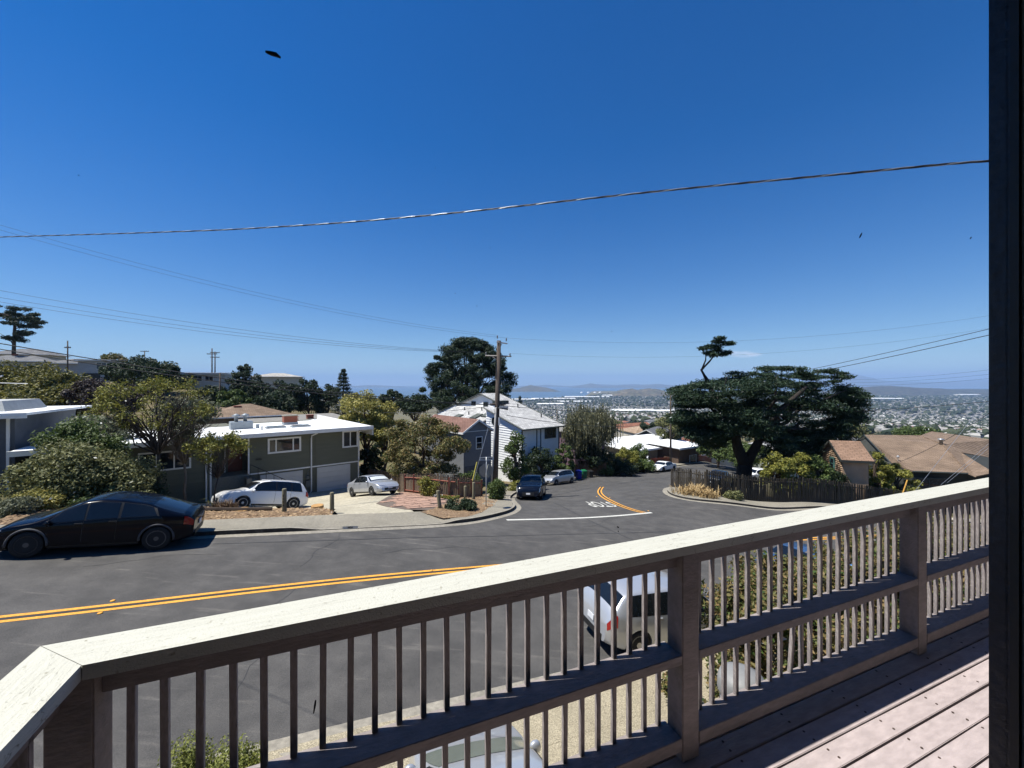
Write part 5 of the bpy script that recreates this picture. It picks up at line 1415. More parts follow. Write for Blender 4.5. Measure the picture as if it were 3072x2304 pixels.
for px, py in [(2130,1040),(2150,1025),(2175,1030),(2190,1030),(2150,1050),(2165,1062),(2180,1058),(2125,1058),(2140,1065),(2160,1015),(2110,1045),(2150,1040)]:
    c.append(CP(px, py, r.uniform(-.5, .5))); rd.append((.62, .5, .24))
V = leaves(r, np.array(c), np.array(rd), 190000, .155, .26, .25, .45, .1, flat=.25)
leaf_obj("crown", V, L_CYP, e)
# --- near the kerb, left
sh = [("viburnum_shrub", "big grey green shrub before the slate blue house", 190, 18.8, 3.7, 3.0, 1318, L_OLIVE, 22000, .075, 60),
      ("viburnum_shrub", "olive shrub joined to the big grey green one before the sage wing", 330, 19.6, 3.6, 3.0, 1345, L_OLIVE, 16000, .075, 50),
      ("viburnum_shrub", "shaded shrub at the foot of the leafy tree", 400, 20.4, 3.2, 2.4, 1400, L_DARK, 9000, .075, 40),
      ("viburnum_shrub", "dark green shrub between the slate and sage houses", 250, 23, 4.2, 3, 1240, L_MID, 11000, .1, 50),
      ("viburnum_shrub", "pale leaved bush at the left of the sage house roof", 300, 27, 4.5, 3, 1218, L_GREY, 9000, .11, 45)]
for i, (nm, lb, px, Y, w, d, yt, lm, n, s, nc) in enumerate(sh):
    b = gp(px, Y); shrub(nm, lb, b, w, d, at(px, yt, Y).z - b.z, lm, n, s, 120 + i, nc)
tr("leafy_tree", "open branched yellow green tree before the sage house", 470, 1112, 21.5, 380, L_YEL, 'sparse', 1300, n=4600, size=.068, seed=130, nclump=84, cs=.42, trunk=.11, d=4.2, bark=TWIG)
tr("leafy_tree", "lower leafy boughs drooping before the sage house entry", 650, 1285, 22.0, 190, L_YEL, 'sparse', 1390, n=2400, size=.075, seed=131, nclump=30, cs=.42, trunk=.05, d=3.0, bark=TWIG)
tr("leafy_tree", "grey twiggy tree behind the yellow green one", 560, 1180, 26, 190, L_GREY, 'sparse', 1330, n=7000, size=.09, seed=132, nclump=60, cs=.6, trunk=.1, d=4, bark=BARKG)
for i, (nm, lb, px, Y, w, d, h, lm, n, s) in enumerate([
    ("verge_plant", "grey leaved low plant by the pavement at the black car's nose", 40, 15.9, 1.6, 1.2, .8, L_GREY, 4000, .05), ("verge_plant", "golden flowering low bush behind the black car's bonnet", 110, 16.8, 1.8, 1.2, .95, L_GOLD, 4500, .05),
    ("verge_plant", "spreading juniper behind the black car's windscreen", 290, 17.3, 2.6, 1.4, .75, L_MID, 5500, .05), ("verge_plant", "spreading juniper behind the black car's roof", 400, 18.0, 2.6, 1.4, .95, L_OLIVE, 5500, .05),
    ("juniper_bush", "dark low juniper on the mulch by the stop sign", 1382, 22.0, 1.75, 1.2, .72, L_DARK, 6000, .055), ("pillar_ivy", "ivy pillar at the foot of the utility pole", 1490, 27.5, 1.2, 1.1, 1.7, L_MID, 6000, .06),
    ("garden_plant", "yellow green sapling in front of the garden fence", 1285, 27.3, 1.4, 1.0, 1.5, L_YEL, 3000, .06), ("garden_plant", "leafy bush behind the board fence by the grey house", 1405, 33, 2.6, 1.6, 1.9, L_MID, 6000, .08),
    ("garden_plant", "flowering weeds at the pole side of the garage drive", 1560, 36, 2.4, 1.4, 1.1, L_YEL, 4000, .07), ("garden_plant", "low weeds below the fence before the flagstones", 1345, 26.6, 1.6, .7, .35, L_YEL, 2000, .05),
    ("box_bush", "round yellow green box bush below the deck", 600, 5.75, 1.5, 1.2, .70, L_BOX, 20000, .02), ("garden_plant", "tufty plant under the cypress by the pavement", 2200, 29.6, 1.2, .8, .8, L_OLIVE, 2500, .07)]):
    b = gp(px, Y); shrub(nm, lb, b, w, d, h, lm, n, s, 140 + i, 34, cs=min(w, d, h) * .34)
def tuft(name, label, px, Y, n, h, w, lm, cat="grass", blade=.02, seed=5):
    b = gp(px, Y); r = np.random.default_rng(seed); e = empty(name, b, 0, label, cat)
    a = r.uniform(0, 6.28, n); q = np.c_[np.cos(a), np.sin(a), np.zeros(n)]; o = r.normal(size=(n, 3))*[w*.3, w*.2, 0]; o[:, 2] = 0
    hh = h*r.uniform(.5, 1.1, n)[:, None]; sp = r.uniform(.15, .9, n)[:, None]*h*.7
    p0 = o; p1 = o + q*sp*.35 + [0, 0, 1]*hh*.7; p2 = o + q*sp + np.array([0, 0, 1])*hh*r.uniform(.6, 1, n)[:, None]
    sd_ = np.cross(q, [0, 0, 1])*blade
    V = np.stack([p0 - sd_, p0 + sd_, p1 + sd_*.8, p1 - sd_*.8, p1 - sd_*.8, p1 + sd_*.8, p2 + sd_*.1, p2 - sd_*.1], 1).reshape(-1, 3)
    leaf_obj("blades", V, lm, e); return e
tuft("dry_grass_clump", "bleached tan ornamental grass at the dark fence corner", 2085, 30.2, 700, .85, 1.9, L_TAN, "grass", .03)
tuft("dry_grass_clump", "second bleached tan grass tuft nearer the fence post", 2120, 29.3, 350, .7, 1.0, L_TAN, "grass", .03, 6)
tuft("flax_plant", "spiky green flax clump at the sage house wall", 690, 24.5, 500, 1.0, 1.6, L_OLIVE, "plant", .03, 7)
tuft("dead_plant", "withered brown plant by the white car's front wheel", 672, 20.3, 350, .6, .9, leaf_mat("withered_blade", [(.11, .07, .045), (.2, .14, .09)]), "plant", .02, 8)
# hedge bank beyond the deck on the right
def hedge(name, label, pts, w, h0, h1, n, seed):
    pts = resample(pts, .35); r = np.random.default_rng(seed); b = Vector((*pts[0], H1(*pts[0]))); e = empty(name, b, 0, label, "hedge")
    c, rd = [], []
    for k in range(330):
        q = pts[r.integers(len(pts))] + r.normal(size=2)*w*.33; zt = np.interp(q[0], [pts[0][0], pts[-1][0]], [h0, h1]); z = H1(*q) + zt * r.random()**.6
        c.append((q[0] - b.x, q[1] - b.y, z - b.z)); s = r.uniform(.2, .42); rd.append((s, s, s))
    leaf_obj("foliage", leaves(r, np.array(c), np.array(rd), n, .055, .45, .4, .4, .4), L_HEDGE, e)
    tb = MB()
    for q in c[::8]: tb.tube([(q[0], q[1], H1(q[0] + b.x, q[1] + b.y) - b.z - .1), q], [.03, .01], 4)
    tb.build("stem", TWIG, e)["kind"] = "stuff"; return e
hedge("hedge", "tall mixed leafy hedge bank seen through the deck railing", [(4.75,8.1),(5.4,8.4),(6.2,8.8),(8.2,9.6),(10.5,10.6),(13,11.8)], 1.9, 2.75, 3.7, 105000, 150)
# ---------------------------------------------------------------- cars
CARS = {
 'crossover': dict(L=5.04, W=2.0, top=[(0,.85),(.012,1.08),(.03,1.15),(.10,1.24),(.25,1.50),(.40,1.65),(.50,1.68),(.58,1.62),(.70,1.32),(.79,1.10),(.9,.98),(.97,.80),(1,.58)],
    belt=[(0,.85),(.03,1.04),(.2,1.12),(.5,1.06),(.75,.98),(.9,.85),(1,.58)], ws=(.585,.765), rw=(.06,.24), win=[(.20,.385),(.40,.55),(.56,.72)], ax=(.19,.80), r=.385),
 'suv': dict(L=4.84, W=1.99, top=[(0,.75),(.012,1.05),(.03,1.18),(.085,1.58),(.13,1.70),(.3,1.74),(.5,1.72),(.59,1.64),(.73,1.18),(.78,1.11),(.92,.98),(.98,.80),(1,.6)],
    belt=[(0,.78),(.03,1.06),(.3,1.08),(.6,1.04),(.74,1.0),(.9,.88),(1,.6)], ws=(.60,.735), rw=(.030,.095), win=[(.115,.235),(.25,.42),(.435,.68)], ax=(.195,.775), r=.365),
 'boxy': dict(L=4.75, W=1.95, top=[(0,.8),(.012,1.08),(.03,1.2),(.09,1.58),(.14,1.67),(.3,1.71),(.5,1.69),(.58,1.62),(.70,1.20),(.75,1.14),(.93,1.05),(.985,.92),(1,.62)],
    belt=[(0,.8),(.03,1.06),(.3,1.08),(.6,1.05),(.74,1.02),(.93,.95),(1,.62)], ws=(.59,.71), rw=(.035,.095), win=[(.12,.235),(.25,.42),(.435,.66)], ax=(.195,.785), r=.37),
 'sedan': dict(L=4.55, W=1.76, top=[(0,.68),(.015,.95),(.08,1.06),(.16,1.10),(.31,1.37),(.44,1.43),(.54,1.41),(.61,1.34),(.76,.98),(.90,.85),(.97,.70),(1,.5)],
    belt=[(0,.70),(.04,.90),(.3,.95),(.6,.92),(.76,.88),(.9,.76),(1,.5)], ws=(.61,.755), rw=(.175,.31), win=[(.285,.43),(.445,.67)], ax=(.20,.795), r=.315),
 'hatch': dict(L=4.0, W=1.70, top=[(0,.70),(.015,1.0),(.04,1.12),(.11,1.44),(.17,1.50),(.35,1.525),(.52,1.48),(.60,1.39),(.80,.99),(.87,.91),(.96,.74),(1,.52)],
    belt=[(0,.72),(.03,.98),(.3,.98),(.6,.94),(.8,.88),(.92,.76),(1,.52)], ws=(.60,.79), rw=(.04,.115), win=[(.13,.30),(.315,.50),(.515,.72)], ax=(.165,.81), r=.30),
 'wagon': dict(L=4.62, W=1.78, top=[(0,.72),(.012,1.02),(.035,1.14),(.11,1.46),(.16,1.52),(.38,1.575),(.52,1.54),(.60,1.44),(.79,1.02),(.86,.93),(.96,.76),(1,.54)],
    belt=[(0,.74),(.03,1.0),(.3,1.0),(.6,.96),(.78,.90),(.92,.78),(1,.54)], ws=(.60,.775), rw=(.04,.112), win=[(.13,.27),(.285,.46),(.475,.70)], ax=(.19,.79), r=.325),
 'sport': dict(L=4.97, W=1.93, top=[(0,.68),(.015,.92),(.05,.99),(.15,1.10),(.30,1.32),(.43,1.41),(.52,1.41),(.59,1.34),(.73,.99),(.82,.88),(.93,.74),(.98,.60),(1,.45)],
    belt=[(0,.7),(.04,.90),(.2,.98),(.5,.92),(.75,.86),(.9,.74),(1,.45)], ws=(.59,.73), rw=(.14,.29), win=[(.26,.42),(.435,.66)], ax=(.195,.79), r=.355),
 'pickup': dict(L=5.4, W=1.95, top=[(0,.9),(.008,1.1),(.03,1.12),(.36,1.13),(.38,1.35),(.41,1.74),(.5,1.80),(.60,1.78),(.66,1.68),(.75,1.22),(.79,1.17),(.94,1.10),(.985,.98),(1,.65)],
    belt=[(0,.9),(.03,1.08),(.36,1.10),(.6,1.12),(.76,1.08),(.94,1.0),(1,.65)], ws=(.665,.755), rw=(.385,.41), win=[(.43,.545),(.56,.71)], ax=(.21,.80), r=.39),
}
HWF = [(0,.78),(.02,.90),(.06,.965),(.16,1),(.78,1),(.90,.965),(.96,.89),(.985,.82),(1,.72)]
LENS = paint("headlight_lens", (.55, .57, .58), .08, .3); LENSR = paint("tail_lamp_lens", (.30, .008, .008), .1)
RIM = mat("alloy_rim", (.38, .38, .39), .35, .1, 6, metal=.8); RIMD = mat("dark_alloy_rim", (.10, .10, .105), .35, .1, 6, metal=.6)
CARGLASS = glass_dark("tinted_car_glass", (.006, .008, .010), .03)
PLATE = mat("number_plate", (.62, .63, .65), .4, .1, 10)
def smooth_curve(pts, t, k=.014):
    tt = np.linspace(0, 1, 401); y = np.interp(tt, *zip(*pts)); w = np.exp(-.5 * (np.arange(-24, 25) / 400 / k) ** 2); w /= w.sum()
    return np.interp(t, tt, np.convolve(np.pad(y, 24, mode='edge'), w, 'valid'))
def section(S, t):
    W2 = S['W'] / 2
    zt = float(smooth_curve(S['top'], t)); be = float(min(smooth_curve(S['belt'], t), zt - .03)); hw = W2 * float(smooth_curve(HWF, t, .008))
    zb = .20 + .16 * max(0, (.10 - t) / .10) + .10 * max(0, (t - .92) / .08)
    cf = min(1, max(0, (zt - be - .08) / .34)); wr = hw * (.93 - .165 * cf); zr = be + (zt - be) * (.45 + .42 * cf)
    c = [(0, zb), (.82*hw, zb), (.965*hw, zb + .09), (hw, .52*(zb + be)), (.968*hw, be), (wr, zr), (.62*wr, zt - .016), (0, zt)]
    return c
def crom(c, v):
    """point on the section curve at parameter v in 0..7"""
    i = min(int(v), len(c) - 2); f = v - i
    p = [np.array(c[max(i-1, 0)]), np.array(c[i]), np.array(c[i+1]), np.array(c[min(i+2, len(c)-1)])]
    if i == 0: p[0] = 2*p[1] - p[2]
    if i == len(c) - 2: p[3] = np.array((-c[i][0], c[i][1]))
    T = .33
    m1, m2 = (p[2] - p[0]) * T, (p[3] - p[1]) * T
    return (2*f**3 - 3*f**2 + 1)*p[1] + (f**3 - 2*f**2 + f)*m1 + (-2*f**3 + 3*f**2)*p[2] + (f**3 - f**2)*m2
_carmesh = {}
def car_geo(kind):
    """body shell with cut wheel arches, plus a function giving surface points"""
    if kind in _carmesh: return _carmesh[kind]
    S = CARS[kind]; L = S['L']
    ts = np.r_[np.linspace(0, .04, 7), np.linspace(.055, .945, 64), np.linspace(.96, 1, 7)]
    vs = np.r_[0, .5, np.linspace(1, 7, 27)]
    ring = []
    for t in ts:
        c = section(S, t); pts = [crom(c, v) for v in vs]
        ring.append([(t*L - L/2, p[0], p[1]) for p in pts] + [(t*L - L/2, -p[0], p[1]) for p in pts[-2:0:-1]])
    n = len(ring[0]); m = MB()
    V = [p for r in ring for p in r]; Fq = []
    for i in range(len(ts) - 1):
        for k in range(n): Fq.append((i*n+k, i*n+(k+1) % n, (i+1)*n+(k+1) % n, (i+1)*n+k))
    Fq += [tuple(range(n)), tuple(range((len(ts)-1)*n + n - 1, (len(ts)-1)*n - 1, -1))]
    m.add(V, Fq); me = m.mesh("body", True)
    o = bpy.data.objects.new("tmp", me); COL.objects.link(o); tmp = [o]
    cut = MB()
    for a in S['ax']:
        for sg in (-1, 1):
            y0, y1 = sg*(S['W']/2 - .30), sg*(S['W']/2 + .2)
            cut.lathe([(S['r']*1.13, min(y0, y1)), (S['r']*1.13, max(y0, y1))], 32, 'y', (a*L - L/2, 0, S['r']*1.02))
    co = bpy.data.objects.new("tmp_cut", cut.mesh("cut")); COL.objects.link(co); tmp.append(co)
    md = o.modifiers.new("b", 'BOOLEAN'); md.operation = 'DIFFERENCE'; md.object = co; md.solver = 'EXACT'
    bpy.context.view_layer.update()
    body = bpy.data.meshes.new_from_object(o.evaluated_get(bpy.context.evaluated_depsgraph_get()))
    for x in tmp: bpy.data.objects.remove(x)
    body.polygons.foreach_set("use_smooth", [True] * len(body.polygons))
    try: body.set_sharp_from_angle(angle=math.radians(38))
    except Exception: pass
    for p in body.polygons:                               # wheel wells are black inside
        c = p.center
        if abs(c.y) < S['W']/2 - .05 and any(abs(c.x - (a*L - L/2)) < S['r']*1.15 and c.z < S['r']*2.2 for a in S['ax']): p.material_index = 1
    def pt(t, v, sg=1, off=.0):
        c = section(S, t); e = 1e-3
        p = crom(c, v); q = crom(section(S, min(t + .004, 1)), v); q0 = crom(section(S, max(t - .004, 0)), v); w = crom(c, min(v + .02, 7)); w0 = crom(c, max(v - .02, 0))
        a = Vector((L*(min(t + .004, 1) - max(t - .004, 0)), q[0] - q0[0], q[1] - q0[1])); b_ = Vector((0, w[0] - w0[0], w[1] - w0[1]))
        nr = a.cross(b_)
        nr = nr.normalized() if nr.length > 1e-9 else Vector((0, 0, 1))
        if nr.y < 0 and v < 6.9: nr = -nr
        if v >= 6.9 and nr.z < 0: nr = -nr
        P = Vector((t*L - L/2, p[0], p[1])) + nr * off
        return Vector((P.x, P.y * sg, P.z))
    _carmesh[kind] = (body, pt)
    return body, pt
def patch(pt, t0, t1, v0, v1, sg, off, nt=8, nv=5, t0b=None, t1b=None, mirror=False):
    """panel lying just off the body surface; mirror joins both sides over the roof line"""
    vs = list(np.linspace(v0, v1, nv)); m = MB(); rows = []
    for i in range(nt + 1):
        f = i / nt; row = []
        for v in vs:
            g = (v - v0) / (v1 - v0); a = (t0b if t0b is not None else t0)*(1 - g) + t0*g; b = (t1b if t1b is not None else t1)*(1 - g) + t1*g
            row.append(pt(a + (b - a)*f, v, sg, off))
        if mirror: row = row + [Vector((p.x, -p.y, p.z)) for p in row[-2::-1]]
        rows.append(row)
    n = len(rows[0]); m.add([p for r in rows for p in r], [(i*n+k, i*n+k+1, (i+1)*n+k+1, (i+1)*n+k) for i in range(nt) for k in range(n - 1)])
    return m
_wheel = {}
def wheel_meshes(r, spokes):
    if (r, spokes) in _wheel: return _wheel[(r, spokes)]
    w = .21; ri = r*.70
    ty = MB().lathe([(ri, -w/2), (r*.94, -w/2), (r, -w*.36), (r, w*.36), (r*.94, w/2), (ri, w/2)], 28, 'y').mesh("wheel", True)
    rm = MB(); rm.lathe([(ri*1.0, -w*.42), (ri*1.0, -w*.5), (ri*.88, -w*.5), (ri*.86, -w*.40)], 28, 'y'); rm.lathe([(.08, -w*.46), (.07, -w*.5), (.01, -w*.51)], 14, 'y')
    for k in range(spokes):
        a = 2*math.pi*k/spokes; c, s = math.cos(a), math.sin(a); h = .026
        p = [(.05, -h*1.2), (ri*.93, -h*.9), (ri*.93, h*.9), (.05, h*1.2)]
        rm.prism([(x*c - y*s, -w*.40, x*s + y*c) for x, y in p], [(x*c - y*s, -w*.49, x*s + y*c) for x, y in p])
    dk = MB().lathe([(ri*.97, -w*.1), (ri*.97, -w*.2), (.01, -w*.2)], 24, 'y').mesh("brake_disc")
    _wheel[(r, spokes)] = (ty, rm.mesh("rim"), dk)
    return _wheel[(r, spokes)]
def make_car(kind, label, body_mat, pos, head, spokes=5, rim=None, cladding=False, rack=False, shade=None, name="parked_car", plate=True, group=None, grille=True, glass=None):
    """pos: ground centre, head: direction of the nose; the car leans with the ground"""
    S = CARS[kind]; L = S['L']; body, pt = car_geo(kind)
    hd = Vector((*head, 0)).normalized(); lf = Vector((-hd.y, hd.x, 0)); pos = Vector((*pos, 0))
    wb = (S['ax'][1] - S['ax'][0]) * L / 2; tw = S['W']/2 - .12
    off = ((S['ax'][1] + S['ax'][0]) / 2 - .5) * L
    def g(a, b): q = pos + hd*a + lf*b; return Vector((q.x, q.y, H1(q.x, q.y) + .012))
    fl, frr, rl, rr_ = g(off+wb, tw), g(off+wb, -tw), g(off-wb, tw), g(off-wb, -tw)
    fx = ((fl + frr) - (rl + rr_)).normalized(); ly = ((fl + rl) - (frr + rr_)).normalized(); uz = fx.cross(ly).normalized(); ly = uz.cross(fx)
    c0 = (fl + frr + rl + rr_) / 4 - fx*off
    e = empty(name, (0, 0, 0), 0, label, "car", group)
    e.matrix_world = Matrix(((fx.x, ly.x, uz.x, c0.x), (fx.y, ly.y, uz.y, c0.y), (fx.z, ly.z, uz.z, c0.z), (0, 0, 0, 1)))
    b = link("body", body.copy(), [body_mat, BLACK], e)
    rr = S['r']
    ty, rm, dk = wheel_meshes(rr, spokes)
    for a in S['ax']:
        for sg in (-1, 1):
            w = link("wheel", ty, None if ty.materials else RUBBER, e, (a*L - L/2, sg*(S['W']/2 - .125), rr), (0, 0, 0 if sg < 0 else math.pi))
            link("rim", rm.copy() if rim else rm, rim or RIM, w); link("brake_disc", dk, BLACK, w)
    x0, x1 = S['ws']; patch(pt, x0 + .012, x1 - .008, 5.12, 7, 1, .006, 10, 6, mirror=True).build("windscreen", glass or CARGLASS, e, True)
    if shade: patch(pt, x0 + .03, x1 - .03, 5.5, 7, 1, .011, 8, 5, mirror=True).build("sunshade", shade, e, True)
    x0, x1 = S['rw']; patch(pt, x0 + .004, x1 - .004, 5.25, 7, 1, .006, 6, 6, mirror=True).build("rear_window", CARGLASS, e, True)
    for sg in (-1, 1):
        patch(pt, S['win'][0][0] + .012, S['win'][-1][1] - .042, 4.04, 4.97, sg, .003, 24, 4, t0b=S['win'][0][0] - .012, t1b=S['win'][-1][1] + .024).build("window_surround", BLACK, e, True)
    for (a, c) in S['win']:
        for sg in (-1, 1):
            last = (a, c) == S['win'][-1]; first = (a, c) == S['win'][0]
            patch(pt, a + (.03 if first else 0), c - (.045 if last else 0), 4.10, 4.93, sg, .006, 8, 4, t0b=a, t1b=c + (.02 if last else 0)).build("side_window", CARGLASS, e, True)
    for sg in (-1, 1):
        patch(pt, .915, .968, 3.35, 4.35, sg, .008, 6, 5, t0b=.945, t1b=.988).build("headlight", LENS, e, True)
        patch(pt, .006, .055, 3.35, 4.3, sg, .008, 6, 5).build("tail_light", LENSR, e, True)
        mt = S['ws'][1] - .055; p = pt(mt, 4.05, sg, .02)
        mr = MB().lathe([(.03, -.02), (.085, 0), (.095, .04), (.06, .09)], 10, 'x', (p.x - .02, p.y + sg*.065, p.z + .02)); mr.box(p.x - .035, p.x + .045, min(p.y - sg*.05, p.y + sg*.08), max(p.y - sg*.05, p.y + sg*.08), p.z - .03, p.z + .03)
        mr.build("wing_mirror", body_mat, e, True)
        for (a, c) in S['win'][-2:]:
            q = pt(a + .02, 3.80, sg, .012); MB().box(q.x - .10, q.x + .10, q.y - .02, q.y + .02, q.z - .018, q.z + .018).build("door_handle", body_mat if not rim else BLACK, e)
        # door shut lines
        for (a, c) in S['win'][-2:]:
            patch(pt, a - .0022, a + .0006, 2.4, 4.1, sg, .003, 1, 8).build("door_seam", BLACK, e)
        patch(pt, S['ax'][0] + S['r']/L*1.2, S['ax'][1] - S['r']/L*1.2, 1.6, 2.15, sg, .004, 6, 3).build("sill", BLACK, e, True)
        if cladding:
            for a in S['ax']:
                arc = [( (a*L - L/2) + math.cos(w)*rr*1.19, 0, rr*1.02 + math.sin(w)*rr*1.19) for w in np.linspace(-.1, math.pi + .1, 20)]
                def ysurf(x, z):
                    t = (x + L/2)/L; cs = [crom(section(S, t), v) for v in np.linspace(1.5, 4.5, 40)]; return max((q[0] for q in cs if abs(q[1] - z) < .08), default=S['W']/2)
                MB().tube([(x, sg*(ysurf(x, z) - .01), z) for x, _, z in arc], .035, 6).build("arch_trim", mat("grey_arch_plastic", (.06, .06, .065), .6, .1), e, True)
    fx_ = L/2
    zt = S['top'][-1][1]
    for sg in (-1, 1): patch(pt, .80, .955, 5.06, 5.12, sg, .003, 8, 1).build("bonnet_seam", BLACK, e)
    if grille: MB().box(fx_ - .05, fx_ + .012, -.42, .42, .33, zt - .03).build("grille", BLACK, e)
    MB().box(-L/2 - .012, -L/2 + .05, -.55, .55, .36, .50).build("rear_bumper_insert", BLACK, e)
    if plate:
        MB().box(fx_ + .012, fx_ + .024, -.15, .15, .42, .54).build("number_plate", PLATE, e)
        MB().box(-L/2 - .03, -L/2 - .012, -.15, .15, .62, .76).build("number_plate", PLATE, e)
    if rack:
        for sg in (-1, 1):
            pts = [pt(t, 5.25, sg, .05) for t in np.linspace(S['win'][0][0] + .03, S['win'][-1][0] + .05, 6)]
            MB().tube([pt(S['win'][0][0] + .02, 5.25, sg, .0)] + pts + [pt(S['win'][-1][0] + .07, 5.25, sg, 0)], .022, 6).build("roof_rail", body_mat if rack == 'body' else METAL, e, True)
    return e
P_BLACK = paint("black_car_paint", (.002, .003, .007), .2); P_BLACK.node_tree.nodes["Principled BSDF"].inputs["Coat Weight"].default_value = .32; P_WHITE = paint("white_car_paint", (.78, .78, .77), .25); P_SILV = paint("silver_car_paint", (.52, .53, .55), .3, .65)
P_SILV2 = paint("pale_silver_car_paint", (.46, .475, .50), .32, .5); P_NAVY = paint("blue_black_car_paint", (.004, .007, .016), .22); P_NAVY.node_tree.nodes["Principled BSDF"].inputs["Coat Weight"].default_value = .5; P_BLUE = paint("blue_car_paint", (.05, .10, .20), .25, .3); P_CHAR = paint("charcoal_car_paint", (.02, .022, .025), .25)
def by_wheels(kind, R, Fw, near):
    """centre and heading from the wheel contacts on one side; near=+1 when that is the car's left side"""
    S = CARS[kind]; R, Fw = np.array(R), np.array(Fw); h = (Fw - R) / np.hypot(*(Fw - R)); lf = np.array([-h[1], h[0]])
    mid = (R + Fw)/2 - h*((S['ax'][1] + S['ax'][0])/2 - .5)*S['L']
    return tuple(mid - lf*near*(S['W']/2 - .1)), tuple(h)
p, h = by_wheels('crossover', ray(463, 1650), ray(78, 1674), 1)
make_car('crossover', "glossy black electric crossover parked at the far kerb", P_BLACK, p, h, 8, RIMD, cladding=True, grille=False)
p, h = by_wheels('suv', (-13.6, 25.3), (-15.55, 23.05), 1)
make_car('suv', "white estate car parked on the sage house's drive behind a log bollard", P_WHITE, p, h, 5, None, rack='body')
p, h = by_wheels('sedan', (-11.25, 28.75), ray(1117, 1488), -1)
make_car('sedan', "silver saloon with a bright sunshade by the right hand garage door", P_SILV2, p, h, 7, None, shade=mat("silver_sunshade", (.75, .78, .76), .35, .1, 4, metal=.3))
make_car('boxy', "blue black car facing out beside the stop line", P_NAVY, (1.55, 31.7), (-.16, -.98), 5, RIMD)
p, h = by_wheels('hatch', (6.55, 44.75), (4.7, 43.05), 1)
make_car('hatch', "small silver hatchback parked behind the blue black car", P_SILV, p, h, 6)
p, h = by_wheels('sport', (24.1, 60.6), (21.85, 58.7), 1)
make_car('sport', "low white sports saloon parked down the side street", P_WHITE, p, h, 5, RIMD)
R_ = np.array(ray(1921, 1972)); hh = np.array([.955, .297]); hh /= np.hypot(*hh); R_ = R_ - hh*.12
p, h = by_wheels('wagon', R_, R_ + hh*2.78, -1)
make_car('wagon', "silver estate car seen through the deck railing beside the hedge", P_SILV2, p, h, 7)
make_car('hatch', "pale silver car below the deck with its windscreen showing between balusters", P_SILV2, (-.27, 4.72), (-.33, .945), 6, glass=glass_dark("greenish_windscreen", (.10, .115, .095), .06))
make_car('sedan', "blue car half hidden beyond the hedge", P_BLUE, (11.6, 15.9), (.91, .41), 6)
make_car('pickup', "charcoal pickup standing beyond the dark fence corner", P_CHAR, (25.2, 49.3), (-.75, -.66), 6)
make_car('suv', "white car tucked behind the street shrubs beside the white roofed house", P_WHITE, (21.0, 64.8), (-.4, -.92), 5)
make_car('suv', "white car in the yard behind the cypress trunk", P_WHITE, at(2262, 1380, 56).xy[:], (-.9, -.4), 5)
make_car('boxy', "white off-roader in the yard right of the cypress trunk", P_WHITE, at(2302, 1372, 61).xy[:], (-.9, -.4), 5)
# ---------------------------------------------------------------- fences, poles, signs, wires, bins
WOODF = mat("weathered_fence_board", (.16, .115, .08), .95, .3, 3, .6, 30, stretch=(3, 3, .5), spot=.25)
WOODD = mat("dark_lichened_board", (.040, .034, .026), .95, .45, 2.5, .7, 30, col2=(.085, .070, .05), stretch=(3, 3, .4), spot=.35, spot_scale=8)
WOODR = mat("red_brown_rail", (.22, .075, .05), .9, .2, 3, .4, 30)
WOODN = mat("bollard_log", (.17, .155, .10), .95, .2, 4, .6, 25, stretch=(3, 3, .6))
def fence(name, label, pts, h, bw, m, rail_m=None, post_every=2.4, hv=.05, lean=.02, front_rails=False, dog=True, sink=.05):
    """pickets one by one along a line on the ground, rails and posts behind"""
    pts = resample(pts, bw); b = Vector((*pts[0], H1(*pts[0]))); e = empty(name, b, 0, label, "fence")
    w = bw*.47; c = .03
    me = MB().prism([(-w, -.012, 0), (w, -.012, 0), (w, .012, 0), (-w, .012, 0)], [(-w + (c if dog else 0), -.012, 1), (w - (c if dog else 0), -.012, 1), (w - (c if dog else 0), .012, 1), (-w + (c if dog else 0), .012, 1)]).mesh("picket")
    me.materials.append(m); t = np.gradient(pts, axis=0)
    for i, q in enumerate(pts):
        a = math.atan2(t[i][1], t[i][0])
        o = link("picket", me, None, e, (q[0] - b.x, q[1] - b.y, H1(*q) - b.z - sink), (random.uniform(-lean, lean), random.uniform(-lean, lean), a)); o.scale = (1, 1, h + random.uniform(-hv, hv) + sink)
    n_ = offset(pts, .035 if not front_rails else -.05); k = max(1, int(post_every / bw))
    for f in (.15, .85):
        MB().tube([(x - b.x, y - b.y, H1(x, y) - b.z + h*f) for x, y in n_[::3]], .04, 4).build("fence_rail", rail_m or m, e)
    n2 = offset(pts, .09 if not front_rails else -.06)
    for x, y in n2[::k]:
        MB().box(x - b.x - .05, x - b.x + .05, y - b.y - .05, y - b.y + .05, H1(x, y) - b.z - .2, H1(x, y) - b.z + h + .04).build("fence_post", rail_m or m, e)
    return e
fence("board_fence", "weathered board fence with red rails behind the flagstones", [(-8.0,30.6),(-6.9,29.0),(-6.0,28.1),(-4.4,27.0),(-3.6,26.8)], 1.35, .14, WOODF, WOODR, 1.9, .04, front_rails=True)
fence("board_fence", "grey board fence returning toward the utility pole", [(-3.6,26.9),(-2.9,28.2),(-2.2,29.8)], 1.3, .14, WOODF, WOODR, 1.6, .05, front_rails=True)
fence("board_fence", "older grey fence behind the weathered one by the grey house", [(-8.5,33.2),(-5.5,32.0),(-3.2,32.4)], 1.5, .14, WOODF, None, 2.2, .05)
fence("board_fence", "shaded fence across the back of the sage house drive", [(-13.2,37.2),(-10.0,34.6),(-8.0,30.8)], 1.4, .14, WOODF, None, 2.2, .04)
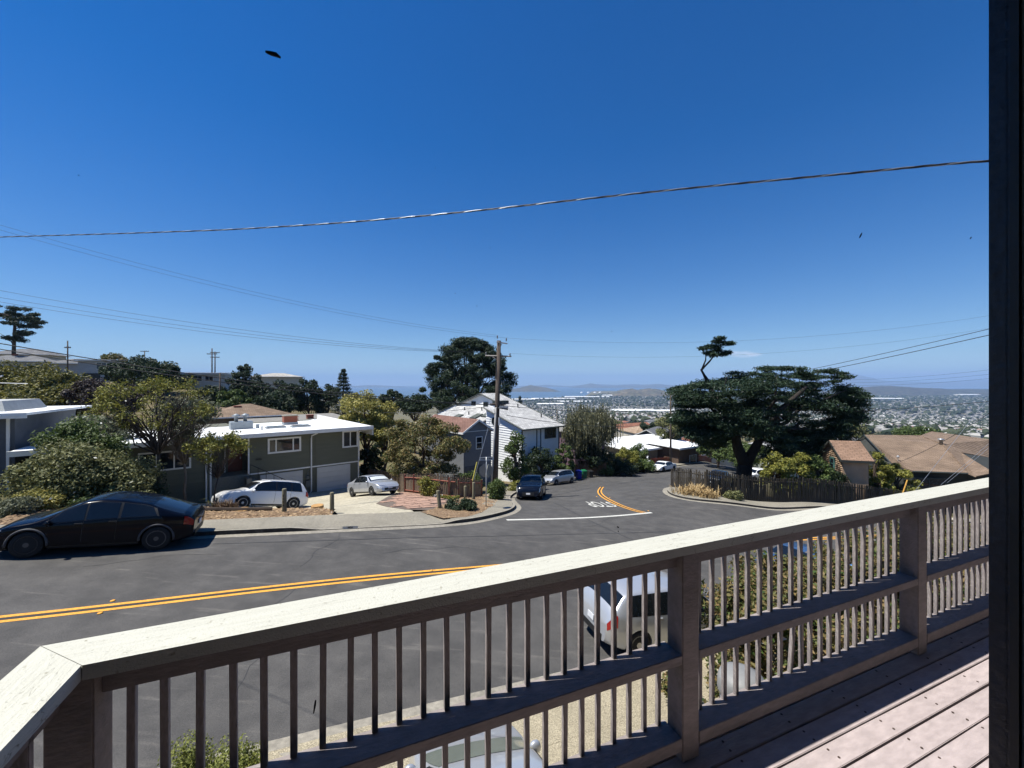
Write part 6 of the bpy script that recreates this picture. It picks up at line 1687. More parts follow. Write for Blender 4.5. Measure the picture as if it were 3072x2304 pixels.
fence("dark_fence", "dark lichened picket fence along the pavement below the cypress", [(14.6,30.4),(17.2,30.1),(20.0,30.4),(22.5,30.9),(27.0,32.6),(33.0,34.8),(40,37)], 1.92, .15, WOODD, None, 2.6, .06)
fence("dark_fence", "dark fence turning up the side street at the dry grass", [(14.3,36.6),(14.0,34.0),(14.2,31.8),(14.6,30.5)], 1.75, .15, WOODD, None, 2.2, .09, .05)
fence("dark_fence", "sagging grey rail fence behind the cypress trunk", [(16.6,41.0),(20.5,40.6),(25.5,40.8)], 1.15, .15, mat("silver_grey_board", (.13, .115, .10), .95, .3, 3, .5, 30, stretch=(3, 3, .5)), None, 2.2, .04)
fence("brown_fence", "tall brown board fence behind the refuse bins", [(5.2,51.2),(8.6,52.6),(11.9,51.6)], 1.7, .16, mat("brown_fence_board", (.085, .058, .042), .9, .25, 3, .4, 30, stretch=(3, 3, .5)), None, 2.2, .02, dog=False)
fence("red_picket_fence", "low red brown picket fence before the white roofed house", [(22.0,67.2),(26.0,69.0),(30.5,71.5)], 1.1, .24, mat("red_picket", (.20, .055, .035), .85, .2, 3), None, 2.4, .03)
fence("red_fence", "low red brown plank fence along the lower street", [(30.5,71.2),(34.5,74.0),(38,77.5)], 1.2, .18, mat("red_plank", (.15, .06, .04), .85, .2, 3), None, 2.4, .02, dog=False)
# bollards cut from logs
for i, (px, yb, yt) in enumerate([(853, 1545, 1466), (996, 1540, 1477), (1321, 1533, 1471), (1396, 1500, 1458), (1421, 1505, 1447)]):
    x, y = ray(px, yb); b = Vector((x, y, H1(x, y))); h = at(px, yt, y).z - b.z
    e = empty("log_bollard", b, 0, ["log bollard with dark numbers down its side", "plain log bollard at the driveway's edge", "leaning log bollard beside the low juniper", "short log bollard against the red railed fence", "thick log bollard in front of the ivy pillar"][i], "bollard", "log bollards along the verge")
    m = MB(); m.lathe([(.105, -.15), (.10, .3), (.095, h - .03), (.085, h), (.01, h + .006)], 14); o = m.build("post", WOODN, e, True)
    if i == 2: o.rotation_euler = (0, math.radians(-7), 0)
    if i == 0:
        for k, ch in enumerate("6626"): place_text(ch, .13, (0, -.104, h - .30 - k*.15), (1, 0, 0), (0, 0, 1), BLACK, e, "number", .004, .004)
# cut stumps and logs on the mulch
for i, (px, py, r, h) in enumerate([(952, 1532, .30, .18), (720, 1541, .42, .10)]):
    x, y = ray(px, py); b = Vector((x, y, H1(x, y) + .1)); rr = np.random.default_rng(i)
    pf = [(r*(1.1 + rr.uniform(-.08, .08)), -.1), (r, h*.5), (r*.97, h)]
    e = props(MB().lathe(pf + [(r*.9, h + .004), (.01, h + .005)], 16).build("tree_stump", mat("cut_timber", (.42, .24, .09), .9, .25, 4, .4), None, False, b), ["freshly cut orange tree stump between two log bollards", "flat cut stump behind the black car's tail"][i], "stump")
m = MB(); q = [ray(*p) for p in [(470, 1541), (700, 1542), (816, 1540)]]
m.tube([(x, y, H1(x, y) + .22) for x, y in q], .09, 6)
props(m.build("timber_edging", mat("dark_timber", (.05, .035, .025), .9, .3), None), "dark timber edging along the back of the mulch bed", "edging")
r = np.random.default_rng(5)
for i in range(7):
    x, y = ray(1245 + i*13, 1477 + (i % 3)*3 + i*2); s = .16 + .06*r.random(); bm = bmesh.new(); bmesh.ops.create_icosphere(bm, subdivisions=2, radius=s)
    for v in bm.verts: v.co = Vector((v.co.x*1.3, v.co.y, v.co.z*.7)) * float(r.uniform(.85, 1.12))
    me = bpy.data.meshes.new("garden_rock"); bm.to_mesh(me); bm.free()
    props(link("garden_rock", me, mat("pale_rock", (.34, .32, .28), .9, .25, 5, .5), None, (x, y, H1(x, y) + .1)), "pale rounded rock edging the flagstones below the red railed fence", "rock", "garden rocks by the flagstones")

# ---- utility poles
POLEW = mat("creosoted_pole", (.085, .065, .052), .95, .35, 3, .6, 25, stretch=(3, 3, .4))
ARMW = mat("pale_crossarm", (.30, .28, .25), .85, .2, 4)
INS = mat("porcelain_insulator", (.20, .20, .19), .3, .1)
pb = gp(1484, 31.2); pb.z = H1(pb.x, pb.y)
pt_ = at(1497, 1022, 31.2)
pole = empty("utility_pole", pb, 0, "tall brown utility pole with crossarms at the street corner", "pole")
tp = pt_ - pb
def PL(px, py, dy=0): return at(px, py, 31.2 + dy) - pb
MB().tube([(0, 0, -.5), tp*.5, tp], [.225, .195, .155], 12).build("shaft", POLEW, pole, True)
MB().tube([PL(1474, 1460, -.2), PL(1478, 1395, -.2), PL(1488, 1222, -.2)], .075, 8).build("conduit_riser", mat("grey_conduit", (.30, .29, .28), .6, .1), pole, True)
for (a, b, s, m_) in [((1490, 1026), (1522, 1031), .05, METAL), ((1456, 1067), (1534, 1069), .055, ARMW), ((1470, 1212), (1517, 1213), .055, POLEW)]:
    A, B = PL(*a, -.25), PL(*b, .25); MB().tube([A, B], s, 4).build("crossarm", m_, pole)
for (px, py) in [(1492, 1010), (1519, 1018), (1458, 1060), (1530, 1063), (1505, 1145), (1511, 1145)]:
    p = PL(px, py); MB().lathe([(.03, -.14), (.05, -.1), (.035, -.06), (.06, -.02), (.04, .03), (.05, .07), (.02, .1)], 10, c=p).build("insulator", INS, pole, True)
for (px, py) in [(1505, 1032), (1473, 1067)]:
    MB().tube([PL(px, py), PL(1496, py + 16)], .03, 4).build("brace", METAL, pole)
MB().box(*[v for ax in range(3) for v in (sorted((PL(1497, 1265, -.25)[ax] - .06, PL(1497, 1265, -.25)[ax] + .06)) if ax < 2 else (PL(1497, 1275).z, PL(1497, 1252).z))]).build("pole_tag", WHITE, pole)
MB().tube([PL(1488, 1227, -.2), PL(1500, 1224, -.3), PL(1524, 1228, -.3)], .06, 8).build("splice_case", BLACK, pole, True)
MB().box(PL(1498, 1222).x, PL(1525, 1222).x, -.42, -.18, PL(0, 1224).z, PL(0, 1219).z).build("cable_bracket", METAL, pole)
for k in range(5): MB().tube([PL(1480 + k*.3, 1460 - k*16, -.18), PL(1492, 1459 - k*16, -.18)], .012, 4).build("step_bolt", METAL, pole)
def wire_path(A, B, sag, n=24):
    s = np.linspace(0, 1, n); A, B = np.array(A), np.array(B); p = A + (B - A)*s[:, None]; p[:, 2] -= 4*sag*s*(1 - s); return p
def wire(label, A, B, sag, r, group="overhead lines", m=None, name="overhead_wire"):
    return props(MB().tube([Vector(q) for q in wire_path(A, B, sag)], r, 5, cap=False).build(name, m or WIRE, None, True), label, "wire", group)
# guy wires with plastic guards
YG = mat("yellow_guy_guard", (.55, .47, .10), .6, .15, 4)
ga, gb_ = at(1488, 1225, 31.0), Vector((*ray(1412, 1447), 0)); gb_ = at(1412, 1450, 29.5)
g = empty("guy_wire", gb_, 0, "slanting steel guy with a yellow guard at the corner pole", "wire")
MB().tube([(0, 0, -.6), at(1472, 1256, 30.8) - gb_], .02, 5).build("cable", METAL, g)
MB().tube([(0, 0, -.4), at(1431, 1386, 29.8) - gb_], .045, 8).build("guard", YG, g)
# street pole further down
def far_pole(label, px, ytop, Y, arms=(), r=.14, ybase=None):
    b = gp(px, Y); t = at(px, ytop, Y) - b; e = empty("utility_pole", b, 0, label, "pole"); MB().tube([(0, 0, -.5), t], [r*1.2, r*.8], 8).build("shaft", POLEW, e, True)
    for (py, w) in arms:
        z = at(px, py, Y).z - b.z; MB().box(-w/2, w/2, -.08, .08, z - .09, z + .09).build("crossarm", POLEW, e)
        for k in (-.45, -.2, .2, .45): MB().lathe([(.05, .09), (.07, .2), (.04, .28)], 6, c=(k*w, 0, z)).build("insulator", INS, e)
    return e, b + t
_, P2 = far_pole("plain dark pole beside the white sports saloon", 2012, 1180, 63)
far_pole("slim hillside pole left of the grey houses", 203, 1022, 92, [(1043, 1.4)])
far_pole("hillside pole with two crossarms behind the stilt house", 636, 1045, 112, [(1062, 2.8)], .16)
far_pole("second hillside pole beside the one with two crossarms", 645, 1055, 116, [(1058, 2.6), (1072, 2.6)], .16)
far_pole("distant pole rising above the dark oak", 434, 1052, 125, [(1054, 2.6)], .14)
far_pole("dark pole among the trees before the stilt house", 660, 1118, 70)
far_pole("small dark pole below the white house roof line", 1671, 1230, 110, [], .13)
far_pole("thin pole among the slope houses", 1862, 1255, 125, [], .13)
TOP1, TOP2, ARM1, ARM2, LOW = PL(1492, 1006) + pb, PL(1519, 1014) + pb, PL(1458, 1058) + pb, PL(1530, 1060) + pb, PL(1490, 1215) + pb
for (A, e_, sag, r_, lb) in [(TOP1, (-120, 640, 18), .7, .006, "thin high line from the pole top rising to the left"), (TOP2, (-120, 655, 18), .75, .006, "second thin high line from the pole top to the left"),
        (ARM1, (-140, 845, 20), .6, .008, "line from the pale crossarm to the left, uppermost of three"), (ARM1, (-140, 868, 20), .6, .008, "line from the pale crossarm to the left, middle of three"), (ARM1, (-140, 882, 20), .65, .008, "line from the pale crossarm to the left, lowest of three"),
        (LOW, (-140, 1006, 16.5), .5, .022, "thick cable strung left below the three lines"), (LOW, (-140, 1024, 16.5), .55, .02, "lower thick cable strung left beneath its twin")]:
    wire(lb, at(*e_), A, sag, r_)
wire("slack black cable looping from the pole to the golden tree", at(1060, 1228, 46), LOW, .5, .02)
for (A, B, sag, r_, lb) in [(LOW, at(2012, 1222, 63), .6, .022, "cable from the corner pole to the street pole, upper"), (PL(1520, 1246) + pb, at(2012, 1262, 63), .9, .022, "cable from the corner pole to the street pole, lower"),
        (TOP2, at(3100, 925, 30), 1.2, .005, "thin line from the corner pole top to the far right"), (ARM2, at(3100, 962, 30), 1.2, .005, "thin line from the crossarm to the far right"),
        (P2, at(3100, 955, 24), .5, .02, "line climbing right above the cypress, upper"), (P2 + Vector((0, 0, -.3)), at(3100, 975, 24), .5, .024, "line climbing right above the cypress, lower"),
        (at(2012, 1222, 63), at(3100, 1192, 26), 1.0, .02, "dark cable crossing in front of the cypress"),
        (at(2500, 1140, 60), at(3100, 1093, 40), .4, .010, "thin line over the far hills, upper"), (at(2500, 1148, 60), at(3100, 1108, 40), .4, .010, "thin line over the far hills, middle"), (at(2500, 1156, 60), at(3100, 1122, 40), .4, .010, "thin line over the far hills, lower")]:
    wire(lb, A, B, sag, r_)
# guy wires and house drops at the right
g0 = at(2685, 1480, 24.5)
g = empty("guy_wire", g0, 0, "steel guy with an orange guard rising over the dark fence", "wire")
MB().tube([(0, 0, -1.4), at(2960, 1200, 26) - g0], .010, 5).build("cable", METAL, g); MB().tube([(0, 0, -1.4), at(2722, 1440, 24.7) - g0], .04, 8).build("guard", mat("orange_guy_guard", (.50, .27, .05), .6, .15, 4), g)
wire("twin steel guy before the brown roof, left strand", at(2822, 1455, 20), at(2990, 1310, 22), .02, .007, m=METAL); wire("twin steel guy before the brown roof, right strand", at(2842, 1448, 20), at(2990, 1322, 22), .02, .007, m=METAL)
wire("slack house drop down to the brown roof", at(2700, 1385, 41.5), at(2990, 1225, 30), .3, .018)
# the twisted service cable overhead
pa, pb2 = np.array([-1.259*7.6, 7.6]), np.array([1.22*3.1, 3.1])
prof = [(-60,713),(0,711),(350,701),(694,689),(1040,668),(1389,637),(1740,598),(2083,562),(2500,525),(2965,480),(3100,465)]
pts = []
for t in np.linspace(-.08, 1.06, 700):
    q = pa + (pb2 - pa)*t; px = CX + F*q[0]/q[1]; py = np.interp(px, *zip(*prof)); pts.append((q[0], q[1], CZ - (py - CY)/F*q[1]))
pts = np.array(pts); kk = np.ones(61)/61; pts[30:-30, 2] = np.convolve(pts[:, 2], kk, 'valid'); pts = pts[30:-30]
L_ = np.r_[0, np.cumsum(np.linalg.norm(np.diff(pts, axis=0), axis=1))]
sv = empty("service_cable", tuple(pts[0]), 0, "twisted grey service cable crossing the sky", "cable")
CABLE = mat("grey_cable_jacket", (.045, .045, .05), .45, .2, 6); CABLE2 = mat("bare_aluminium_strand", (.42, .43, .45), .4, .1, 6, metal=.7)
dirv = unit(pts[-1] - pts[0]); n1 = unit(np.cross(dirv, [0, 0, 1.])); n2 = np.cross(n1, dirv)
for k in range(3):
    w = L_/.42*2*math.pi + k*2.094
    p = pts + (np.cos(w)[:, None]*n1 + np.sin(w)[:, None]*n2)*.0050 - pts[0]
    MB().tube([Vector(q) for q in p], .0046, 6, cap=False).build("strand", CABLE2 if k == 0 else CABLE, sv, True)
# ---- stop sign seen from behind, street name above
x, y = ray(1458, 1527); sb = Vector((x, y, H1(x, y)))
sg = empty("stop_sign", sb, math.radians(8), "octagonal stop sign seen from its bare back with a street name above", "sign")
def SZ(py): return at(0, py, y).z - sb.z
MB().tube([(0, 0, -.3), (.02, 0, SZ(1371))], .032, 8).build("post", METAL, sg, True)
SGB = mat("bare_sign_back", (.27, .27, .25), .5, .15, 4, metal=.3)
zc = SZ(1412); sp = MB().lathe([(.41, -.004), (.41, .004)], 8, 'y', (0, 0, 0)).build("sign_plate", SGB, sg, loc=(0, .04, zc), rot=(0, math.radians(22.5), 0))
MB().lathe([(.385, .0045), (.385, .006)], 8, 'y').build("red_face", mat("red_sign_face", (.35, .01, .012), .4, .05), sp)
MB().lathe([(.41, -.004), (.41, .004)], 8, 'y').build("side_sign_plate", SGB, sg, loc=(.16, -.03, zc), rot=(0, math.radians(22.5), math.radians(68)))
NB = mat("street_name_plate", (.42, .41, .37), .5, .1, 4); nz = SZ(1376)
MB().box(-.36, .41, -.012, .012, nz - .085, nz + .085).build("name_plate", NB, sg)
fr_ = MB(); fr_.box(-.37, .42, -.02, -.012, nz + .07, nz + .09); fr_.box(-.37, .42, -.02, -.012, nz - .09, nz - .07); fr_.box(-.37, -.35, -.02, -.012, nz - .07, nz + .07); fr_.box(.40, .42, -.02, -.012, nz - .07, nz + .07); fr_.build("plate_border", WHITE, sg)
place_text("Arlington Blvd", .105, (.025, -.014, nz), (1, 0, 0), (0, 0, 1), mat("sign_lettering", (.06, .06, .06), .6, .1), sg, "street_name", .002, .003)
MB().box(-.03, .03, -.03, .03, nz - .13, nz - .09).build("bracket", METAL, sg)
# ---- refuse bins
def bin_(label, px, Y, m, h=1.05, w=.58):
    b = gp(px, Y); e = empty("wheelie_bin", b, math.radians(20), label, "bin", "refuse bins by the brown fence"); q = w/2
    MB().prism([(-q*.8, -q*.85, .08), (q*.8, -q*.85, .08), (q*.8, q*.8, .08), (-q*.8, q*.8, .08)], [(-q, -q, h*.9), (q, -q, h*.9), (q, q, h*.9), (-q, q, h*.9)]).build("body", m, e)
    MB().prism([(-q*1.06, -q*1.1, h*.9), (q*1.06, -q*1.1, h*.9), (q*1.06, q*1.05, h*.93), (-q*1.06, q*1.05, h*.93)], [(-q*.9, -q*.9, h*.97), (q*.9, -q*.9, h*.97), (q*.9, q*.95, h*1.02), (-q*.9, q*.95, h*1.02)]).build("lid", m, e)
    MB().tube([(-q*.9, q*1.15, h*.93), (q*.9, q*1.15, h*.93)], .025, 6).build("handle", m, e)
    for s in (-1, 1): MB().lathe([(.1, -.03), (.1, .03)], 14, 'x', (s*q*.9, q*.8, .1)).build("wheel", RUBBER, e)
bin_("blue recycling bin beside the green bin", 1736, 48.9, mat("blue_bin_plastic", (.015, .03, .30), .5, .1, 4))
bin_("green garden waste bin between the blue and black bins", 1752, 49.2, mat("green_bin_plastic", (.01, .12, .05), .5, .1, 4))
bin_("small black bin next to the brown board fence", 1771, 50.0, mat("black_bin_plastic", (.015, .015, .015), .5, .1, 4), .9)
pad = np.array([(6.0,48.0),(9.5,50.0),(11.2,51.3),(8.6,52.4),(5.4,51.0)]); props(drape("bin_pad", pad, .16, CONC, .8), kind="structure")
# pale domed bin at the foot of the hedge
b = gp(2225, 5.6); e = empty("domed_bin", b, math.radians(20), "pale grey domed bin standing at the hedge seen through the railing", "bin")
GB = mat("pale_grey_plastic", (.21, .21, .205), .55, .1, 3); zt = at(2225, 2012, 5.6).z - b.z
MB().lathe([(.22, .0), (.235, .05), (.27, zt - .42), (.275, zt - .32)], 24).build("body", GB, e, True)
ld = MB().lathe([(.295, zt - .32), (.305, zt - .28), (.30, zt - .14), (.27, zt - .06), (.16, zt - .015), (.005, zt)], 24).build("lid", GB, e, True)
for (px, Y, h) in [(2255, 5.9, None)]:
    pass
# garden parasol and planter glimpsed down the street
b = gp(2089, 74); e = empty("garden_parasol", b, 0, "closed white parasol beside the low red fence", "parasol")
MB().tube([(0, 0, 0), (0, 0, 2.4)], .03).build("pole", METAL, e); MB().lathe([(.32, .9), (.26, 1.5), (.12, 2.3), (.02, 2.5)], 12).build("canopy", WHITEW, e, True)
# ---------------------------------------------------------------- the city plain, the bay, the far hills, haze
SEA = CZ - 137.0
def sheet(name, xy, z, m):
    me = bpy.data.meshes.new(name); me.from_pydata([(x, y, z) for x, y in xy], [], [tuple(range(len(xy)))]); me.update()
    return props(link(name, me, m), kind="structure")
WATER, nt, N, Lk, B = nodes_of("bay_water")
B.inputs["Base Color"].default_value = (.07, .11, .15, 1); B.inputs["Roughness"].default_value = .35; B.inputs["Specular IOR Level"].default_value = .5
tc = N.new("ShaderNodeTexCoord"); nz = N.new("ShaderNodeTexNoise"); nz.inputs["Scale"].default_value = .02; nz.inputs["Detail"].default_value = 5; Lk.new(tc.outputs["Object"], nz.inputs["Vector"])
bp = N.new("ShaderNodeBump"); bp.inputs["Strength"].default_value = .4; bp.inputs["Distance"].default_value = 3; Lk.new(nz.outputs[0], bp.inputs["Height"]); Lk.new(bp.outputs[0], B.inputs["Normal"])
def fp(px, Y): return ((px - CX)/F*Y, Y)
sheet("bay_water", [fp(-1500, 3650), fp(1640, 3650), fp(1665, 4050), fp(1760, 4300), fp(1800, 5200), fp(1960, 7600), fp(2400, 8200), fp(3900, 8200), fp(3900, 29000), fp(-1500, 29000)], SEA, WATER)

HILL_G = mat("far_hill_cover", (.060, .062, .042), .95, .35, .004, col2=(.11, .095, .06))
HILL_T = mat("dry_hill_cover", (.20, .15, .095), .95, .3, .006, col2=(.07, .075, .045), spot=.5, spot_scale=.03)
HILL_M = mat("housed_hill_cover", (.10, .085, .07), .95, .4, .008, col2=(.045, .055, .045), spot=.6, spot_scale=.03)
def ridge(name, prof, Y, depth, m, base=SEA, seed=1, rough=.12, back=None):
    """a long hill: crest traced in the photo, carried down to its foot on both sides with folds"""
    r = np.random.default_rng(seed); px = np.arange(prof[0][0], prof[-1][0] + 1, max(2, (prof[-1][0] - prof[0][0])/220)); yt = np.interp(px, *zip(*prof))
    rows = np.linspace(0, 1, 14); V = []
    ph = r.uniform(0, 6.28, 8)
    for f in rows:
        yy = Y + (f - .5)*depth; prof_h = np.sin(np.clip(f, 0, 1)*math.pi)**.8
        x = (px - CX)/F*Y; zc = CZ - (yt - CY)/F*Y - base
        fold = sum(np.sin(x/(depth*.12*(k + 1.3)) + ph[k] + f*5*(k % 3 - 1))*.5/(k + 1.) for k in range(5))
        edge = 1 - prof_h
        z = base + zc*prof_h*(1 + rough*fold*edge*1.4) + (r.normal(size=len(px))*zc*.02*(prof_h > .2))
        V.append(np.c_[x*(yy/Y if False else 1), np.full(len(px), yy) + fold*depth*.03, z - 8*(f in (0, 1))])
    V = np.concatenate(V); n = len(px); i = (np.arange(len(rows) - 1)[:, None]*n + np.arange(n - 1)[None]).ravel()
    return props(link(name, np_mesh(name, V, np.c_[i, i+1, i+n+1, i+n], smooth=True), m), kind="structure")
ridge("far_hills", [(820,1162),(900,1160),(1000,1158),(1060,1158),(1120,1155),(1180,1159),(1240,1162),(1330,1163),(1440,1164)], 17500, 3500, HILL_G, seed=1)
ridge("far_hills", [(1380,1168),(1450,1163),(1540,1158),(1600,1157),(1640,1154),(1700,1158),(1750,1155),(1790,1152),(1850,1155),(1900,1152),(1950,1156),(2000,1154),(2080,1158),(2200,1156),(2300,1150),(2400,1148)], 19500, 3500, HILL_G, seed=2)
ridge("far_hills", [(1690,1172),(1720,1160),(1745,1155),(1772,1150),(1800,1156),(1830,1160),(1870,1155),(1900,1158),(1935,1154),(1975,1152),(2020,1160),(2060,1163),(2130,1160)], 15500, 2600, HILL_G, seed=3)
ridge("island_hill", [(1500,1176),(1525,1170),(1560,1163),(1590,1155),(1612,1159),(1640,1163),(1665,1169),(1684,1176)], 7600, 800, HILL_G, seed=4)
ridge("mountain", [(2300,1160),(2380,1152),(2440,1146),(2475,1127),(2512,1118),(2540,1124),(2580,1137),(2640,1143),(2720,1145),(2800,1146),(2880,1144),(2960,1139),(3060,1137),(3200,1142)], 20500, 5000, HILL_G, seed=5)
ridge("near_hill", [(1815,1190),(1840,1178),(1868,1169),(1895,1166),(1915,1170),(1945,1165),(1975,1168),(2000,1179),(2050,1183),(2110,1190)], 4400, 700, HILL_T, seed=6)
ridge("near_hill", [(2440,1186),(2500,1176),(2560,1166),(2620,1161),(2665,1158),(2720,1162),(2790,1165),(2850,1168),(2930,1167),(3010,1170),(3100,1176)], 4900, 1100, HILL_M, seed=7)

# --- houses and trees of the plain
def city_mat(name, cols, rough=.8):
    return leaf_mat(name, cols, rough, 0.0)
CW = city_mat("city_wall", [(.42, .40, .36), (.5, .48, .45), (.28, .25, .22), (.6, .6, .58), (.18, .18, .18)])
CR = city_mat("city_roof", [(.10, .10, .10), (.16, .15, .14), (.23, .22, .21), (.17, .11, .08), (.30, .30, .295), (.11, .105, .10)])
def house_arrays(x, y, z, w, d, h, rise, a):
    n = len(x); ca, sa = np.cos(a), np.sin(a)
    def P(lx, ly, lz): return np.c_[x + lx*ca - ly*sa, y + lx*sa + ly*ca, z + lz]
    W, D = w/2, d/2
    b = [P(-W, -D, -1), P(W, -D, -1), P(W, D, -1), P(-W, D, -1), P(-W, -D, h), P(W, -D, h), P(W, D, h), P(-W, D, h)]
    e = 1.06
    rf = [P(-W*e, -D*e, h - .1), P(W*e, -D*e, h - .1), P(W*e, D*e, h - .1), P(-W*e, D*e, h - .1), P(-W*.55, 0*D, h + rise), P(W*.55, 0*D, h + rise)]
    V = np.stack(b + rf, 1).reshape(-1, 3); o = (np.arange(n)*14)[:, None]
    q = lambda *i: o + np.array(i)[None]
    Fq = np.concatenate([q(0,1,5,4), q(1,2,6,5), q(2,3,7,6), q(3,0,4,7), q(8,9,13,12), q(10,11,12,13), q(9,10,13,13), q(11,8,12,12)])
    mi = np.r_[np.zeros(4*n, int), np.ones(4*n, int)]
    return V, Fq, mi
def tri_fix(Fq): return Fq
rg = np.random.default_rng(200)
def grid_pts(r0, r1, sx, sy, az0, az1, th):
    R = r1*1.02; gx, gy = np.meshgrid(np.arange(-R, R, sx), np.arange(-R, R, sy)); gx, gy = gx.ravel(), gy.ravel()
    k = (np.round(gx/sx) % 7 != 0); gx, gy = gx[k], gy[k]
    gx = gx + rg.normal(size=len(gx))*sx*.22 + 14*np.sin(gy*.006); gy = gy + rg.normal(size=len(gy))*sy*.16 + 22*np.sin(gx*.005 + 1)
    x, y = gx*math.cos(th) - gy*math.sin(th), gx*math.sin(th) + gy*math.cos(th)
    r = np.hypot(x, y); az = np.degrees(np.arctan2(x, y)); k = (r > r0) & (r < r1) & (az > az0) & (az < az1); return x[k], y[k]
hx, hy = grid_pts(640, 2400, 15.5, 27, -10, 53, .35)
hx2, hy2 = grid_pts(2400, 6600, 40, 52, -4, 53, .2)
wet = lambda x, y: (y > 3600) & (x/y*F + CX < np.interp(y, [3600, 4050, 4300, 5200, 7600], [1645, 1670, 1765, 1805, 1965]))
k = ~wet(hx2, hy2); hx2, hy2 = hx2[k], hy2[k]
vac = rg.random(len(hx)) < .12; hx, hy = hx[~vac], hy[~vac]
n1, n2 = len(hx), len(hx2)
w = np.r_[rg.uniform(8, 13, n1), rg.uniform(12, 34, n2)]; d = np.r_[rg.uniform(7, 10, n1), rg.uniform(10, 22, n2)]; h = np.r_[rg.uniform(3, 5.5, n1), rg.uniform(4, 8, n2)]
ri = np.r_[rg.uniform(1.0, 2.4, n1), rg.uniform(.3, 1.2, n2)]; a = np.r_[.35 + (rg.random(n1) < .5)*math.pi/2, .2 + (rg.random(n2) < .5)*math.pi/2] + rg.normal(size=n1 + n2)*.04
X, Y_ = np.r_[hx, hx2], np.r_[hy, hy2]; Zg = Hgt(X, Y_)
rd = np.hypot(X, Y_); px_ = CX + F*X/Y_
vis = (px_ > 1500) & (px_ < 2990) & (rd > 820)
idx = np.where(vis)[0]; idx = idx[np.argsort(rd[idx])][:300]; keep = np.ones(len(X), bool); keep[idx] = False
V, Fq, mi = house_arrays(X[keep], Y_[keep], Zg[keep], w[keep], d[keep], h[keep], ri[keep], a[keep])
me = np_mesh("city_houses", V, Fq, mi); me.validate()
props(link("city_houses", me, [CW, CR]), "mass of small pale houses covering the distant plain", "houses", kind="stuff")
var = []
for k in range(12):
    v_, f_, m_ = house_arrays(np.zeros(1), np.zeros(1), np.zeros(1), np.array([rg.uniform(8, 13)]), np.array([rg.uniform(7, 10)]), np.array([rg.uniform(3, 5.5)]), np.array([rg.uniform(1, 2.4)]), np.zeros(1))
    me = np_mesh("far_house", v_, f_, m_); me.validate()
    me.materials.append(mat("far_wall_%d" % (k % 4), [(.40, .38, .34), (.30, .28, .24), (.48, .48, .46), (.24, .23, .22)][k % 4], .8, .1, .5)); me.materials.append(mat("far_roof_%d" % (k % 5), [(.17, .16, .155), (.27, .25, .23), (.25, .15, .11), (.24, .23, .22), (.36, .36, .355)][k % 5], .85, .1, .5)); var.append(me)
for j in idx:
    o = bpy.data.objects.new("far_house", var[int(rg.integers(12))]); COL.objects.link(o); o.location = (X[j], Y_[j], Zg[j]); o.rotation_euler = (0, 0, a[j])
    props(o, "small pale house among trees on the distant city plain", "house", "houses on the near edge of the city plain")
# long pale sheds and big roofs
for i, (px, Y, ww, dd, hh, lb) in enumerate([(1900, 1500, 150, 60, 10, "long white roofed school block on the city plain"), (1985, 1560, 120, 40, 9, "white roofed hall right of the school block"), (2640, 3350, 330, 60, 14, "very long white shed right of the cypress on the plain"),
        (1560, 3300, 240, 60, 12, "white waterfront shed before the bay"), (1660, 3500, 380, 70, 12, "long pale waterfront sheds by the bay"), (1760, 3900, 420, 90, 14, "wide pale terminal roofs at the harbour"), (1850, 4300, 300, 80, 14, "pale harbour warehouse below the dry hill"), (1650, 2500, 160, 60, 10, "white warehouse in the middle of the plain"), (2480, 4300, 300, 90, 14, "grey white plant beside the dry hill's right"), (1720, 2900, 260, 50, 10, "long pale roof inland of the waterfront"), (2900, 4400, 240, 90, 20, "pale refinery tanks row under the right hand ridge")]):
    x, y = fp(px, Y); z = H1(x, y); e = empty("warehouse", (x, y, z), .15*math.sin(i*2.1), lb, "warehouse", "big pale sheds on the plain")
    MB().box(-ww/2, ww/2, -dd/2, dd/2, -2, hh).build("wall", CREAMW, e); MB().prism([(-ww/2 - 1, -dd/2 - 1, hh), (ww/2 + 1, -dd/2 - 1, hh), (ww/2 + 1, dd/2 + 1, hh), (-ww/2 - 1, dd/2 + 1, hh)], [(-ww/2, -dd*.1, hh + 4), (ww/2, -dd*.1, hh + 4), (ww/2, dd*.1, hh + 4), (-ww/2, dd*.1, hh + 4)]).build("roof", ROOF_WH, e)
for i, (px, Y) in enumerate([(1745, 6050), (1765, 6080), (1785, 6100), (1800, 6150)]):
    x, y = fp(px, Y); props(MB().lathe([(20, -10), (20, 15), (14, 18), (1, 20)], 20).build("storage_tank", WHITEW, None, True, (x, y, SEA)), "white round oil tank on the low point by the bay", "tank", "oil tanks by the bay")
x0, y0 = fp(1730, 5850); ridge("near_hill", [(1690,1190),(1720,1186),(1760,1183),(1810,1184),(1850,1189)], 6100, 500, HILL_M, seed=9)
# trees of the plain and of the lower slope, as masses
def tree_mass(name, label, x, y, s, m, seed):
    r = np.random.default_rng(seed); n = len(x); z = Hgt(x, y)
    bm = bmesh.new(); bmesh.ops.create_icosphere(bm, subdivisions=1, radius=1); v0 = np.array([v.co[:] for v in bm.verts]); f0 = np.array([[v.index for v in f.verts] for f in bm.faces]); bm.free()
    sc = s[:, None, None]*r.uniform(.7, 1.3, (n, 1, 3))*(1 + r.normal(size=(n, len(v0), 1))*.22)
    V = v0[None]*sc + np.c_[x, y, z + s*.7][:, None]
    Fq = f0[None] + (np.arange(n)*len(v0))[:, None, None]
    return props(link(name, np_mesh(name, V.reshape(-1, 3), Fq.reshape(-1, 3)), m), label, "trees", kind="stuff")
CT = leaf_mat("plain_tree_crowns", [(.022, .034, .018), (.038, .052, .026), (.06, .07, .036)], .9, 0.)
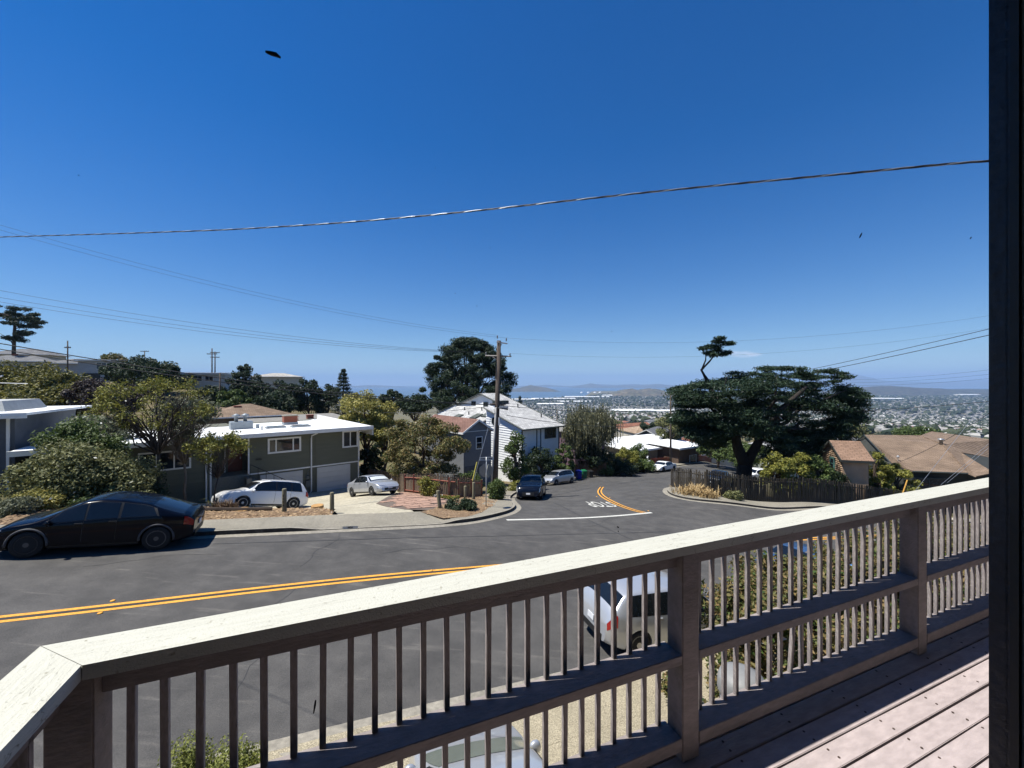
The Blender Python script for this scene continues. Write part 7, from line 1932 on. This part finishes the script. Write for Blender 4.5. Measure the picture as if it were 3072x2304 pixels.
tx, ty_ = grid_pts(600, 2400, 14, 18, -10, 53, .9); tx2, ty2 = grid_pts(2400, 6400, 45, 45, -4, 53, .7); k = ~wet(tx2, ty2); tx2, ty2 = tx2[k], ty2[k]
kk = rg.random(len(tx)) < .6; tx, ty_ = tx[kk] + rg.normal(size=kk.sum())*6, ty_[kk] + rg.normal(size=kk.sum())*6
tree_mass("plain_trees", "scattered dark tree crowns between the houses of the plain", np.r_[tx, tx2], np.r_[ty_, ty2], np.r_[rg.uniform(2.0, 5.6, len(tx)), rg.uniform(5, 11, len(tx2))], CT, 210)
# wooded lower slope between the street and the plain: leafy masses
r = np.random.default_rng(220); sx = r.uniform(-60, 420, 900); sy = r.uniform(115, 640, 900); k = (sx/sy*F + CX > 1000) & (sx/sy*F + CX < 3100); sx, sy = sx[k], sy[k]
c = np.c_[sx, sy, Hgt(sx, sy) + 2.0]; rdv = np.ones((len(c), 3))*r.uniform(2, 4.5, (len(c), 1)); rdv[:, 2] *= .8
V = leaves(r, c, rdv, 70000, .75, .5, .6, .3, .5)
props(link("slope_wood", np_mesh("slope_wood", V, np.arange(len(V)).reshape(-1, 4)), L_DARK), "wooded lower slope falling to the plain", "trees", kind="stuff")
for i in range(60):
    x, y = r.uniform(-10, 330), r.uniform(125, 560)
    if not (1620 < x/y*F + CX < 3000): continue
    simple_house("roof of a house among the trees of the lower slope", (x, y), r.uniform(10, 15), r.uniform(8, 11), H1(x, y) + r.uniform(3.5, 5.5), r.uniform(0, 1.2), 'hip', r.uniform(1.2, 2.2), CREAMW, [ROOF_GR, ROOF_BR, ROOF_RED, ROOF_LG][i % 4], [], .5, name="slope_house", group="houses on the lower slope")
# --- the air between
hz = bpy.data.materials.new("haze"); hz.use_nodes = True; hn = hz.node_tree.nodes; hn.clear()
pv = hn.new("ShaderNodeVolumePrincipled"); pv.inputs["Color"].default_value = (.42, .64, 1.0, 1); pv.inputs["Density"].default_value = 7.5e-5; pv.inputs["Anisotropy"].default_value = 0.0
ho = hn.new("ShaderNodeOutputMaterial"); hz.node_tree.links.new(pv.outputs[0], ho.inputs["Volume"])
props(MB().box(-34000, 34000, -33500, 33500, CZ - 158, CZ + 640).build("haze", hz), kind="stuff")
